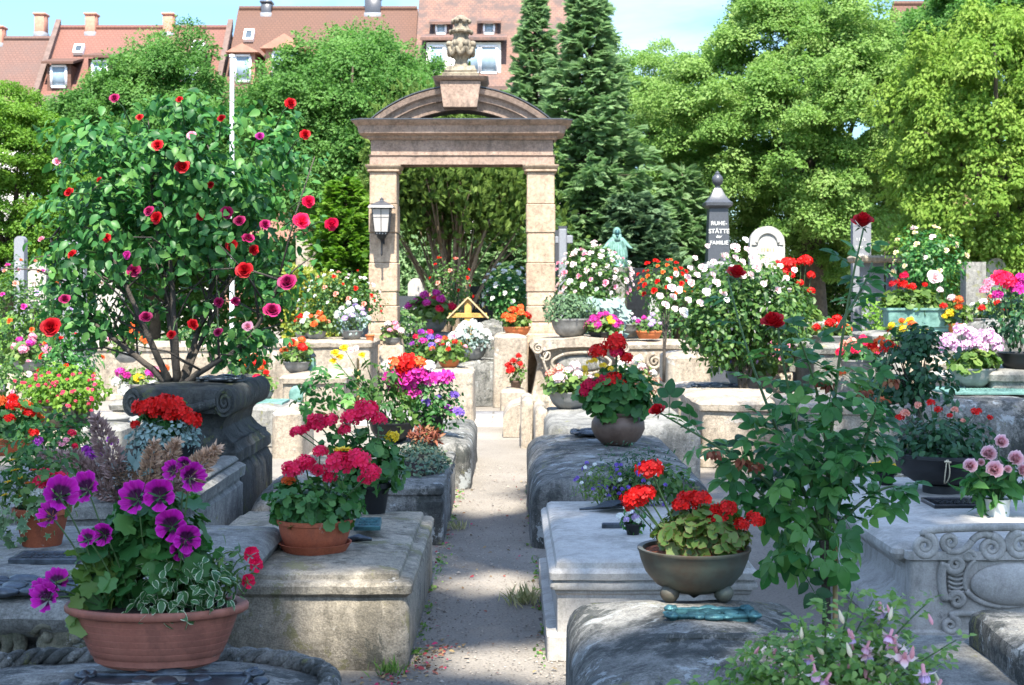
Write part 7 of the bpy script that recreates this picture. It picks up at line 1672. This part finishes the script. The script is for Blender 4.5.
pxtomb('pale tomb under the grey-brown bowl of scarlet geraniums',812,870,346,16.6,1.2,'box','grey',53)
Y=16.2; pot_flowers('potted_geranium','low pot of pink-red geraniums in front of the grey-brown bowl','potted plant',(XA(858,Y),Y,.85),116,'low',.2,'greypot',['cerise','salmon','cerise'],10,.26,.24,.05,'ger_leaf',nleaf=150)
# grey family gravestone
gravestone('grey columned gravestone with pale lettering at the right, in front of the linden',862,884,262,27.5,'ltgranite','flat',2,'whitepaint',seed=20,tz=1.45,dz=.2,lh=.055)
o=[q for q in bpy.data.objects if q.get('label','').startswith('grey columned')][0]
mb=MB(); zt=HC-(263-HZ)*27.5/FPX; loft(mb,-.35,1.5,-.12,.32,[(zt,0),(zt+.03,-.05),(zt+.10,-.07),(zt+.14,-.03)],.01,3); mb.build('cornice',M['cream'],o,sharp=40)
mb=MB(); box(mb,.32,1.45,.12,.3,0,zt-.003); mb.build('side_wall',M['ltgranite'],o); mb=MB()
for x in (.42,.60,.98,1.18): lathe(mb,[(.07,.3),(.06,.36),(.055,zt-.1),(.075,zt-.06),(.075,zt-.004)],10,c=(x,.03,0))
mb.build('column',M['ltgranite'],o,sharp=40)
gravestone('slim grey gravestone with white panels behind the standard rose',853,871,216,29.5,'ltgranite','gable',3,'whitepaint',seed=21,tz=2.75,dz=.16,lh=.06,lx=.8)
# the copper trough and its neighbours
o=pxtomb('stone tomb carrying the verdigris trough at the right',872,972,334,20.6,1.4,'box','grey',54)
Y=21.0; P=Plant('copper_trough','verdigris copper trough with red flowers and leafy plants','planter',(XA(922,Y),Y,1.15),117); mb=MB(); loft(mb,-.54,.54,-.18,.18,[(0,.05),(.05,.05),(.07,.02),(.30,.0),(.31,-.02),(.34,-.02),(.342,.02),(.30,.03)],.03,6); mb.build('trough',M['copper'],P.o,sharp=40)
P.zt=.32; P.leaves(GERLEAF,330,(-.15,0,.42),(.45,.2,.2),.07,'ger_leaf_light',zcut=.28,lump=.3); P.heads([(P.L(W(px,py,Y-.15)),r*Y/FPX,head_mesh(PM[c],i%3,18,.5)) for i,(px,py,r,c) in enumerate(((904,276,4,'crimson'),(903,285,5,'red'),(912,287,4,'red'),(892,284,3,'darkred'),(897,282,3,'darkred'),(925,285,3,'red'),(940,290,3,'palepink')))]); P.done()
P=std_rose('rose_standard','tall creamy yellow and pink rose behind the verdigris trough','rose bush',(XA(928,21.6),21.6,.4),118,1.75,(.55,.4,.55),'rose_leaf',2300,.07,['cream','palepink','cream','cream'],20,.08)
part(rose_mesh(PM['palepink'],1,15,1.2),'rose_bloom',P,(XA(934,21.0)-P.location.x,-.62,HC-(278-HZ)*21/FPX-.4),(R(70),0,0),.12)
P=Plant('potted_flowers','orange clay pot of orange, white and yellow flowers right of the trough','potted plant',(XA(955,20.9),20.9,1.12),119,group='potted flowers on the tombs'); Y=20.9; P.pot('pot',.13,'orangepot',zsc=.8); P.leaves(GERLEAF,150,(0,0,.26),(.24,.2,.2),.05,'ger_leaf_light')
P.heads([(P.L(W(px,py,Y-.15)),r*Y/FPX,head_mesh(PM[c],i%3,16,.52)) for i,(px,py,r,c) in enumerate(((944,306,4,'red'),(958,300,5,'orange'),(952,298,4,'palepink'),(950,313,5,'yellow'),(945,316,3,'yellow'),(959,307,4,'orange')))]); P.done()
gravestone('rough beige standing stone right of the clay pot',966,986,262,23.5,'grey','flat',0,seed=22,th=.3)
gravestone('pale rounded gravestone at the right edge behind the bowl',987,1006,258,25,'white','round',0,seed=23)
pxtomb('dark rolled stone tomb at the right edge under the magenta geranium',981,1060,322,19.4,1.1,'barrel','dark',55,r=.3)
Y=21.3; pot_flowers('potted_geranium','wide grey bowl of red and white flowers at the right edge','potted plant',(XA(986,Y),Y,1.1),120,'bowl',.28,'greypot',['red','white','red'],9,.3,.3,.05,'ger_leaf_light',nleaf=180)
pxtomb('pale tomb under the wide grey bowl at the right edge',960,1020,330,20.9,1.2,'box','cream',56)
Y=15.0; P=Plant('potted_geranium','dark leaved magenta and red geraniums reaching in from the right edge','potted plant',(XA(1022,Y),Y,.9),121,group='potted flowers on the tombs'); P.pot('bowl',.24,'blackpot'); P.leaves(OVATE,520,(-.02,0,.58),(.42,.3,.34),.07,'rose_leaf_dark',lump=.3)
P.heads([(P.L(W(px,py,Y-.25)),r*Y/FPX,head_mesh(PM[c],i%3,20,.5)) for i,(px,py,r,c) in enumerate(((1000,278,8,'cerise'),(1010,283,8,'cerise'),(990,283,6,'pink'),(1018,288,8,'magenta'),(998,295,5,'magenta'),(1008,276,5,'cerise'),(985,290,5,'pink'),(1022,278,6,'magenta')))]); P.done()
pxtomb('tomb beyond the right edge under the dark leaved magenta geraniums',990,1090,372,14.7,1.2,'box','grey',57)
# pink pelargonium bowl
o=pxtomb('dark curved tomb with a verdigris cover under the pink pelargonium bowl',892,1075,402,13.6,1.9,'barrel','dark',58,r=.28,cr=.25)
plate('verdigris cover plate on the dark curved tomb at the right',(XA(985,14.6),14.6,HC-(402-HZ)*13.6/FPX+.03),1.0,.9,'copper')
Y=14.9; P=Plant('potted_pelargonium','grey footed bowl of tall mauve-pink pelargoniums in the sun','potted plant',(XA(972,Y),Y,.74),122,group='potted flowers on the tombs'); P.pot('bowl',.225,'greypot',z0=.02); P.leaves(GERLEAF,260,(0,-.05,P.zt+.06),(.27,.23,.15),.05,'ger_leaf_light',zcut=P.zt-.04,lump=.3,shell=.3)
P.heads([(P.L(W(px,py,Y-.1)),r*Y/FPX,head_mesh(PM['mauvepink'],i%3,20,.5)) for i,(px,py,r) in enumerate(((947,340,8),(960,330,7),(970,333,7),(975,340,8),(985,336,8),(995,340,7),(955,346,7),(967,345,7),(982,346,7),(998,348,6),(943,350,5),(990,332,5)))]); P.done()
R8=pxtomb('white sunlit tomb with a large verdigris relief at the right edge',966,1080,378,16.4,1.5,'box','white',59)
epitaph('large pale verdigris relief on the white sunlit tomb at the right edge',(XA(1012,17.1),17.1,HC-(378-HZ)*16.4/FPX+.03),.9,1.0,'copper',0,12)
# orange geranium by the dark standard
Y=13.4; P=Plant('potted_geranium','terracotta pot of orange-red geraniums left of the dark leafed standard','potted plant',(XA(884,Y),Y,.62),123,group='potted flowers on the tombs'); P.pot('low',.2,'terracotta',zsc=1.3); P.leaves(GERLEAF,200,(0,0,P.zt+.05),(.26,.2,.13),.05,'ger_leaf_light')
P.heads([(P.L(W(px,py,Y-.1)),r*Y/FPX,head_mesh(PM['orange' if i%2 else 'red'],i%3,20,.5)) for i,(px,py,r) in enumerate(((872,346,5),(880,342,6),(888,345,6),(895,349,5),(884,350,5),(875,350,4),(828,368,3),(842,373,4)))]); P.done()
pxtomb('grey tomb with dark streaks carrying the terracotta pot of orange geraniums',800,905,405,13.1,1.5,'box','cream',60)
pxtomb('dark striped barrel tomb below the verdigris trough',846,905,352,17.6,1.5,'barrel','dark',61,r=.3)
pxtomb('sunlit cream tomb at the right between the dark curved tomb and the trough',930,1000,362,18.2,1.3,'box','cream',62)
# names of the setting's leftovers
for o in COL.objects:
    if o.type in {'CAMERA','LIGHT'}: continue

# --- more planting between the stones
for i,(xa,xb,Y,top,m_,lab) in enumerate(((232,268,19.5,345,'shrub','low green clump on the left between the red rose bush and the orange geraniums'),(396,424,24.2,300,'rose_leaf_light','green clump just inside the left gate pier'),(606,640,20.0,372,'shrub','low leafy clump at the foot of the two scroll tombs'),(806,850,20.5,300,'rose_leaf_light','leafy clump behind the scarlet geranium bowls at the right'),(862,900,23.5,288,'lightgreen','bright green clump before the columned gravestone'),(0,46,20.5,300,'lightgreen','bright green bush at the left edge behind the pink roses'),(120,240,24.5,318,'shrub','long green planting behind the trunks of the red rose bush'),(960,1040,24.0,268,'rose_leaf_light','tall leafy planting at the right edge before the cypress'),(640,672,24.8,300,'rose_leaf_light','green clump under the scarlet bush right of the gate'))):
    hedge(lab,xa,xb,Y,top,m_,200+i,int(500+9*(xb-xa)),.075,OVATE_F if False else OVATE,.25,'leafy_clump',bot=.05)
for i,(px,py,Y,r,cols,lab) in enumerate(((251,382,18.9,.13,['orange','red'],'tiny pot of orange flowers in the gap left of the pinkish cream tomb'),(392,345,23.0,.14,['pink','white','palepink'],'small pot of pink and white flowers at the inner foot of the left pier'),(634,392,17.5,.16,['white','palepink'],'low bowl of white flowers before the second scroll-cut tomb'),(905,352,18.6,.17,['yellow','orange'],'pot of yellow flowers on the cream tomb below the trough'),(776,372,17.8,.16,['salmon','pink'],'bowl of salmon flowers beside the lilac pansies'),(28,372,16.5,.16,['pink','magenta'],'bowl of pink flowers at the far left below the pale rose bush'))):
    z=HC-(py-HZ)*Y/FPX
    pot_flowers('potted_flowers',lab,'potted plant',(XA(px,Y),Y,z),300+i,'bowl',r,'greypot',cols,9,r*1.6,r*1.7,.05,'ger_leaf_light',nleaf=150)
    zz=z-.002; p=thing('flower_stand','stone footing under the '+lab.split(' flowers')[0][:60]+' flowers','pedestal',(XA(px,Y),Y,0),0,'stone footings under flower bowls'); mb=MB(); loft(mb,-.2,.2,-.2,.2,[(0,0),(zz-.03,.01),(zz,.03)],.03,4,crown=0); mb.warp(.008,6,i).build('stone_block',M['cream'],p,sharp=40)
